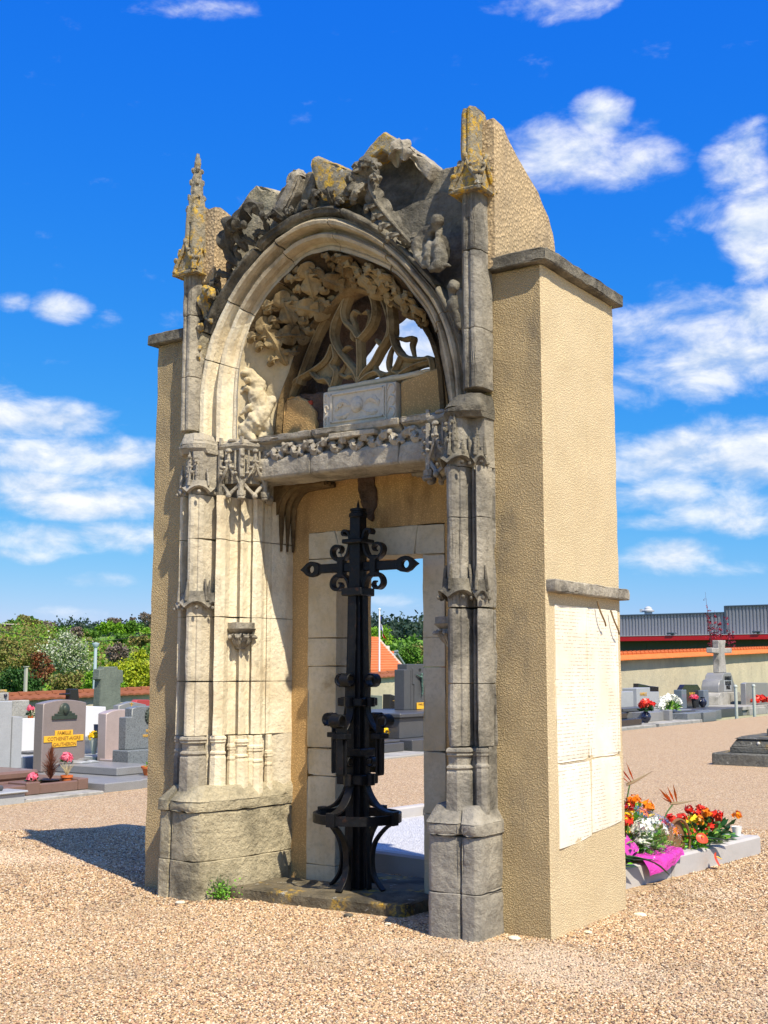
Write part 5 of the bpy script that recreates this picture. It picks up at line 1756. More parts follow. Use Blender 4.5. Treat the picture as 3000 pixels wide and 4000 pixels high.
BARK = plain('bark', (.10, .075, .05), .95, .3, 8, .02)
FOL = {
    'mid': leafy('foliage_mid', [(.05, .13, .015), (.09, .21, .02), (.13, .26, .03), (.04, .10, .012)]),
    'fresh': leafy('foliage_fresh', [(.13, .30, .015), (.20, .38, .02), (.10, .24, .015), (.27, .42, .03)]),
    'yellow': leafy('foliage_yellow', [(.26, .34, .01), (.38, .42, .015), (.20, .30, .015), (.45, .46, .03)]),
    'olive': leafy('foliage_olive', [(.12, .16, .03), (.20, .20, .05), (.24, .17, .06), (.10, .18, .025)]),
    'dark': leafy('foliage_dark', [(.018, .055, .012), (.03, .09, .015), (.045, .12, .02)]),
    'red': leafy('foliage_red', [(.16, .045, .02), (.24, .07, .03), (.12, .06, .025), (.20, .12, .04)]),
    'blossom': leafy('foliage_blossom', [(.56, .58, .48), (.10, .19, .03), (.40, .46, .30), (.15, .24, .05), (.62, .63, .56), (.10, .18, .03), (.12, .20, .04)]),
    'wood': leafy('foliage_wood', [(.015, .035, .022), (.022, .05, .03), (.03, .05, .035)]),
    'bare': leafy('foliage_bare', [(.17, .13, .10), (.21, .17, .14), (.14, .11, .09)]),
}


def tree(name, label, a, d, zc, rad, kind, n=3000, size=.10, clumps=26, seed=0, group=None, trunk=None):
    rnd = random.Random(seed)
    p = polar(a, d)
    z0 = hgt(d, a) - .2
    t = thing(name, label, 'tree' if 'bush' not in name and 'shrub' not in name else 'bush', (p.x, p.y, z0), group)
    mb = MB()
    foliage(mb, (p.x, p.y, zc), rad, n, size, rnd, clumps)
    mb.build('crown', FOL[kind], t, smooth=0)
    mb = MB()
    r0 = trunk or max(.05, rad[2] * .06)
    mb.tube([(p.x, p.y, z0), (p.x + .1 * r0, p.y, (z0 + zc) / 2), (p.x, p.y, zc + rad[2] * .5)], [r0, r0 * .7, r0 * .2], 7)
    for k in range(9):
        b = rnd.uniform(0, 6.28)
        q0 = V((p.x, p.y, zc - rad[2] * rnd.uniform(-.3, .8)))
        mb.tube([q0, q0 + V((cos(b) * rad[0] * .35, sin(b) * rad[1] * .35, rad[2] * .25)), q0 + V((cos(b) * rad[0] * .8, sin(b) * rad[1] * .8, rad[2] * .55))], [r0 * .45, r0 * .25, r0 * .06], 5)
    mb.build('trunk', BARK, t)
    return t


# px -> degrees left of +Y: a = 34.07 - atan((px - 1500) / 4740)
AZ = lambda px: 34.07 - math.degrees(math.atan((px - 1500) / 4740))
ZZ = lambda py, d: 1.6 + (2616 - py) / 4740 * d
K = lambda px, d: px / 4740 * d
G = 'trees and bushes beyond the cemetery wall'
tree('blossom_tree', 'white blossoming tree beyond the cemetery wall on the left', AZ(255), 62, ZZ(2575, 62), (K(92, 62),) * 2 + (K(86, 62),), 'blossom', 6500, .055, 46, 1, G)
tree('brown_tree', 'large olive and russet tree left of the white blossom', AZ(70), 66, ZZ(2560, 66), (K(115, 66),) * 2 + (K(66, 66),), 'olive', 6500, .06, 46, 2, G)
tree('copper_tree', 'copper-red tree just above the wall left of the white blossom', AZ(165), 54, ZZ(2615, 54), (K(42, 54),) * 2 + (K(78, 54),), 'red', 3200, .05, 26, 3, G)
tree('evergreen_bush', 'dense dark green bush at the far left above the wall', AZ(60), 46, ZZ(2672, 46), (K(85, 46),) * 2 + (K(52, 46),), 'dark', 5500, .05, 40, 4, G)
tree('olive_bush', 'dull green bush under the white blossom tree', AZ(275), 50, ZZ(2668, 50), (K(75, 50),) * 2 + (K(45, 50),), 'olive', 3500, .05, 30, 5, G)
tree('green_bush', 'fresh green bush beside the street lamp post', AZ(395), 48, ZZ(2668, 48), (K(70, 48),) * 2 + (K(46, 48),), 'fresh', 3500, .05, 30, 6, G)
tree('yellow_bush', 'broad yellow-green bush beside the roughcast wall on the left', AZ(520), 52, ZZ(2640, 52), (K(100, 52),) * 2 + (K(62, 52),), 'yellow', 6000, .055, 44, 7, G)
tree('yellow_tree', 'small round yellow tree on top of the yellow-green bush', AZ(545), 60, ZZ(2565, 60), (K(28, 60),) * 2 + (K(28, 60),), 'yellow', 1800, .05, 16, 8, G)
tree('grey_shrub', 'greyish leafless bush behind the street lamp', AZ(455), 100, ZZ(2552, 100), (K(45, 100),) * 2 + (K(35, 100),), 'bare', 2500, .10, 26, 9, G)
# the lone spruce
p = polar(AZ(395), 220)
t = thing('spruce', 'small dark pointed spruce behind the street lamp', 'tree', (p.x, p.y, ZZ(2616, 220)), G)
mb = MB()
rnd = random.Random(12)
for i in range(1500):
    u = rnd.random() ** .7
    z_ = ZZ(2612, 220) + (1 - u) * K(66, 220)
    b = rnd.uniform(0, 6.28)
    r = u * K(21, 220) * rnd.uniform(.5, 1)
    q0 = V((p.x + r * cos(b), p.y + r * sin(b), z_))
    e = V((cos(b), sin(b), -.4)) * .22
    s_ = V((-sin(b), cos(b), 0)) * .11
    mb.add([q0 - e * .3, q0 + s_, q0 + e, q0 - s_], [(0, 1, 2, 3)])
mb.build('crown', FOL['dark'], t, smooth=0)
MB().tube([(p.x, p.y, ZZ(2630, 220)), (p.x, p.y, ZZ(2560, 220))], [.15, .05], 6).build('trunk', BARK, t)
# single trees one can tell apart on the slope and the ridge
for k, (px, py, d, rx, rz, kind, lb) in enumerate((
        (40, 2452, 330, 34, 24, 'mid', 'rounded green tree above the field shed on the left hillside'), (80, 2438, 345, 30, 24, 'olive', 'tall olive tree on the left ridge'), (112, 2440, 350, 22, 22, 'mid', 'dark rounded tree on the left ridge right of the tall olive one'),
        (150, 2452, 330, 34, 20, 'olive', 'brownish tree on the ridge above the white blossom tree'), (185, 2458, 320, 26, 18, 'bare', 'leafless brown tree on the ridge above the white blossom tree'), (230, 2466, 300, 20, 14, 'dark', 'small dark tree on the hillside above the white blossom'),
        (292, 2476, 280, 24, 20, 'bare', 'brown bare tree in the middle of the left hillside'), (350, 2478, 300, 36, 10, 'mid', 'dark green hedge tree on the hillside left of the lamp post'), (410, 2458, 330, 34, 18, 'fresh', 'bright green tree on the ridge above the lamp post'),
        (470, 2462, 320, 34, 20, 'fresh', 'green tree on the ridge right of the lamp post'), (525, 2455, 320, 34, 22, 'mid', 'round green tree under the bare ridge trees'), (585, 2470, 310, 26, 18, 'fresh', 'green tree on the slope against the roughcast wall'),
        (470, 2500, 230, 26, 18, 'mid', 'dark bush on the slope below the ridge'), (540, 2505, 220, 40, 20, 'olive', 'olive bush on the slope above the yellow tree'), (440, 2433, 380, 24, 10, 'bare', 'low brown leafless tree on the ridge skyline'))):
    tree('hill_tree', lb, AZ(px), d, ZZ(py, d), (K(rx, d),) * 2 + (K(rz, d),), kind, 2200, .00085 * d, 22, 40 + k, 'trees on the hillside')
for k, (px, py, rx, rz) in enumerate(((557, 2415, 19, 26), (580, 2420, 12, 20), (515, 2428, 12, 12))):
    d = 380
    p = polar(AZ(px), d)
    t = thing('bare_tree', ('tall leafless tree on the ridge skyline at the left', 'leafless tree on the skyline next to the roughcast wall', 'low leafless tree on the skyline left of the tall one')[k], 'tree', (p.x, p.y, ZZ(2450, d)), 'trees on the hillside')
    mb = MB()
    rnd = random.Random(70 + k)
    for i in range(46):
        b = rnd.uniform(0, 6.28)
        u = rnd.uniform(.1, 1)
        e = V((cos(b) * K(rx, d) * u, sin(b) * K(rx, d) * u, K(rz, d) * (1.7 - u * u)))
        q0 = V((p.x, p.y, ZZ(py + rz, d)))
        mb.tube([q0, q0 + V((e.x * .4, e.y * .4, e.z * .5)), q0 + e], [.16, .10, .04], 4)
    mb.build('branches', FOL['bare'], t)
    mb = MB()
    foliage(mb, (p.x, p.y, ZZ(py, d)), (K(rx, d), K(rx, d), K(rz, d)), 500, .2, rnd, 20)
    mb.build('crown', FOL['bare'], t, smooth=0)
    MB().tube([(p.x, p.y, ZZ(2455, d)), (p.x, p.y, ZZ(py, d))], [.35, .2], 6).build('trunk', BARK, t)

# scrub covering the slope and the woods on the far ridges: masses nobody could count
def mass(name, label, cells, kind, size, n, seed):
    rnd = random.Random(seed)
    mb = MB()
    for a, d, r, h in cells:
        p = polar(a, d)
        foliage(mb, (p.x, p.y, hgt(d, a) + h * .5), (r, r, h * .62), n, size * rnd.uniform(.7, 1.3), rnd, 9, .4)
    o = mb.build(name, FOL[kind], None, smooth=0)
    tag(o, label, 'woods', kind='stuff')


rnd = random.Random(5)
mass('hillside_scrub', 'brownish scrub covering the slope beyond the wall', [(AZ(rnd.uniform(-150, 700)), rnd.uniform(85, 300), rnd.uniform(3, 7), rnd.uniform(1.5, 3.2)) for k in range(200)], 'olive', .24, 120, 1)
mass('hillside_bushes', 'green bushes covering the slope beyond the wall', [(AZ(rnd.uniform(-150, 700)), rnd.uniform(90, 330), rnd.uniform(3, 6), rnd.uniform(1.5, 3.2)) for k in range(170)], 'mid', .24, 120, 2)
mass('hillside_bushes', 'fresh green thickets on the slope beyond the wall', [(AZ(rnd.uniform(-150, 700)), rnd.uniform(110, 350), rnd.uniform(3, 7), rnd.uniform(1.5, 3.2)) for k in range(120)], 'fresh', .26, 120, 3)
mass('ridge_wood', 'dark wood along the far ridges', [(AZ(px), 880 + rnd.uniform(-60, 60), 15, rnd.uniform(9, 15)) for px in range(225, 2000, 7)], 'wood', .9, 150, 4)
mass('ridge_wood', 'dark blue wood on the hill behind the red roofed house', [(AZ(px), rnd.uniform(500, 760), 13, rnd.uniform(8, 13)) for px in [rnd.uniform(1380, 1760) for _ in range(140)]], 'wood', .8, 130, 5)

mass('hillside_bushes', 'green bushes below the dark hill behind the red roofed house', [(AZ(rnd.uniform(1380, 1780)), rnd.uniform(110, 430), rnd.uniform(4, 7), rnd.uniform(1.0, 2.2)) for k in range(60)], 'mid', .3, 130, 6)
# field shed on the left hillside
p = polar(AZ(22), 320)
sh = thing('field_shed', 'long low shed with a pale roof on the left hillside', 'shed', (p.x, p.y, ZZ(2460, 320)))
sx_, sy_, sz_ = p.x, p.y, ZZ(2460, 320)
MB().box(sx_ - 1.5, sx_ + 1.5, sy_ - 2.6, sy_ + 2.6, sz_ - 1, sz_ + .75).build('wall', plain('shed_wall', (.12, .08, .07), .9), sh)
MB().box(sx_ - 1.8, sx_ + 1.8, sy_ - 2.9, sy_ + 2.9, sz_ + .752, sz_ + .95).build('roof', plain('shed_roof', (.62, .58, .55), .6), sh)

# ================================================================== cemetery wall with tiled coping
WTOP = [(-8, .95), (2, 1.05), (7.6, 1.13), (11.2, 1.20), (20, 1.50), (35, 2.15), (53, 2.62), (64, 2.85)]


def wtop(y):
    for (a, za), (b, zb) in zip(WTOP, WTOP[1:]):
        if y <= b:
            return za + (zb - za) * (y - a) / (b - a)
    return WTOP[-1][1]


q = NT('wall_plaster')
c = q.mix(q.rng(q.noise(.7, 7, .65), .35, .7), (.56, .50, .36), (.44, .40, .30))
c = q.mix(q.math('MULTIPLY', q.rng(q.noise(1.4, 6, .7, q.vec((1, 1, .5))), .55, .75), .6), c, (.30, .27, .20))
PLAST = q.done(c, .95, q.bump(q.noise(9, 5), .02))
TILE = leafy('clay_tile', [(.50, .13, .035), (.58, .17, .045), (.42, .10, .03), (.62, .22, .07)], .8)
CW = thing('cemetery_wall', 'long plastered cemetery wall with orange tile coping behind the graves', 'wall', (-14.6, 26, 0))
ys_ = [-8 + i * 1.5 for i in range(49)]
mb = MB()
n = len(ys_)
vs_ = []
for y in ys_:
    z = wtop(y) - (.17 if y > 28 else .07) + .015 * mnoise.noise((y * .6, 0, 0))
    vs_ += [(-14.5, y, -1.4), (-14.5, y, z), (-14.85, y, z), (-14.85, y, -1.4)]
mb.add(vs_, [(i * 4 + k, i * 4 + (k + 1) % 4, (i + 1) * 4 + (k + 1) % 4, (i + 1) * 4 + k) for i in range(n - 1) for k in range(4)])
mb.build('wall_body', PLAST, CW, dens=1.0, amp=.02, nscale=1)
# rolled tiles on the near slope, one loft per visible stretch
for y0, y1 in ((4.5, 15), (17, 24), (31, 60)):
    mb = MB()
    m_ = int((y1 - y0) / .05)
    vs_ = []
    for i in range(m_ + 1):
        y = y0 + (y1 - y0) * i / m_
        w_ = .022 * abs(sin(pi * y / .2)) + .01 * mnoise.noise((y * 3, 2, 0))
        z = wtop(y)
        ov, dr = (-14.22, .19) if y0 > 30 else (-14.40, .07)
        vs_ += [(-14.70, y, z + w_), (ov, y, z - dr + w_), (ov, y, z - dr - .025 + w_ * .4), (-14.70, y, z - .03)]
    mb.add(vs_, [(i * 4 + k, i * 4 + (k + 1) % 4, (i + 1) * 4 + (k + 1) % 4, (i + 1) * 4 + k) for i in range(m_) for k in range(4)])
    mb.build('tile_row', plain('tile_orange', (.62, .17, .04), .8, .35, 3) if y0 > 30 else plain('tile_old', (.24, .085, .04), .9, .4, 3), CW)
y = 32.0
while y < 58:
    L = .42
    z = wtop(y)
    MB().tube([(-14.70, y + .0, z + .015), (-14.70, y + .06, z + .015), (-14.70, y + .07, z + .012), (-14.70, y + L, z + .012 + (wtop(y + L) - z))], [.115, .115, .098, .09], 10).build('ridge_tile', TILE, CW)
    y += L
for y0, y1 in ((4.5, 15), (17, 24)):
    y = y0
    while y < y1:
        MB().tube([(-14.70, y, wtop(y) + .005), (-14.70, y + .38, wtop(y + .38) + .005)], [.06, .05], 8).build('ridge_tile', plain('tile_old', (.24, .085, .04), .9, .4, 3) if y == y0 else bpy.data.materials['tile_old'], CW)
        y += .385

# ================================================================== warehouse
WH = thing('warehouse', 'grey corrugated metal warehouse with a red canopy band behind the wall', 'building', (-24, 76, 0))
CLAD = plain('grey_cladding', (.20, .21, .24), .45, .08, 2, spec=.5)
TRIM = plain('slate_trim', (.05, .07, .10), .4)
for x0, x1, zt in ((-46.0, -23.64, 5.44), (-23.62, -6.0, 5.87)):
    mb = MB()
    w_ = .24
    k = int((x1 - x0) / w_)
    vs_ = []
    for i in range(k):
        x = x0 + i * w_
        for dx, dy in ((0, 0), (.12, 0), (.135, .07), (.225, .07)):
            vs_ += [(x + dx, 75 + dy, 3.7), (x + dx, 75 + dy, zt)]
    m_ = len(vs_) // 2
    mb.add(vs_, [(2 * i, 2 * i + 2, 2 * i + 3, 2 * i + 1) for i in range(m_ - 1)])
    mb.build('cladding', CLAD, WH, smooth=0)
    MB().box(x0, x1, 74.93, 88, zt, zt + .09).build('roof_edge', TRIM, WH)
    MB().box(x0, x1, 75.2, 88, -.5, zt - .02).build('wall', TRIM, WH)
MB().box(-23.70, -23.58, 74.9, 75.15, 3.7, 5.95).build('corner_trim', TRIM, WH)
MB().box(-46, -6, 73.2, 75.1, 3.60, 3.93).build('red_fascia', plain('red_paint', (.50, .006, .012), .4, .08, 1, spec=.5), WH)
MB().box(-46, -6, 73.18, 75.1, 3.932, 3.955).build('fascia_flashing', plain('flashing', (.72, .70, .70), .5), WH)
MB().box(-46, -6, 74.9, 75.15, .0, 3.598).build('lower_wall', plain('dark_panels', (.055, .065, .08), .45, .15, 1), WH)
for x_ in (-37, -33.2, -29.4, -25.6, -21.8, -18):
    MB().box(x_, x_ + .03, 74.88, 74.92, 0, 3.597).build('panel_joint', TRIM, WH)
for x_ in (-26.9, -21.0):
    l_ = MB().box(x_ - .28, x_ + .28, 73.1, 73.6, 4.02, 4.14).build('flood_light', TRIM, WH, bev=.03)
    MB().box(x_ - .06, x_ + .06, 73.4, 73.7, 3.957, 4.02).build('lamp_foot', TRIM, l_)
VENT = plain('galvanised', (.52, .54, .56), .35, .1, 5, spec=.5)
RV = thing('roof_ventilator', 'domed metal ventilator on the warehouse roof', 'ventilator', (-29.6, 76, 5.53))
MB().lathe([(.28, 0), (.28, .3)], (-29.6, 76, 5.5), 16).build('duct', VENT, RV)
MB().lathe([(.0, .24), (.42, .24), (.44, .33), (.28, .40), (.26, .52), (.12, .62), (.0, .64)], (-29.6, 76, 5.5), 18).build('dome', VENT, RV)
MB().box(-30.22, -30.0, 75.9, 76.1, 5.72, 5.95).build('side_box', VENT, RV)
# red-leaved shrub behind the wall
p = V((-17, 53.8, 0))
t = thing('copper_shrub', 'sparse dark red shrub rising behind the wall before the warehouse', 'bush', (p.x, p.y, .3))
rnd = random.Random(21)
mb, mb2 = MB(), MB()
for k, (dy, zt, lean) in enumerate(((-.9, 5.5, -.5), (-.2, 4.6, -.2), (.1, 4.5, .0), (.5, 4.2, .2), (-1.6, 3.9, -.5), (-1.2, 4.1, -.3), (1.4, 3.8, .8), (1.9, 3.7, .9), (-.6, 4.9, -.4), (0.0, 4.3, .3))):
    b = V((p.x + rnd.uniform(-.5, .5), p.y + dy * .55 + .4, .3))
    e = V((b.x, p.y + dy, zt))
    P = spline([b, b.lerp(e, .5) + V((0, .1, 0)), e], 14)
    mb2.tube(P, [.03 - .0018 * i for i in range(15)], 4)
    for i in range(90 if k != 0 else 55):
        u = rnd.uniform(.35, 1) if k else rnd.uniform(.1, 1)
        q0 = P[min(14, int(u * 14))] + V((rnd.gauss(0, .13), rnd.gauss(0, .16), rnd.gauss(0, .10))) * (1.15 - .8 * u)
        tt = V((rnd.gauss(0, 1), rnd.gauss(0, 1), rnd.gauss(0, 1))).normalized() * .055
        bb = tt.cross(V((rnd.gauss(0, 1), rnd.gauss(0, 1), 1))).normalized() * .04
        mb.add([q0 - tt, q0 + bb, q0 + tt, q0 - bb], [(0, 1, 2, 3)])
mb.build('leaves', leafy('copper_leaves', [(.20, .012, .03), (.30, .02, .05), (.14, .01, .02)]), t, smooth=0)
mb2.build('branches', plain('red_bark', (.15, .04, .04), .8), t)

# ================================================================== house, flag and poles beyond the wall
q = NT('red_roof_tiles')
wv = q.n('ShaderNodeTexWave', wave_type='BANDS', bands_direction='Y')
wv.inputs['Scale'].default_value = 1.6
q.l(q.pos, wv.inputs['Vector'])
c = q.mix(q.noise(3, 5), (.56, .13, .04), (.66, .21, .08))
ROOF = q.done(c, .85)
HS = thing('tiled_house', 'house with an orange-red tiled roof seen through the doorway', 'house', (-26, 32, 0))
# hipped roof: eave along x = -22.6, ridge along x = -25.6, hip running down to the right
rows = 13
eave = [(-24.0, 27.0, 1.52), (-24.0, 35.25, 1.60)]
rdg = [(-26.5, 27.0, 2.93), (-26.5, 36.93, 2.95)]
for k in range(rows):
    u0, u1 = k / rows, (k + 1) / rows
    A = V(eave[0]).lerp(V(rdg[0]), u0)
    B = V(eave[1]).lerp(V(rdg[1]), u0)
    C_ = V(eave[1]).lerp(V(rdg[1]), u1)
    D_ = V(eave[0]).lerp(V(rdg[0]), u1)
    up_ = V((.015, 0, .035))
    MB().add([A + up_, B + up_, C_, D_, A + up_ - V((0, 0, .05)), B + up_ - V((0, 0, .05))], [(0, 1, 2, 3), (0, 4, 5, 1)]).build('roof_course', ROOF, HS, smooth=0)
e1, r1 = V(eave[1]), V(rdg[1])
MB().add([e1, V((-29.0, 37.5, 1.5)), r1], [(0, 1, 2)]).build('roof_hip', ROOF, HS, smooth=0)
MB().add([V((-29.0, 37.5, 1.5)), V((-29.0, 27, 1.5)), V(rdg[0]), r1], [(0, 1, 2, 3)]).build('roof_back', ROOF, HS, smooth=0)
MB().tube([e1, r1], .06, 6).build('hip_cap', plain('hip_mortar', (.55, .45, .36), .9), HS)
MB().tube([V(rdg[0]), r1], .08, 6).build('ridge_cap', ROOF, HS)
MB().box(-28.5, -24.3, 27.2, 34.9, -4, 1.49).build('wall', PLAST, HS)
H2 = thing('gabled_house', 'second red roofed house with a blue-grey gable right of the larger roof', 'house', (-31, 44, 0))
MB().slab_yz([(42.6, 1.2), (43.77, 2.53), (44.68, 1.6), (44.68, 1.2)], -34, -30.12).build('gable_roof', ROOF, H2)
GREYB = plain('barge_board', (.18, .24, .26), .6)
MB().box(-33.6, -30.2, 42.7, 44.6, -4, 1.19).build('wall', plain('cream_wall', (.62, .50, .30), .9), H2)
for p0, p1 in (((-30.0, 43.55, 2.52), (-30.0, 44.6, 1.66)), ((-30.0, 43.75, 2.54), (-30.0, 43.1, 2.02))):
    MB().bar([p0, p1], .12, .09, (0, 0, 1)).build('barge_board', GREYB, H2)
MB().add([(-30.1, 43.7, 2.45), (-30.1, 43.15, 1.9), (-30.1, 44.5, 1.65)], [(0, 1, 2)]).build('gable', bpy.data.materials['cream_wall'], H2)
MB().box(-30.6, -30.3, 43.2, 43.5, 2.2, 2.78).build('chimney', plain('chimney_white', (.7, .66, .6), .9), H2)
FP = thing('flagpole', 'white flagpole with a limp tricolour flag seen through the doorway', 'flagpole', (-15.2, 20.45, 0))
MB().tube([(-15.2, 20.45, -.5), (-15.2, 20.455, 3.22)], [.032, .022], 10).build('pole', plain('white_pole', (.85, .85, .84), .4), FP)
MB().ball((-15.2, 20.455, 3.235), .035, 10, 6).build('finial', bpy.data.materials['white_pole'], FP)
for k, (col, nm) in enumerate((((.01, .03, .30), 'blue'), ((.85, .85, .85), 'white'), ((.62, .02, .01), 'red'))):
    mb = MB()
    vs_ = []
    for i in range(9):
        u = i / 8
        for j in range(5):
            v = (k + j / 4) / 3
            yy = 20.48 + .075 * v + .30 * v * u * .9 + .02 * sin(9 * v)
            zz = 3.06 - .27 * u - .36 * v - .10 * u * v
            vs_.append((-15.2 + .035 * sin(11 * v + 4 * u), yy - .05 * u * (1 - v), zz))
    mb.add(vs_, [(i * 5 + j, i * 5 + j + 1, (i + 1) * 5 + j + 1, (i + 1) * 5 + j) for i in range(8) for j in range(4)])
    mb.build('flag_stripe', plain('flag_' + nm, col, .8, .05), FP, smooth=60)
tree('door_tree', 'bright green round tree behind the red roofed house', AZ(1470), 74, ZZ(2492, 74), (K(72, 74),) * 2 + (K(40, 74),), 'fresh', 4200, .06, 36, 90, G)
tree('door_tree', 'green tree right of the red roofs below the dark hill', AZ(1595), 82, ZZ(2560, 82), (K(45, 82),) * 2 + (K(38, 82),), 'mid', 3200, .07, 30, 91, G)
tree('door_tree', 'brownish half-leafed tree beside the right door stone', AZ(1650), 90, ZZ(2555, 90), (K(40, 90),) * 2 + (K(36, 90),), 'olive', 2600, .08, 26, 92, G)

LAMP = plain('galvanised_post', (.45, .55, .60), .4, .08, 3, spec=.5)
SL = thing('street_lamp', 'slender galvanised street lamp post beyond the wall on the left', 'street lamp', (-16.8, 11.1, -.8))
pl = V((-17.0, 11.85, 0))
pL = polar(AZ(371), 28)
MB().tube([(pL.x, pL.y, -.6), (pL.x, pL.y, ZZ(2530, 28))], [.05, .035], 10).build('post', LAMP, SL)
MB().lathe([(.04, -.09), (.06, -.06), (.085, 0), (.085, .012), (.0, .03)], (pL.x, pL.y, ZZ(2518, 28)), 14).build('lantern', LAMP, SL)
SL.location = (pL.x, pL.y, -.6)
for ch in SL.children:
    ch.location = -SL.location
p = polar(AZ(102), 44)
UP = thing('utility_pole', 'short pale concrete pole among the bushes at the far left', 'pole', (p.x, p.y, -2.5))
MB().prism([(p.x - .045, p.y - .045), (p.x + .045, p.y - .045), (p.x + .045, p.y + .045), (p.x - .045, p.y + .045)], -2.5, ZZ(2604, 44)).build('post', plain('pole_concrete', (.45, .43, .38), .9), UP)
MB().box(p.x - .07, p.x + .07, p.y - .07, p.y + .07, ZZ(2606, 44), ZZ(2603, 44)).build('cap', bpy.data.materials['pole_concrete'], UP)
pts = [tuple(polar(AZ(px), 70) + V((0, 0, ZZ(py, 70)))) for px, py in ((-250, 2440), (0, 2475), (120, 2492), (250, 2506), (372, 2509), (480, 2498), (600, 2478), (760, 2450))]
tag(MB().tube(spline(pts, 40), .022, 5).build('overhead_cable', plain('cable_black', (.02, .02, .02), .6)), 'black overhead cable sagging across the left hillside', 'cable')

# ================================================================== graves (they all face +X)
GR = {
    'grey': granite('granite_grey', (.24, .245, .25), .35),
    'light': granite('granite_light', (.38, .40, .42), .3, (.7, .7, .7)),
    'mauve': granite('granite_mauve', (.24, .20, .19), .25, (.5, .45, .42)),
    'brown': granite('granite_brown', (.19, .115, .09), .3, (.4, .28, .22)),
    'pink': granite('granite_pink', (.42, .34, .32), .25, (.65, .55, .52)),
    'black': granite('granite_black', (.022, .022, .026), .15, (.15, .15, .15), .15),
    'speck': granite('granite_speckled', (.17, .19, .20), .8, (.62, .62, .60), .4, 70),
    'dark': granite('granite_dark', (.075, .078, .085), .5, (.35, .35, .36), .35, 90),
    'blue': granite('granite_blue', (.16, .20, .25), .4, (.5, .52, .55)),
    'moss': stone('mossy_cross_stone', (.17, .20, .165), (.13, .155, .13), (.06, .07, .06), .3, bump=.004),
    'white': plain('white_marble', (.72, .73, .76), .5, .05, 3),
    'old': stone('old_tomb_stone', (.14, .14, .125), (.20, .20, .175), (.035, .035, .032), .5, bump=.02, lich=.15),
    'red': granite('granite_red', (.42, .06, .06), .2, (.6, .2, .2)),
    'concrete': stone('tomb_concrete', (.42, .41, .38), (.34, .33, .30), (.14, .14, .13), .35, bump=.006),
}
GOLD = plain('gilt', (.62, .36, .06), .4, .1)
YPLATE = plain('yellow_plate', (.80, .46, .04), .5, .06)
BRONZE = plain('bronze_patina', (.035, .05, .035), .5, .3, 20, spec=.5)
TERRA = plain('terracotta', (.58, .15, .04), .7)
INK = plain('letter_black', (.01, .01, .01), .5)


def grave(name, label, loc, group=None):
    return thing(name, label, 'grave', loc, group)


def gbox(parent, name, mat, x0, x1, y0, y1, z0, z1, bev=.012):
    return MB().box(x0, x1, y0, y1, z0, z1).build(name, GR[mat] if isinstance(mat, str) else mat, parent, bev=bev)


def stele(parent, mat, prof, x, th, name='headstone'):
    """outline in (y, z) standing with its face at x"""
    return MB().slab_yz(prof, x - th, x).build(name, GR[mat], parent, bev=.010)


def arch_top(y0, y1, z0, zs, zt, n=10):
    out = [(y0, z0), (y0, zs)]
    for i in range(1, n):
        u = i / n
        out.append((y0 + (y1 - y0) * u, zs + (zt - zs) * sin(pi * u)))
    return out + [(y1, zs), (y1, z0)]


def pot_plant(name, label, c, r, h, mat, grp=None):
    t = thing(name, label, 'pot plant', c, grp)
    x, y, z = c
    MB().lathe([(r * .72, 0), (r * .95, h * .78), (r * 1.08, h * .78), (r * 1.08, h), (r * .9, h), (r * .85, h * .7), (0, h * .7)], c, 16).build('pot', mat, t)
    return t


rnd = random.Random(44)
# --- brown grave with a planting trough
g = grave('brown_grave', 'brown polished granite grave with a planting trough and kerb at the left', (-10, 3.8, 0))
gbox(g, 'plinth', 'concrete', -11.2, -8.66, 3.22, 4.50, -.02, .035)
gbox(g, 'post', 'brown', -9.35, -8.98, 3.50, 3.715, .036, .195)
gbox(g, 'trough_front', 'brown', -9.07, -8.985, 3.717, 4.345, .036, .165)
gbox(g, 'post', 'brown', -9.35, -8.98, 4.347, 4.52, .036, .185)
gbox(g, 'base', 'brown', -11.2, -9.352, 2.70, 4.52, .036, .185)
gbox(g, 'base', 'brown', -9.35, -8.985, 2.70, 3.498, .036, .165)
gbox(g, 'trough_soil', plain('soil', (.06, .04, .03), .95), -9.35, -9.072, 3.717, 4.345, .036, .10)
gbox(g, 'slab', 'brown', -11.0, -9.46, 2.72, 4.10, .186, .30, .03)
stele(g, 'light', [(3.30, .2), (3.30, 1.17), (4.72, 1.155), (4.72, .2)], -10.82, .14)
stele(g, 'light', [(4.725, .2), (4.725, .94), (4.90, .93), (4.90, .2)], -10.80, .10, 'side_wing')
# dry conifer, grass pot, rose
t = thing('dry_conifer', 'dead reddish conifer in a black bowl in the brown trough', 'pot plant', (-9.2, 4.06, .1))
MB().lathe([(.07, 0), (.12, .06), (.13, .085), (.11, .08), (0, .07)], (-9.2, 4.06, .1), 16).build('bowl', plain('black_plastic', (.012, .012, .012), .4), t)
mb = MB()
for i in range(330):
    u = rnd.random()
    b = rnd.uniform(0, 6.28)
    r = (.15 * (1 - abs(u - .35) * 1.25)) * rnd.uniform(.2, 1)
    q0 = V((-9.2, 4.06, .18 + u * .30))
    e = q0 + V((r * cos(b), r * sin(b), .08 + .06 * u))
    mb.tube([q0, e], [.0038, .0015], 3)
for i in range(40):
    u = rnd.random()
    mb.tube([(-9.2, 4.06 + rnd.uniform(-.012, .012), .45), (-9.2 + rnd.uniform(-.02, .02), 4.07 + rnd.uniform(-.02, .02), .45 + .20 * u)], [.003, .001], 3)
mb.build('branches', plain('dead_needles', (.14, .045, .025), .9, .4, 30), t)
t = pot_plant('grass_pot', 'terracotta pot with dry pale grass in the brown trough', (-9.16, 4.30, .095), .075, .13, TERRA)
mb = MB()
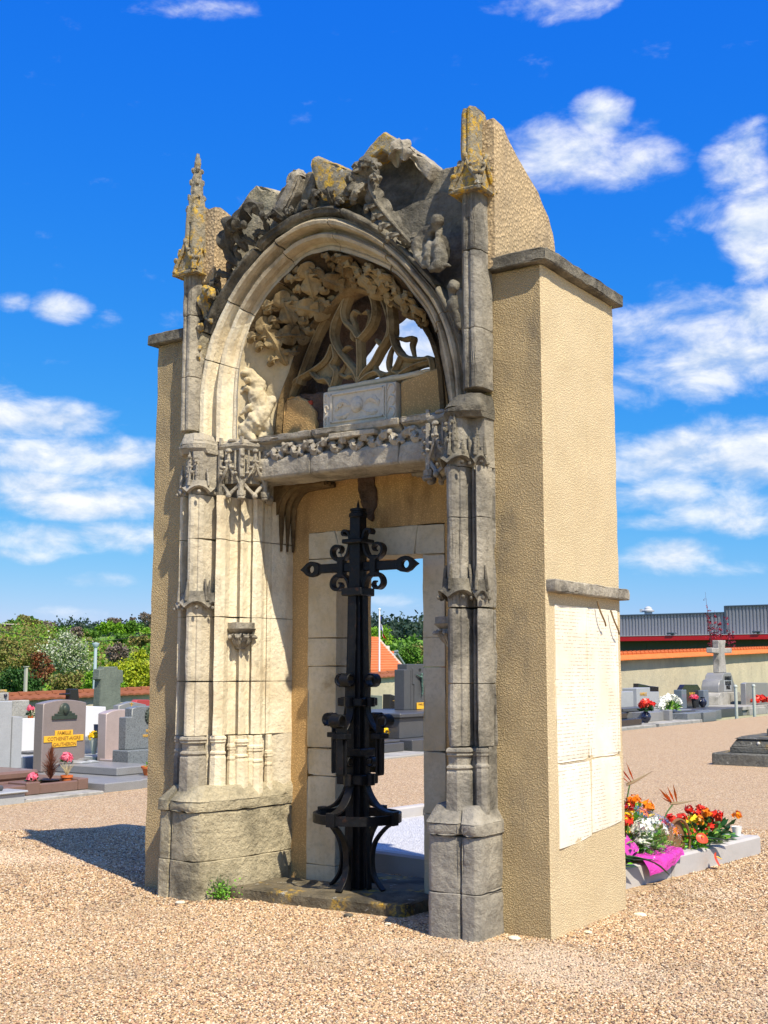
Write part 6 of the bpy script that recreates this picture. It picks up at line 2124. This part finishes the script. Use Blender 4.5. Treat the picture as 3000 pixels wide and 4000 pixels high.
for i in range(70):
    b = rnd.uniform(0, 6.28)
    r = rnd.uniform(.02, .11)
    mb.tube([(-9.16, 4.30, .2), (-9.16 + r * .5 * cos(b), 4.30 + r * .5 * sin(b), .31), (-9.16 + r * cos(b), 4.30 + r * sin(b), rnd.uniform(.33, .39))], [.0016, .0012, .0008], 3)
mb.build('dry_grass', plain('straw', (.50, .42, .25), .9), t)


def rose(name, label, c, r, mat, n=90):
    t = thing(name, label, 'flower', c)
    mb = MB()
    petals(mb, c, r, n, r * .75, rnd, .3)
    mb.build('petals', mat, t)
    mb = MB()
    leaves(mb, (c[0], c[1], c[2] - r * .7), (r * 1.3, r * 1.3, r * .5), 26, r * .8, rnd)
    mb.build('leaves', LEAFD, t)


rose('rose', 'pink rose lying on the brown granite grave', (-9.12, 3.70, .235), .065, PINF)
rose('rose', 'large pink artificial rose on the dark slab below the yellow name plate', (-10.52, 5.49, .325), .080, PINF, 140)

# --- pale grave cut by the frame
g = grave('pale_grave', 'pale grey grave with a dark slab at the bottom left edge', (-9.5, 2.6, 0))
gbox(g, 'base', 'light', -10.4, -8.64, 1.6, 3.2, -.02, .12)
gbox(g, 'rim', 'light', -10.4, -8.60, 1.6, 3.22, .121, .15)
gbox(g, 'slab', 'dark', -10.2, -8.78, 1.7, 3.0, .151, .215, .02)

# --- the family grave with the yellow plate
g = grave('family_grave', 'grey-mauve headstone with a yellow name plate and dark slab', (-10, 5.5, 0))
gbox(g, 'base', 'grey', -11.3, -8.76, 4.605, 5.30, -.02, .114)
gbox(g, 'base', 'grey', -11.3, -8.80, 5.302, 6.6, -.02, .118)
gbox(g, 'slab', 'grey', -10.79, -9.40, 5.42, 6.16, .119, .236, .014)
stele(g, 'mauve', arch_top(5.26, 6.09, .12, 1.105, 1.155, 12), -10.80, .19)
pl_ = -10.795
for y0, y1, z0, z1 in ((5.49, 5.83, .63, .708), (5.285, 6.04, .54, .632), (5.44, 5.91, .462, .541)):
    gbox(g, 'name_plate', YPLATE, -10.80, -10.788, y0, y1, z0 + .001, z1, .003)
for s_, y_, z_, sz in (('FAMILLE', 5.66, .667, .072), ('COTHENET-AIGRE', 5.662, .586, .076), ('GAUTHERON', 5.675, .502, .072)):
    text_mesh('lettering', s_, sz, plain('plate_letters', (.33, .17, .03), .6) if 'plate_letters' not in bpy.data.materials else bpy.data.materials['plate_letters'], g, (-10.786, y_, z_), FACE_X, .002, bold=.001)
mb = MB()
for y0, y1, z0, z1 in ((5.42, 5.895, .868, .925), (5.47, 5.85, .925, .955), (5.53, 5.79, .955, .985)):
    mb.box(-10.80, -10.775, y0, y1, z0, z1)
mb.build('bronze_plaque', BRONZE, g, bev=.005)
mb = MB()
mb.ball((-10.79, 5.655, 1.01), (.03, .10, .10), 16, 10)
mb.ball((-10.765, 5.655, 1.01), (.03, .055, .07), 12, 8)
mb.build('bronze_medallion', BRONZE, g, smooth=50)
mb = MB()
mb.box(-10.9, -10.25, 5.75, 6.05, .237, .25)
bk = thing('book_plaque', 'grey open-book memorial plaque lying on the dark slab', 'plaque', (-10.5, 5.85, .237))
MB().slab_yz([(5.62, .237), (5.63, .255), (5.72, .275), (5.79, .262), (5.80, .237)], -10.62, -10.36).build('left_page', GR['light'], bk, bev=.006)
MB().slab_yz([(5.803, .237), (5.81, .262), (5.88, .275), (5.97, .252), (5.98, .237)], -10.62, -10.36).build('right_page', GR['light'], bk, bev=.006)
MB().slab_yz([(5.72, .276), (5.76, .30), (5.85, .305), (5.89, .28)], -10.56, -10.46).build('relief', GR['grey'], bk)
t = pot_plant('planter_bowl', 'orange terracotta bowl with sprouts on the grey kerb beside the wall', (-9.15, 5.82, .119), .125, .125, TERRA)
mb = MB()
leaves(mb, (-9.15, 5.82, .235), (.10, .10, .06), 60, .045, rnd)
mb.build('sprouts', LEAFG, t)

# --- pink and speckled headstones
g = grave('pink_grave', 'smooth pinkish granite headstone right of the yellow plate', (-11.2, 7.1, 0))
stele(g, 'pink', [(6.86, .0), (6.85, .905), (6.98, .945), (7.12, .965), (7.55, .955), (7.55, .0)], -11.18, .19)
gbox(g, 'base', 'pink', -11.3, -10.3, 6.84, 7.7, -.02, .20)
g = grave('speckled_grave', 'speckled grey granite headstone with a dark oval medallion', (-10.2, 6.8, 0))
gbox(g, 'base', 'grey', -11.0, -9.2, 6.62, 7.5, -.02, .16)
gbox(g, 'socle', 'speck', -10.40, -10.05, 6.26, 7.4, .0, .40)
stele(g, 'speck', [(6.34, .40), (6.34, .885), (6.455, .885), (6.455, 1.015), (6.60, 1.045), (7.25, 1.04), (7.25, .40)], -10.20, .16)
mb = MB()
mb.ball((-10.19, 6.82, .895), (.03, .085, .108), 14, 10)
mb.ball((-10.165, 6.82, .90), (.03, .05, .07), 12, 8)
for k in range(14):
    a = 2 * pi * k / 14
    mb.ball((-10.185, 6.82 + .085 * cos(a), .895 + .108 * sin(a)), .018, 6, 4)
mb.build('bronze_medallion', BRONZE, g, smooth=50)
text_mesh('lettering', 'FAMILLE', .058, GOLD, g, (-10.196, 6.86, .667), FACE_X, .003, bold=.001)
text_mesh('lettering', 'HANNEC', .062, GOLD, g, (-10.196, 6.82, .594), FACE_X, .003, bold=.001)

# --- those standing behind
g = grave('mossy_cross_grave', 'tall greenish stone cross standing behind the headstones', (-13, 8.65, 0))
stele(g, 'moss', [(8.33, -.4), (8.40, 1.42), (8.345, 1.425), (8.375, 1.61), (8.46, 1.615), (8.47, 1.655), (8.80, 1.655), (8.815, 1.60), (8.935, 1.59), (8.95, 1.37), (8.885, 1.35), (8.96, -.4)], -13.0, .17, 'cross_stone')
gbox(g, 'base', 'moss', -13.4, -12.6, 8.15, 9.15, -.5, .25)
g = grave('white_grave', 'white marble headstone half hidden behind the mauve one', (-12.2, 7.4, 0))
stele(g, 'white', [(6.95, -.2), (6.95, 1.02), (7.80, .975), (7.80, -.2)], -12.2, .14)
gbox(g, 'slab', 'light', -12.19, -11.5, 6.95, 7.8, -.05, .22)
tag(MB().lathe([(.035, 0), (.04, .16), (.045, .18), (.03, .18), (.028, .02), (0, .02)], (-12.0, 7.40, .52), 12).build('vase', plain('dark_blue_vase', (.02, .03, .06), .25), None), 'dark blue vase before the white headstone', 'vase')
gbox(g, 'shelf', 'light', -12.19, -11.9, 7.2, 7.6, .44, .515)
t = thing('yellow_bouquet', 'yellow flowers wrapped in pale film between the headstones', 'flowers', (-11.6, 7.0, .25))
MB().lathe([(.03, 0), (.05, .1), (.09, .26)], (-11.6, 7.0, .25), 10).build('wrap', plain('pale_film', (.65, .66, .60), .4), t)
mb = MB()
petals(mb, (-11.6, 7.0, .52), .085, 80, .06, rnd)
mb.build('petals', YELF, t)
g = grave('white_ledger', 'white marble headstone in the gap left of the mauve one', (-12.2, 6.1, 0))
stele(g, 'white', [(5.5, -.2), (5.5, .84), (6.45, .825), (6.45, -.2)], -12.2, .14)
gbox(g, 'slab', 'light', -12.19, -11.45, 5.5, 6.4, -.05, .30)
gbox(g, 'cross_foot', 'dark', -12.1, -11.8, 5.85, 6.2, .301, .34)
g = grave('stone_pillar', 'pale stone pillar with a dark ball ornament at the far left', (-12.6, 5.9, 0))
MB().prism([(-12.7, 5.80), (-12.5, 5.80), (-12.5, 6.02), (-12.7, 6.02)], -.3, 1.10, [(-12.66, 5.83), (-12.52, 5.83), (-12.52, 6.0), (-12.66, 6.0)]).build('pillar', GR['concrete'], g, bev=.01)
gbox(g, 'head', 'concrete', -12.68, -12.50, 5.825, 6.005, 1.101, 1.24)
gbox(g, 'cap', LIMEL, -12.66, -12.52, 5.845, 5.985, 1.241, 1.285)
MB().ball((-12.49, 5.925, 1.19), .03, 12, 8).build('ball', plain('dark_ball', (.03, .03, .05), .2, spec=.6), g)
gbox(g, 'bed', 'concrete', -12.5, -11.4, 5.0, 6.3, -.3, .10)
g = grave('grey_grave', 'plain grey headstone behind the pink flower at the left', (-12.9, 6.4, 0))
stele(g, 'concrete', [(5.95, -.3), (5.95, 1.09), (6.75, 1.10), (6.75, -.3)], -12.9, .16)
gbox(g, 'picture', 'black', -12.90, -12.885, 6.16, 6.32, .86, 1.0)
t = thing('pink_flower_pot', 'pink flowers in a pot behind the mauve headstone', 'pot plant', (-12.3, 6.28, .86))
MB().lathe([(.035, 0), (.05, .07)], (-12.3, 6.28, .80), 10).build('pot', TERRA, t)
mb = MB()
leaves(mb, (-12.3, 6.28, .87), (.06, .06, .07), 50, .05, rnd)
mb.build('leaves', LEAFD, t)
mb = MB()
petals(mb, (-12.3, 6.27, .975), .05, 60, .045, rnd)
mb.build('petals', PINF, t)
g = grave('black_cross_grave', 'small black granite cross peeping over the mauve headstone', (-13, 7.8, 0))
stele(g, 'black', [(7.70, .0), (7.70, 1.165), (7.55, 1.168), (7.55, 1.195), (7.695, 1.19), (7.695, 1.27), (7.89, 1.268), (7.93, 1.0), (7.93, 0)], -13.0, .12, 'cross_stone')
gbox(g, 'base', 'black', -13.2, -12.6, 7.4, 8.2, -.3, .12)
g = grave('red_grave', 'red granite headstone with sloped shoulders by the tiled wall', (-13.5, 10, 0))
stele(g, 'red', [(9.70, -.2), (9.70, .90), (9.80, 1.035), (10.12, 1.028), (10.24, .90), (10.24, -.2)], -13.5, .14)
gbox(g, 'side_block', 'dark', -13.62, -13.5, 9.50, 9.695, -.2, .95)
gbox(g, 'side_block', 'dark', -13.62, -13.5, 10.245, 10.6, -.2, .95)
g = grave('gabled_grave', 'grey headstone with a low gable and a small gilt cross', (-11.9, 7.9, 0))
stele(g, 'grey', [(7.80, -.2), (7.80, 1.0), (8.10, 1.06), (8.45, 1.0), (8.45, -.2)], -11.9, .14)
mb = MB().box(-11.90, -11.893, 8.085, 8.10, .97, 1.045).box(-11.90, -11.893, 8.055, 8.13, 1.015, 1.028)
mb.build('gilt_cross', GOLD, g)

# ------------------------------------------------------------------ graves seen through the doorway
g = grave('crucifix_grave', 'tall speckled dark headstone with a bronze crucifix seen through the doorway', (-10.7, 15, 0))
gbox(g, 'base', 'dark', -12.2, -9.62, 13.42, 16.0, -.05, .232)
gbox(g, 'tomb_chest', 'dark', -11.9, -10.05, 13.62, 15.9, .233, .64)
gbox(g, 'lid', 'dark', -11.95, -9.98, 13.55, 15.95, .641, .735, .02)
stele(g, 'dark', [(15.25, .736), (15.25, 1.60), (15.36, 1.60), (15.36, 1.722), (16.05, 1.725), (16.05, .736)], -11.0, .26)
stele(g, 'dark', [(15.50, .737), (15.50, 1.60), (15.53, 1.60), (15.53, .737)], -10.985, .03, 'rib')
stele(g, 'dark', [(15.62, .737), (15.62, 1.28), (15.56, 1.28), (15.56, 1.64), (15.60, 1.64), (15.60, 1.30), (15.66, 1.30), (15.66, .737)], -10.98, .03, 'rib')
blobs('bronze_figure', [('b', (-10.95, 15.886, 1.495), (.03, .032, .04)), ('c', (-10.96, 15.89, 1.44), (-10.96, 15.93, 1.32), .04, .03), ('c', (-10.96, 15.93, 1.31), (-10.95, 15.92, 1.17), .04, .03), ('c', (-10.95, 15.92, 1.16), (-10.96, 15.90, 1.04), .026, .016),
                        ('c', (-10.96, 15.87, 1.44), (-10.97, 15.70, 1.49), .02, .014), ('c', (-10.96, 15.91, 1.44), (-10.97, 16.06, 1.49), .02, .014)], plain('green_bronze', (.07, .13, .11), .5, .25, 30), g, .012, 1)
gbox(g, 'titulus', 'black', -10.985, -10.975, 15.83, 15.90, 1.58, 1.63)
gbox(g, 'name_plate', YPLATE, -10.99, -10.975, 15.72, 16.04, .745, .885, .003)
text_mesh('lettering', 'FAMILLE', .06, bpy.data.materials['plate_letters'], g, (-10.973, 15.88, .845), FACE_X, .002, bold=.001)
t = thing('red_bouquet', 'red blooms over violet and white flowers seen through the doorway', 'flowers', (-10.2, 14.35, .24))
for k in range(9):
    mb = MB()
    petals(mb, (-10.2 + rnd.uniform(-.05, .05), 14.37 + rnd.uniform(-.12, .12), .50 + rnd.uniform(-.02, .10)), .055, 44, .05, rnd)
    mb.build('red_bloom', REDF, t)
for k in range(7):
    mb = MB()
    petals(mb, (-10.12, 14.37 + rnd.uniform(-.13, .13), .36 + rnd.uniform(-.05, .05)), .04, 30, .04, rnd)
    mb.build('violet_bloom', PURF if k % 2 else WHIF, t)
mb = MB()
for k in range(11):
    a = rnd.uniform(1.9, 3.4)
    long_leaf(mb, [(-10.15, 14.22, .30), (-10.12, 14.22 + .12 * cos(a), .33 + .10 * abs(sin(a))), (-10.08, 14.22 + .22 * cos(a), .32 + .14 * abs(sin(a)))], .014)
mb.build('silver_leaf', plain('silver_leaf', (.40, .52, .50), .6), t)
MB().lathe([(.05, 0), (.07, .06), (.05, .10)], (-10.12, 14.38, .236), 12).build('pot', plain('white_ceramic2', (.8, .8, .78), .3), t)
t = thing('yellow_flowers', 'yellow flowers on the dark grave beside the iron cross', 'flowers', (-10.3, 13.45, .24))
mb = MB()
petals(mb, (-10.3, 13.45, .36), .09, 70, .06, rnd)
mb.build('petals', YELF, t)
MB().lathe([(.05, 0), (.07, .10)], (-10.3, 13.45, .236), 10).build('pot', plain('black_pot', (.02, .02, .02), .5), t)
t = thing('memorial_plaque', 'dark slanted memorial plaque right of the red bouquet', 'plaque', (-10.1, 14.75, .236))
MB().slab_xz([(-10.30, .236), (-10.06, .236), (-10.12, .60), (-10.16, .60)], 14.66, 14.90).build('plate', GR['black'], t, bev=.006)
MB().box(-10.33, -10.03, 14.64, 14.92, .233, .2355).build('foot', GR['dark'], t)
g = grave('low_dark_grave', 'low dark granite grave in front of the crucifix headstone', (-10.2, 12.6, 0))
gbox(g, 'plinth', 'concrete', -11.4, -9.0, 11.2, 13.30, -.05, .03)
gbox(g, 'slab', 'dark', -11.3, -9.68, 11.4, 13.22, .031, .20)
gbox(g, 'lid', 'dark', -11.25, -9.75, 11.45, 13.18, .201, .25)
g = grave('wedge_grave', 'black wedge headstone with gilt lines left of the crucifix one', (-12.8, 17.7, 0))
stele(g, 'black', [(17.36, .0), (17.40, 1.02), (17.98, .92), (17.98, .0)], -12.8, .22)
gbox(g, 'gilt_line', GOLD, -12.80, -12.793, 17.5, 17.95, .86, .868, 0)
gbox(g, 'gilt_line', GOLD, -12.80, -12.793, 17.585, 17.593, .70, .895, 0)
gbox(g, 'base', 'black', -13.1, -12.0, 17.2, 18.2, -.2, .30)
g = grave('grey_green_grave', 'flat grey-green headstone by the plastered wall seen past the iron cross', (-12.8, 16.6, 0))
stele(g, 'moss', [(16.0, .0), (16.0, 1.04), (17.06, .99), (17.06, .0)], -12.8, .14)
gbox(g, 'block', 'light', -12.78, -12.3, 16.1, 17.2, -.2, .62)

# ------------------------------------------------------------------ graves on the right, before the warehouse
g = grave('old_tomb', 'old blackened stone tomb with a moulded lid on the gravel at the right', (-2, 15, 0))
y0 = 13.65
gbox(g, 'base', 'old', -3.72, -1.2, y0, 15.6, -.05, .20, .02)
MB().prism([(-3.46, y0 + .18), (-1.3, y0 + .18), (-1.3, 15.4), (-3.46, 15.4)], .201, .30).build('course', GR['old'], g, bev=.012)
MB().prism([(-3.45, y0 + .19), (-1.3, y0 + .19), (-1.3, 15.4), (-3.45, 15.4)], .301, .43, [(-3.36, y0 + .26), (-1.3, y0 + .26), (-1.3, 15.3), (-3.36, 15.3)]).build('chest', GR['old'], g, bev=.012)
MB().prism([(-3.40, y0 + .22), (-1.3, y0 + .22), (-1.3, 15.36), (-3.40, 15.36)], .431, .475, [(-3.30, y0 + .32), (-1.3, y0 + .32), (-1.3, 15.26), (-3.30, 15.26)]).build('lid', GR['old'], g, bev=.012)
gbox(g, 'cross_foot', 'old', -2.95, -1.5, y0 + .6, y0 + 1.1, .476, .60)
gbox(g, 'cross_foot', 'old', -2.80, -1.6, y0 + .65, y0 + 1.05, .601, .66)
for x_ in (-2.98, -2.55):
    MB().ball((x_, y0 + .225, .365), .03, 8, 6).build('rosette', plain('pale_rosette', (.5, .5, .46), .8), g)
g = grave('black_slab_grave', 'low black granite grave with a round vase at the left of the right group', (-10.6, 25.4, 0))
gbox(g, 'plinth', 'concrete', -12.5, -9.75, 22.6, 26.5, -.05, .05)
gbox(g, 'kerb', 'black', -12.4, -10.0, 22.8, 26.05, .051, .235)
gbox(g, 'slab', 'black', -12.2, -10.25, 22.9, 25.6, .236, .40)
t = thing('vase_of_red_flowers', 'round dark vase of red flowers on the black grave', 'vase', (-10.3, 26.75, .1))
MB().lathe([(.06, 0), (.13, .08), (.155, .16), (.12, .26), (.06, .31), (.07, .34), (.05, .33)], (-10.2, 26.85, .08), 18).build('vase', plain('glazed_dark', (.02, .025, .05), .15, spec=.6), t)
mb = MB()
leaves(mb, (-10.2, 26.9, .42), (.18, .22, .16), 90, .12, rnd)
mb.build('leaves', LEAFD, t)
for k in range(5):
    mb = MB()
    petals(mb, (-10.2 + rnd.uniform(-.1, .1), 26.62 + k * .14, .58 + rnd.uniform(-.05, .10)), .10, 60, .09, rnd)
    mb.build('bloom', REDF, t)
g = grave('grey_kerb_grave', 'grey granite grave with an open trough behind the red flower vase', (-10.8, 28, 0))
gbox(g, 'plinth', 'concrete', -12.6, -9.7, 26.6, 30.2, -.05, .07)
gbox(g, 'kerb', 'grey', -10.75, -10.35, 27.2, 27.45, .071, .36)
gbox(g, 'kerb', 'grey', -12.5, -10.40, 27.455, 28.9, .071, .34)
gbox(g, 'post', 'grey', -10.45, -10.2, 28.75, 29.0, .071, .38)
gbox(g, 'slab', 'dark', -12.5, -10.95, 27.0, 29.4, .36, .46)
g = grave('stepped_grave', 'pale blue-grey stepped headstone with gilt letters', (-12, 31, 0))
stele(g, 'light', [(30.6, -.2), (30.6, 1.0), (31.75, 1.015), (31.75, .875), (32.55, .865), (32.55, -.2)], -12.0, .50)
text_mesh('lettering', 'FAMILLE', .16, GOLD, g, (-11.99, 31.15, .80), FACE_X, .004)
gbox(g, 'slab', 'grey', -11.99, -10.9, 30.5, 32.6, -.1, .30)
g = grave('black_fan_grave', 'black headstone with a sloped top behind the pale stepped one', (-13.2, 34, 0))
stele(g, 'black', [(33.6, -.2), (33.7, 1.12), (34.8, 1.02), (35.6, .98), (35.5, -.2)], -13.2, .2)
g = grave('speckled_slab_grave', 'speckled grey headstone cut by the roughcast wall', (-11.6, 28.2, 0))
stele(g, 'light', [(28.2, -.1), (28.2, .92), (29.35, .93), (29.35, -.1)], -11.6, .25)
stele(g, 'brown', [(28.0, -.1), (28.0, 1.42), (28.55, 1.38), (28.9, 1.15), (28.9, -.1)], -12.4, .2, 'rear_stone')
t = thing('white_bouquet', 'bunch of white flowers on the grey slabs', 'flowers', (-10.9, 30.4, .45))
mb = MB()
for k in range(12):
    a = k / 11 * pi
    petals(mb, (-10.8, 30.35 - .75 * cos(a), .44 + .26 * sin(a)), .12, 36, .10, rnd)
mb.build('blooms', WHIF, t)
mb = MB()
leaves(mb, (-10.8, 30.35, .36), (.3, .6, .25), 130, .15, rnd)
mb.build('leaves', LEAFG, t)
g = grave('long_slab_grave', 'long dark granite slab before the dark arched headstone', (-11.5, 32, 0))
gbox(g, 'slab', 'dark', -13.2, -10.8, 30.4, 33.44, .10, .275)
gbox(g, 'foot', 'grey', -12.6, -10.3, 30.4, 33.2, -.05, .099)
g = grave('rough_kerb_grave', 'rough light kerb blocks at the edge of the gravel', (-10, 31, 0))
for yy, xx in ((29.6, -9.95), (30.9, -9.9), (32.6, -10.3)):
    gbox(g, 'kerb_block', 'speck', xx - .5, xx, yy, yy + 1.2, -.05, .26)
g = grave('dark_arched_grave', 'dark brown headstone with cut corners between two blue-grey pillars', (-12.5, 37, 0))
stele(g, 'black', [(36.0, .0), (36.1, .90), (36.38, 1.06), (37.75, 1.045), (38.04, .885), (37.9, .0)], -12.5, .2)
gbox(g, 'pillar', 'blue', -12.6, -12.3, 35.50, 35.98, .0, .88)
gbox(g, 'pillar', 'blue', -12.6, -12.3, 37.80, 38.35, .0, .83)
text_mesh('lettering', 'FAMILLE', .17, GOLD, g, (-12.49, 37.1, .70), FACE_X, .004)
gbox(g, 'slab', 'dark', -12.4, -11.0, 35.5, 38.3, -.1, .22)
tag(MB().lathe([(.05, 0), (.14, .12), (.15, .22), (.07, .34), (.09, .38)], (-12.1, 37.1, .22), 14).build('urn', bpy.data.materials['glazed_dark']), 'round dark urn before the dark arched headstone', 'urn')
t = thing('pink_vase', 'black vase with pink flowers before the dark arched headstone', 'vase', (-12.1, 36.2, .22))
MB().lathe([(.06, 0), (.10, .3), (.08, .34)], (-12.1, 36.2, .22), 12).build('vase', bpy.data.materials['black_pot'], t)
mb = MB()
petals(mb, (-12.1, 36.2, .60), .14, 60, .11, rnd, squash=.5)
mb.build('petals', PINF, t)
g = grave('stone_cross_grave', 'tall grey stone cross on a stepped pedestal by the wall', (-12.5, 40.8, 0))
MB().slab_yz([(39.4, -.1), (39.45, .55), (39.75, .72), (42.0, .72), (42.25, .55), (42.3, -.1)], -13.2, -12.3).build('pedestal', GR['concrete'], g, bev=.02)
MB().slab_yz([(39.80, .721), (39.82, .95), (40.0, 1.20), (40.25, 1.22), (40.35, 1.38), (40.55, 1.48), (41.35, 1.48), (41.5, 1.35), (41.6, 1.18), (41.85, .95), (41.9, .721)], -13.1, -12.4).build('pedestal', GR['grey'], g, bev=.02)
MB().slab_yz([(40.55, 1.481), (40.62, 2.24), (39.82, 2.26), (39.83, 2.46), (40.60, 2.44), (40.56, 2.76), (41.48, 2.775), (41.34, 2.46), (42.2, 2.48), (42.2, 2.28), (41.3, 2.26), (41.45, 1.481)], -12.85, -12.60).build('cross', GR['concrete'], g, bev=.02)
gbox(g, 'name_panel', 'light', -12.4, -12.385, 40.42, 41.35, .74, 1.19, .004)
for s_, z_ in (('FAMILLE', 1.26), ('ROLLER', 1.07), ('PAUL', .90)):
    text_mesh('lettering', s_, .20, INK, g, (-12.375, 40.9, z_), FACE_X, .006, bold=.006)
gbox(g, 'slab', 'concrete', -12.2, -10.9, 38.8, 42.0, -.1, .16)
g = grave('flat_pale_grave', 'flat pale slab grave with red flowers behind the bollards', (-11.5, 39.5, 0))
gbox(g, 'slab', 'concrete', -12.6, -10.95, 38.2, 41.9, .10, .24)
gbox(g, 'side', 'grey', -12.5, -11.02, 38.0, 40.6, -.1, .099)
stele(g, 'grey', [(40.6, .1), (40.62, 1.06), (40.9, 1.10), (43.6, 1.06), (43.6, .1)], -11.6, .2)
t = thing('red_wreath', 'mound of red flowers on the flat pale grave at the right edge', 'flowers', (-11.2, 41.2, .24))
mb = MB()
for k in range(10):
    petals(mb, (-11.2, 40.4 + k * .16, .38 + .12 * sin(k * pi / 9)), .14, 40, .11, rnd, squash=.8)
mb.build('blooms', REDF, t)
BOL = plain('bollard_paint', (.42, .47, .43), .4, .06, 4, spec=.5)
for k, (x_, y_) in enumerate(((-9.87, 34.05), (-9.83, 35.9))):
    t = thing('bollard', ('grey-green metal bollard nearer the stone cross', 'grey-green metal bollard nearer the right edge')[k], 'bollard', (x_, y_, 0), 'bollards by the gravel')
    MB().tube([(x_, y_, -.05), (x_, y_, 1.0)], .055, 14).build('post', BOL, t)
    MB().ball((x_, y_, 1.03), .07, 14, 8).build('knob', BOL, t)
# graves further along the row, hidden by the portal but part of the place
for k, y_ in enumerate((9.0, 10.4, 19.4, 21.0)):
    g = grave('plain_grave', ('grey slab grave behind the portal, nearest of its row', 'grey slab grave behind the portal, second of its row', 'dark slab grave beyond the crucifix headstone', 'dark slab grave furthest beyond the crucifix headstone')[k], (-10.3, y_, 0), 'slab graves in the row')
    m_ = 'grey' if k < 2 else 'dark'
    gbox(g, 'base', m_, -11.4, -9.2, y_ - .55, y_ + .55, -.03, .14)
    gbox(g, 'slab', m_, -11.2, -9.35, y_ - .48, y_ + .48, .141, .26)
    stele(g, m_, arch_top(y_ - .5, y_ + .5, .141, .85, .95), -11.2, .15)

scene.render.engine = 'CYCLES'
scene.render.resolution_x = 768
scene.render.resolution_y = 1024
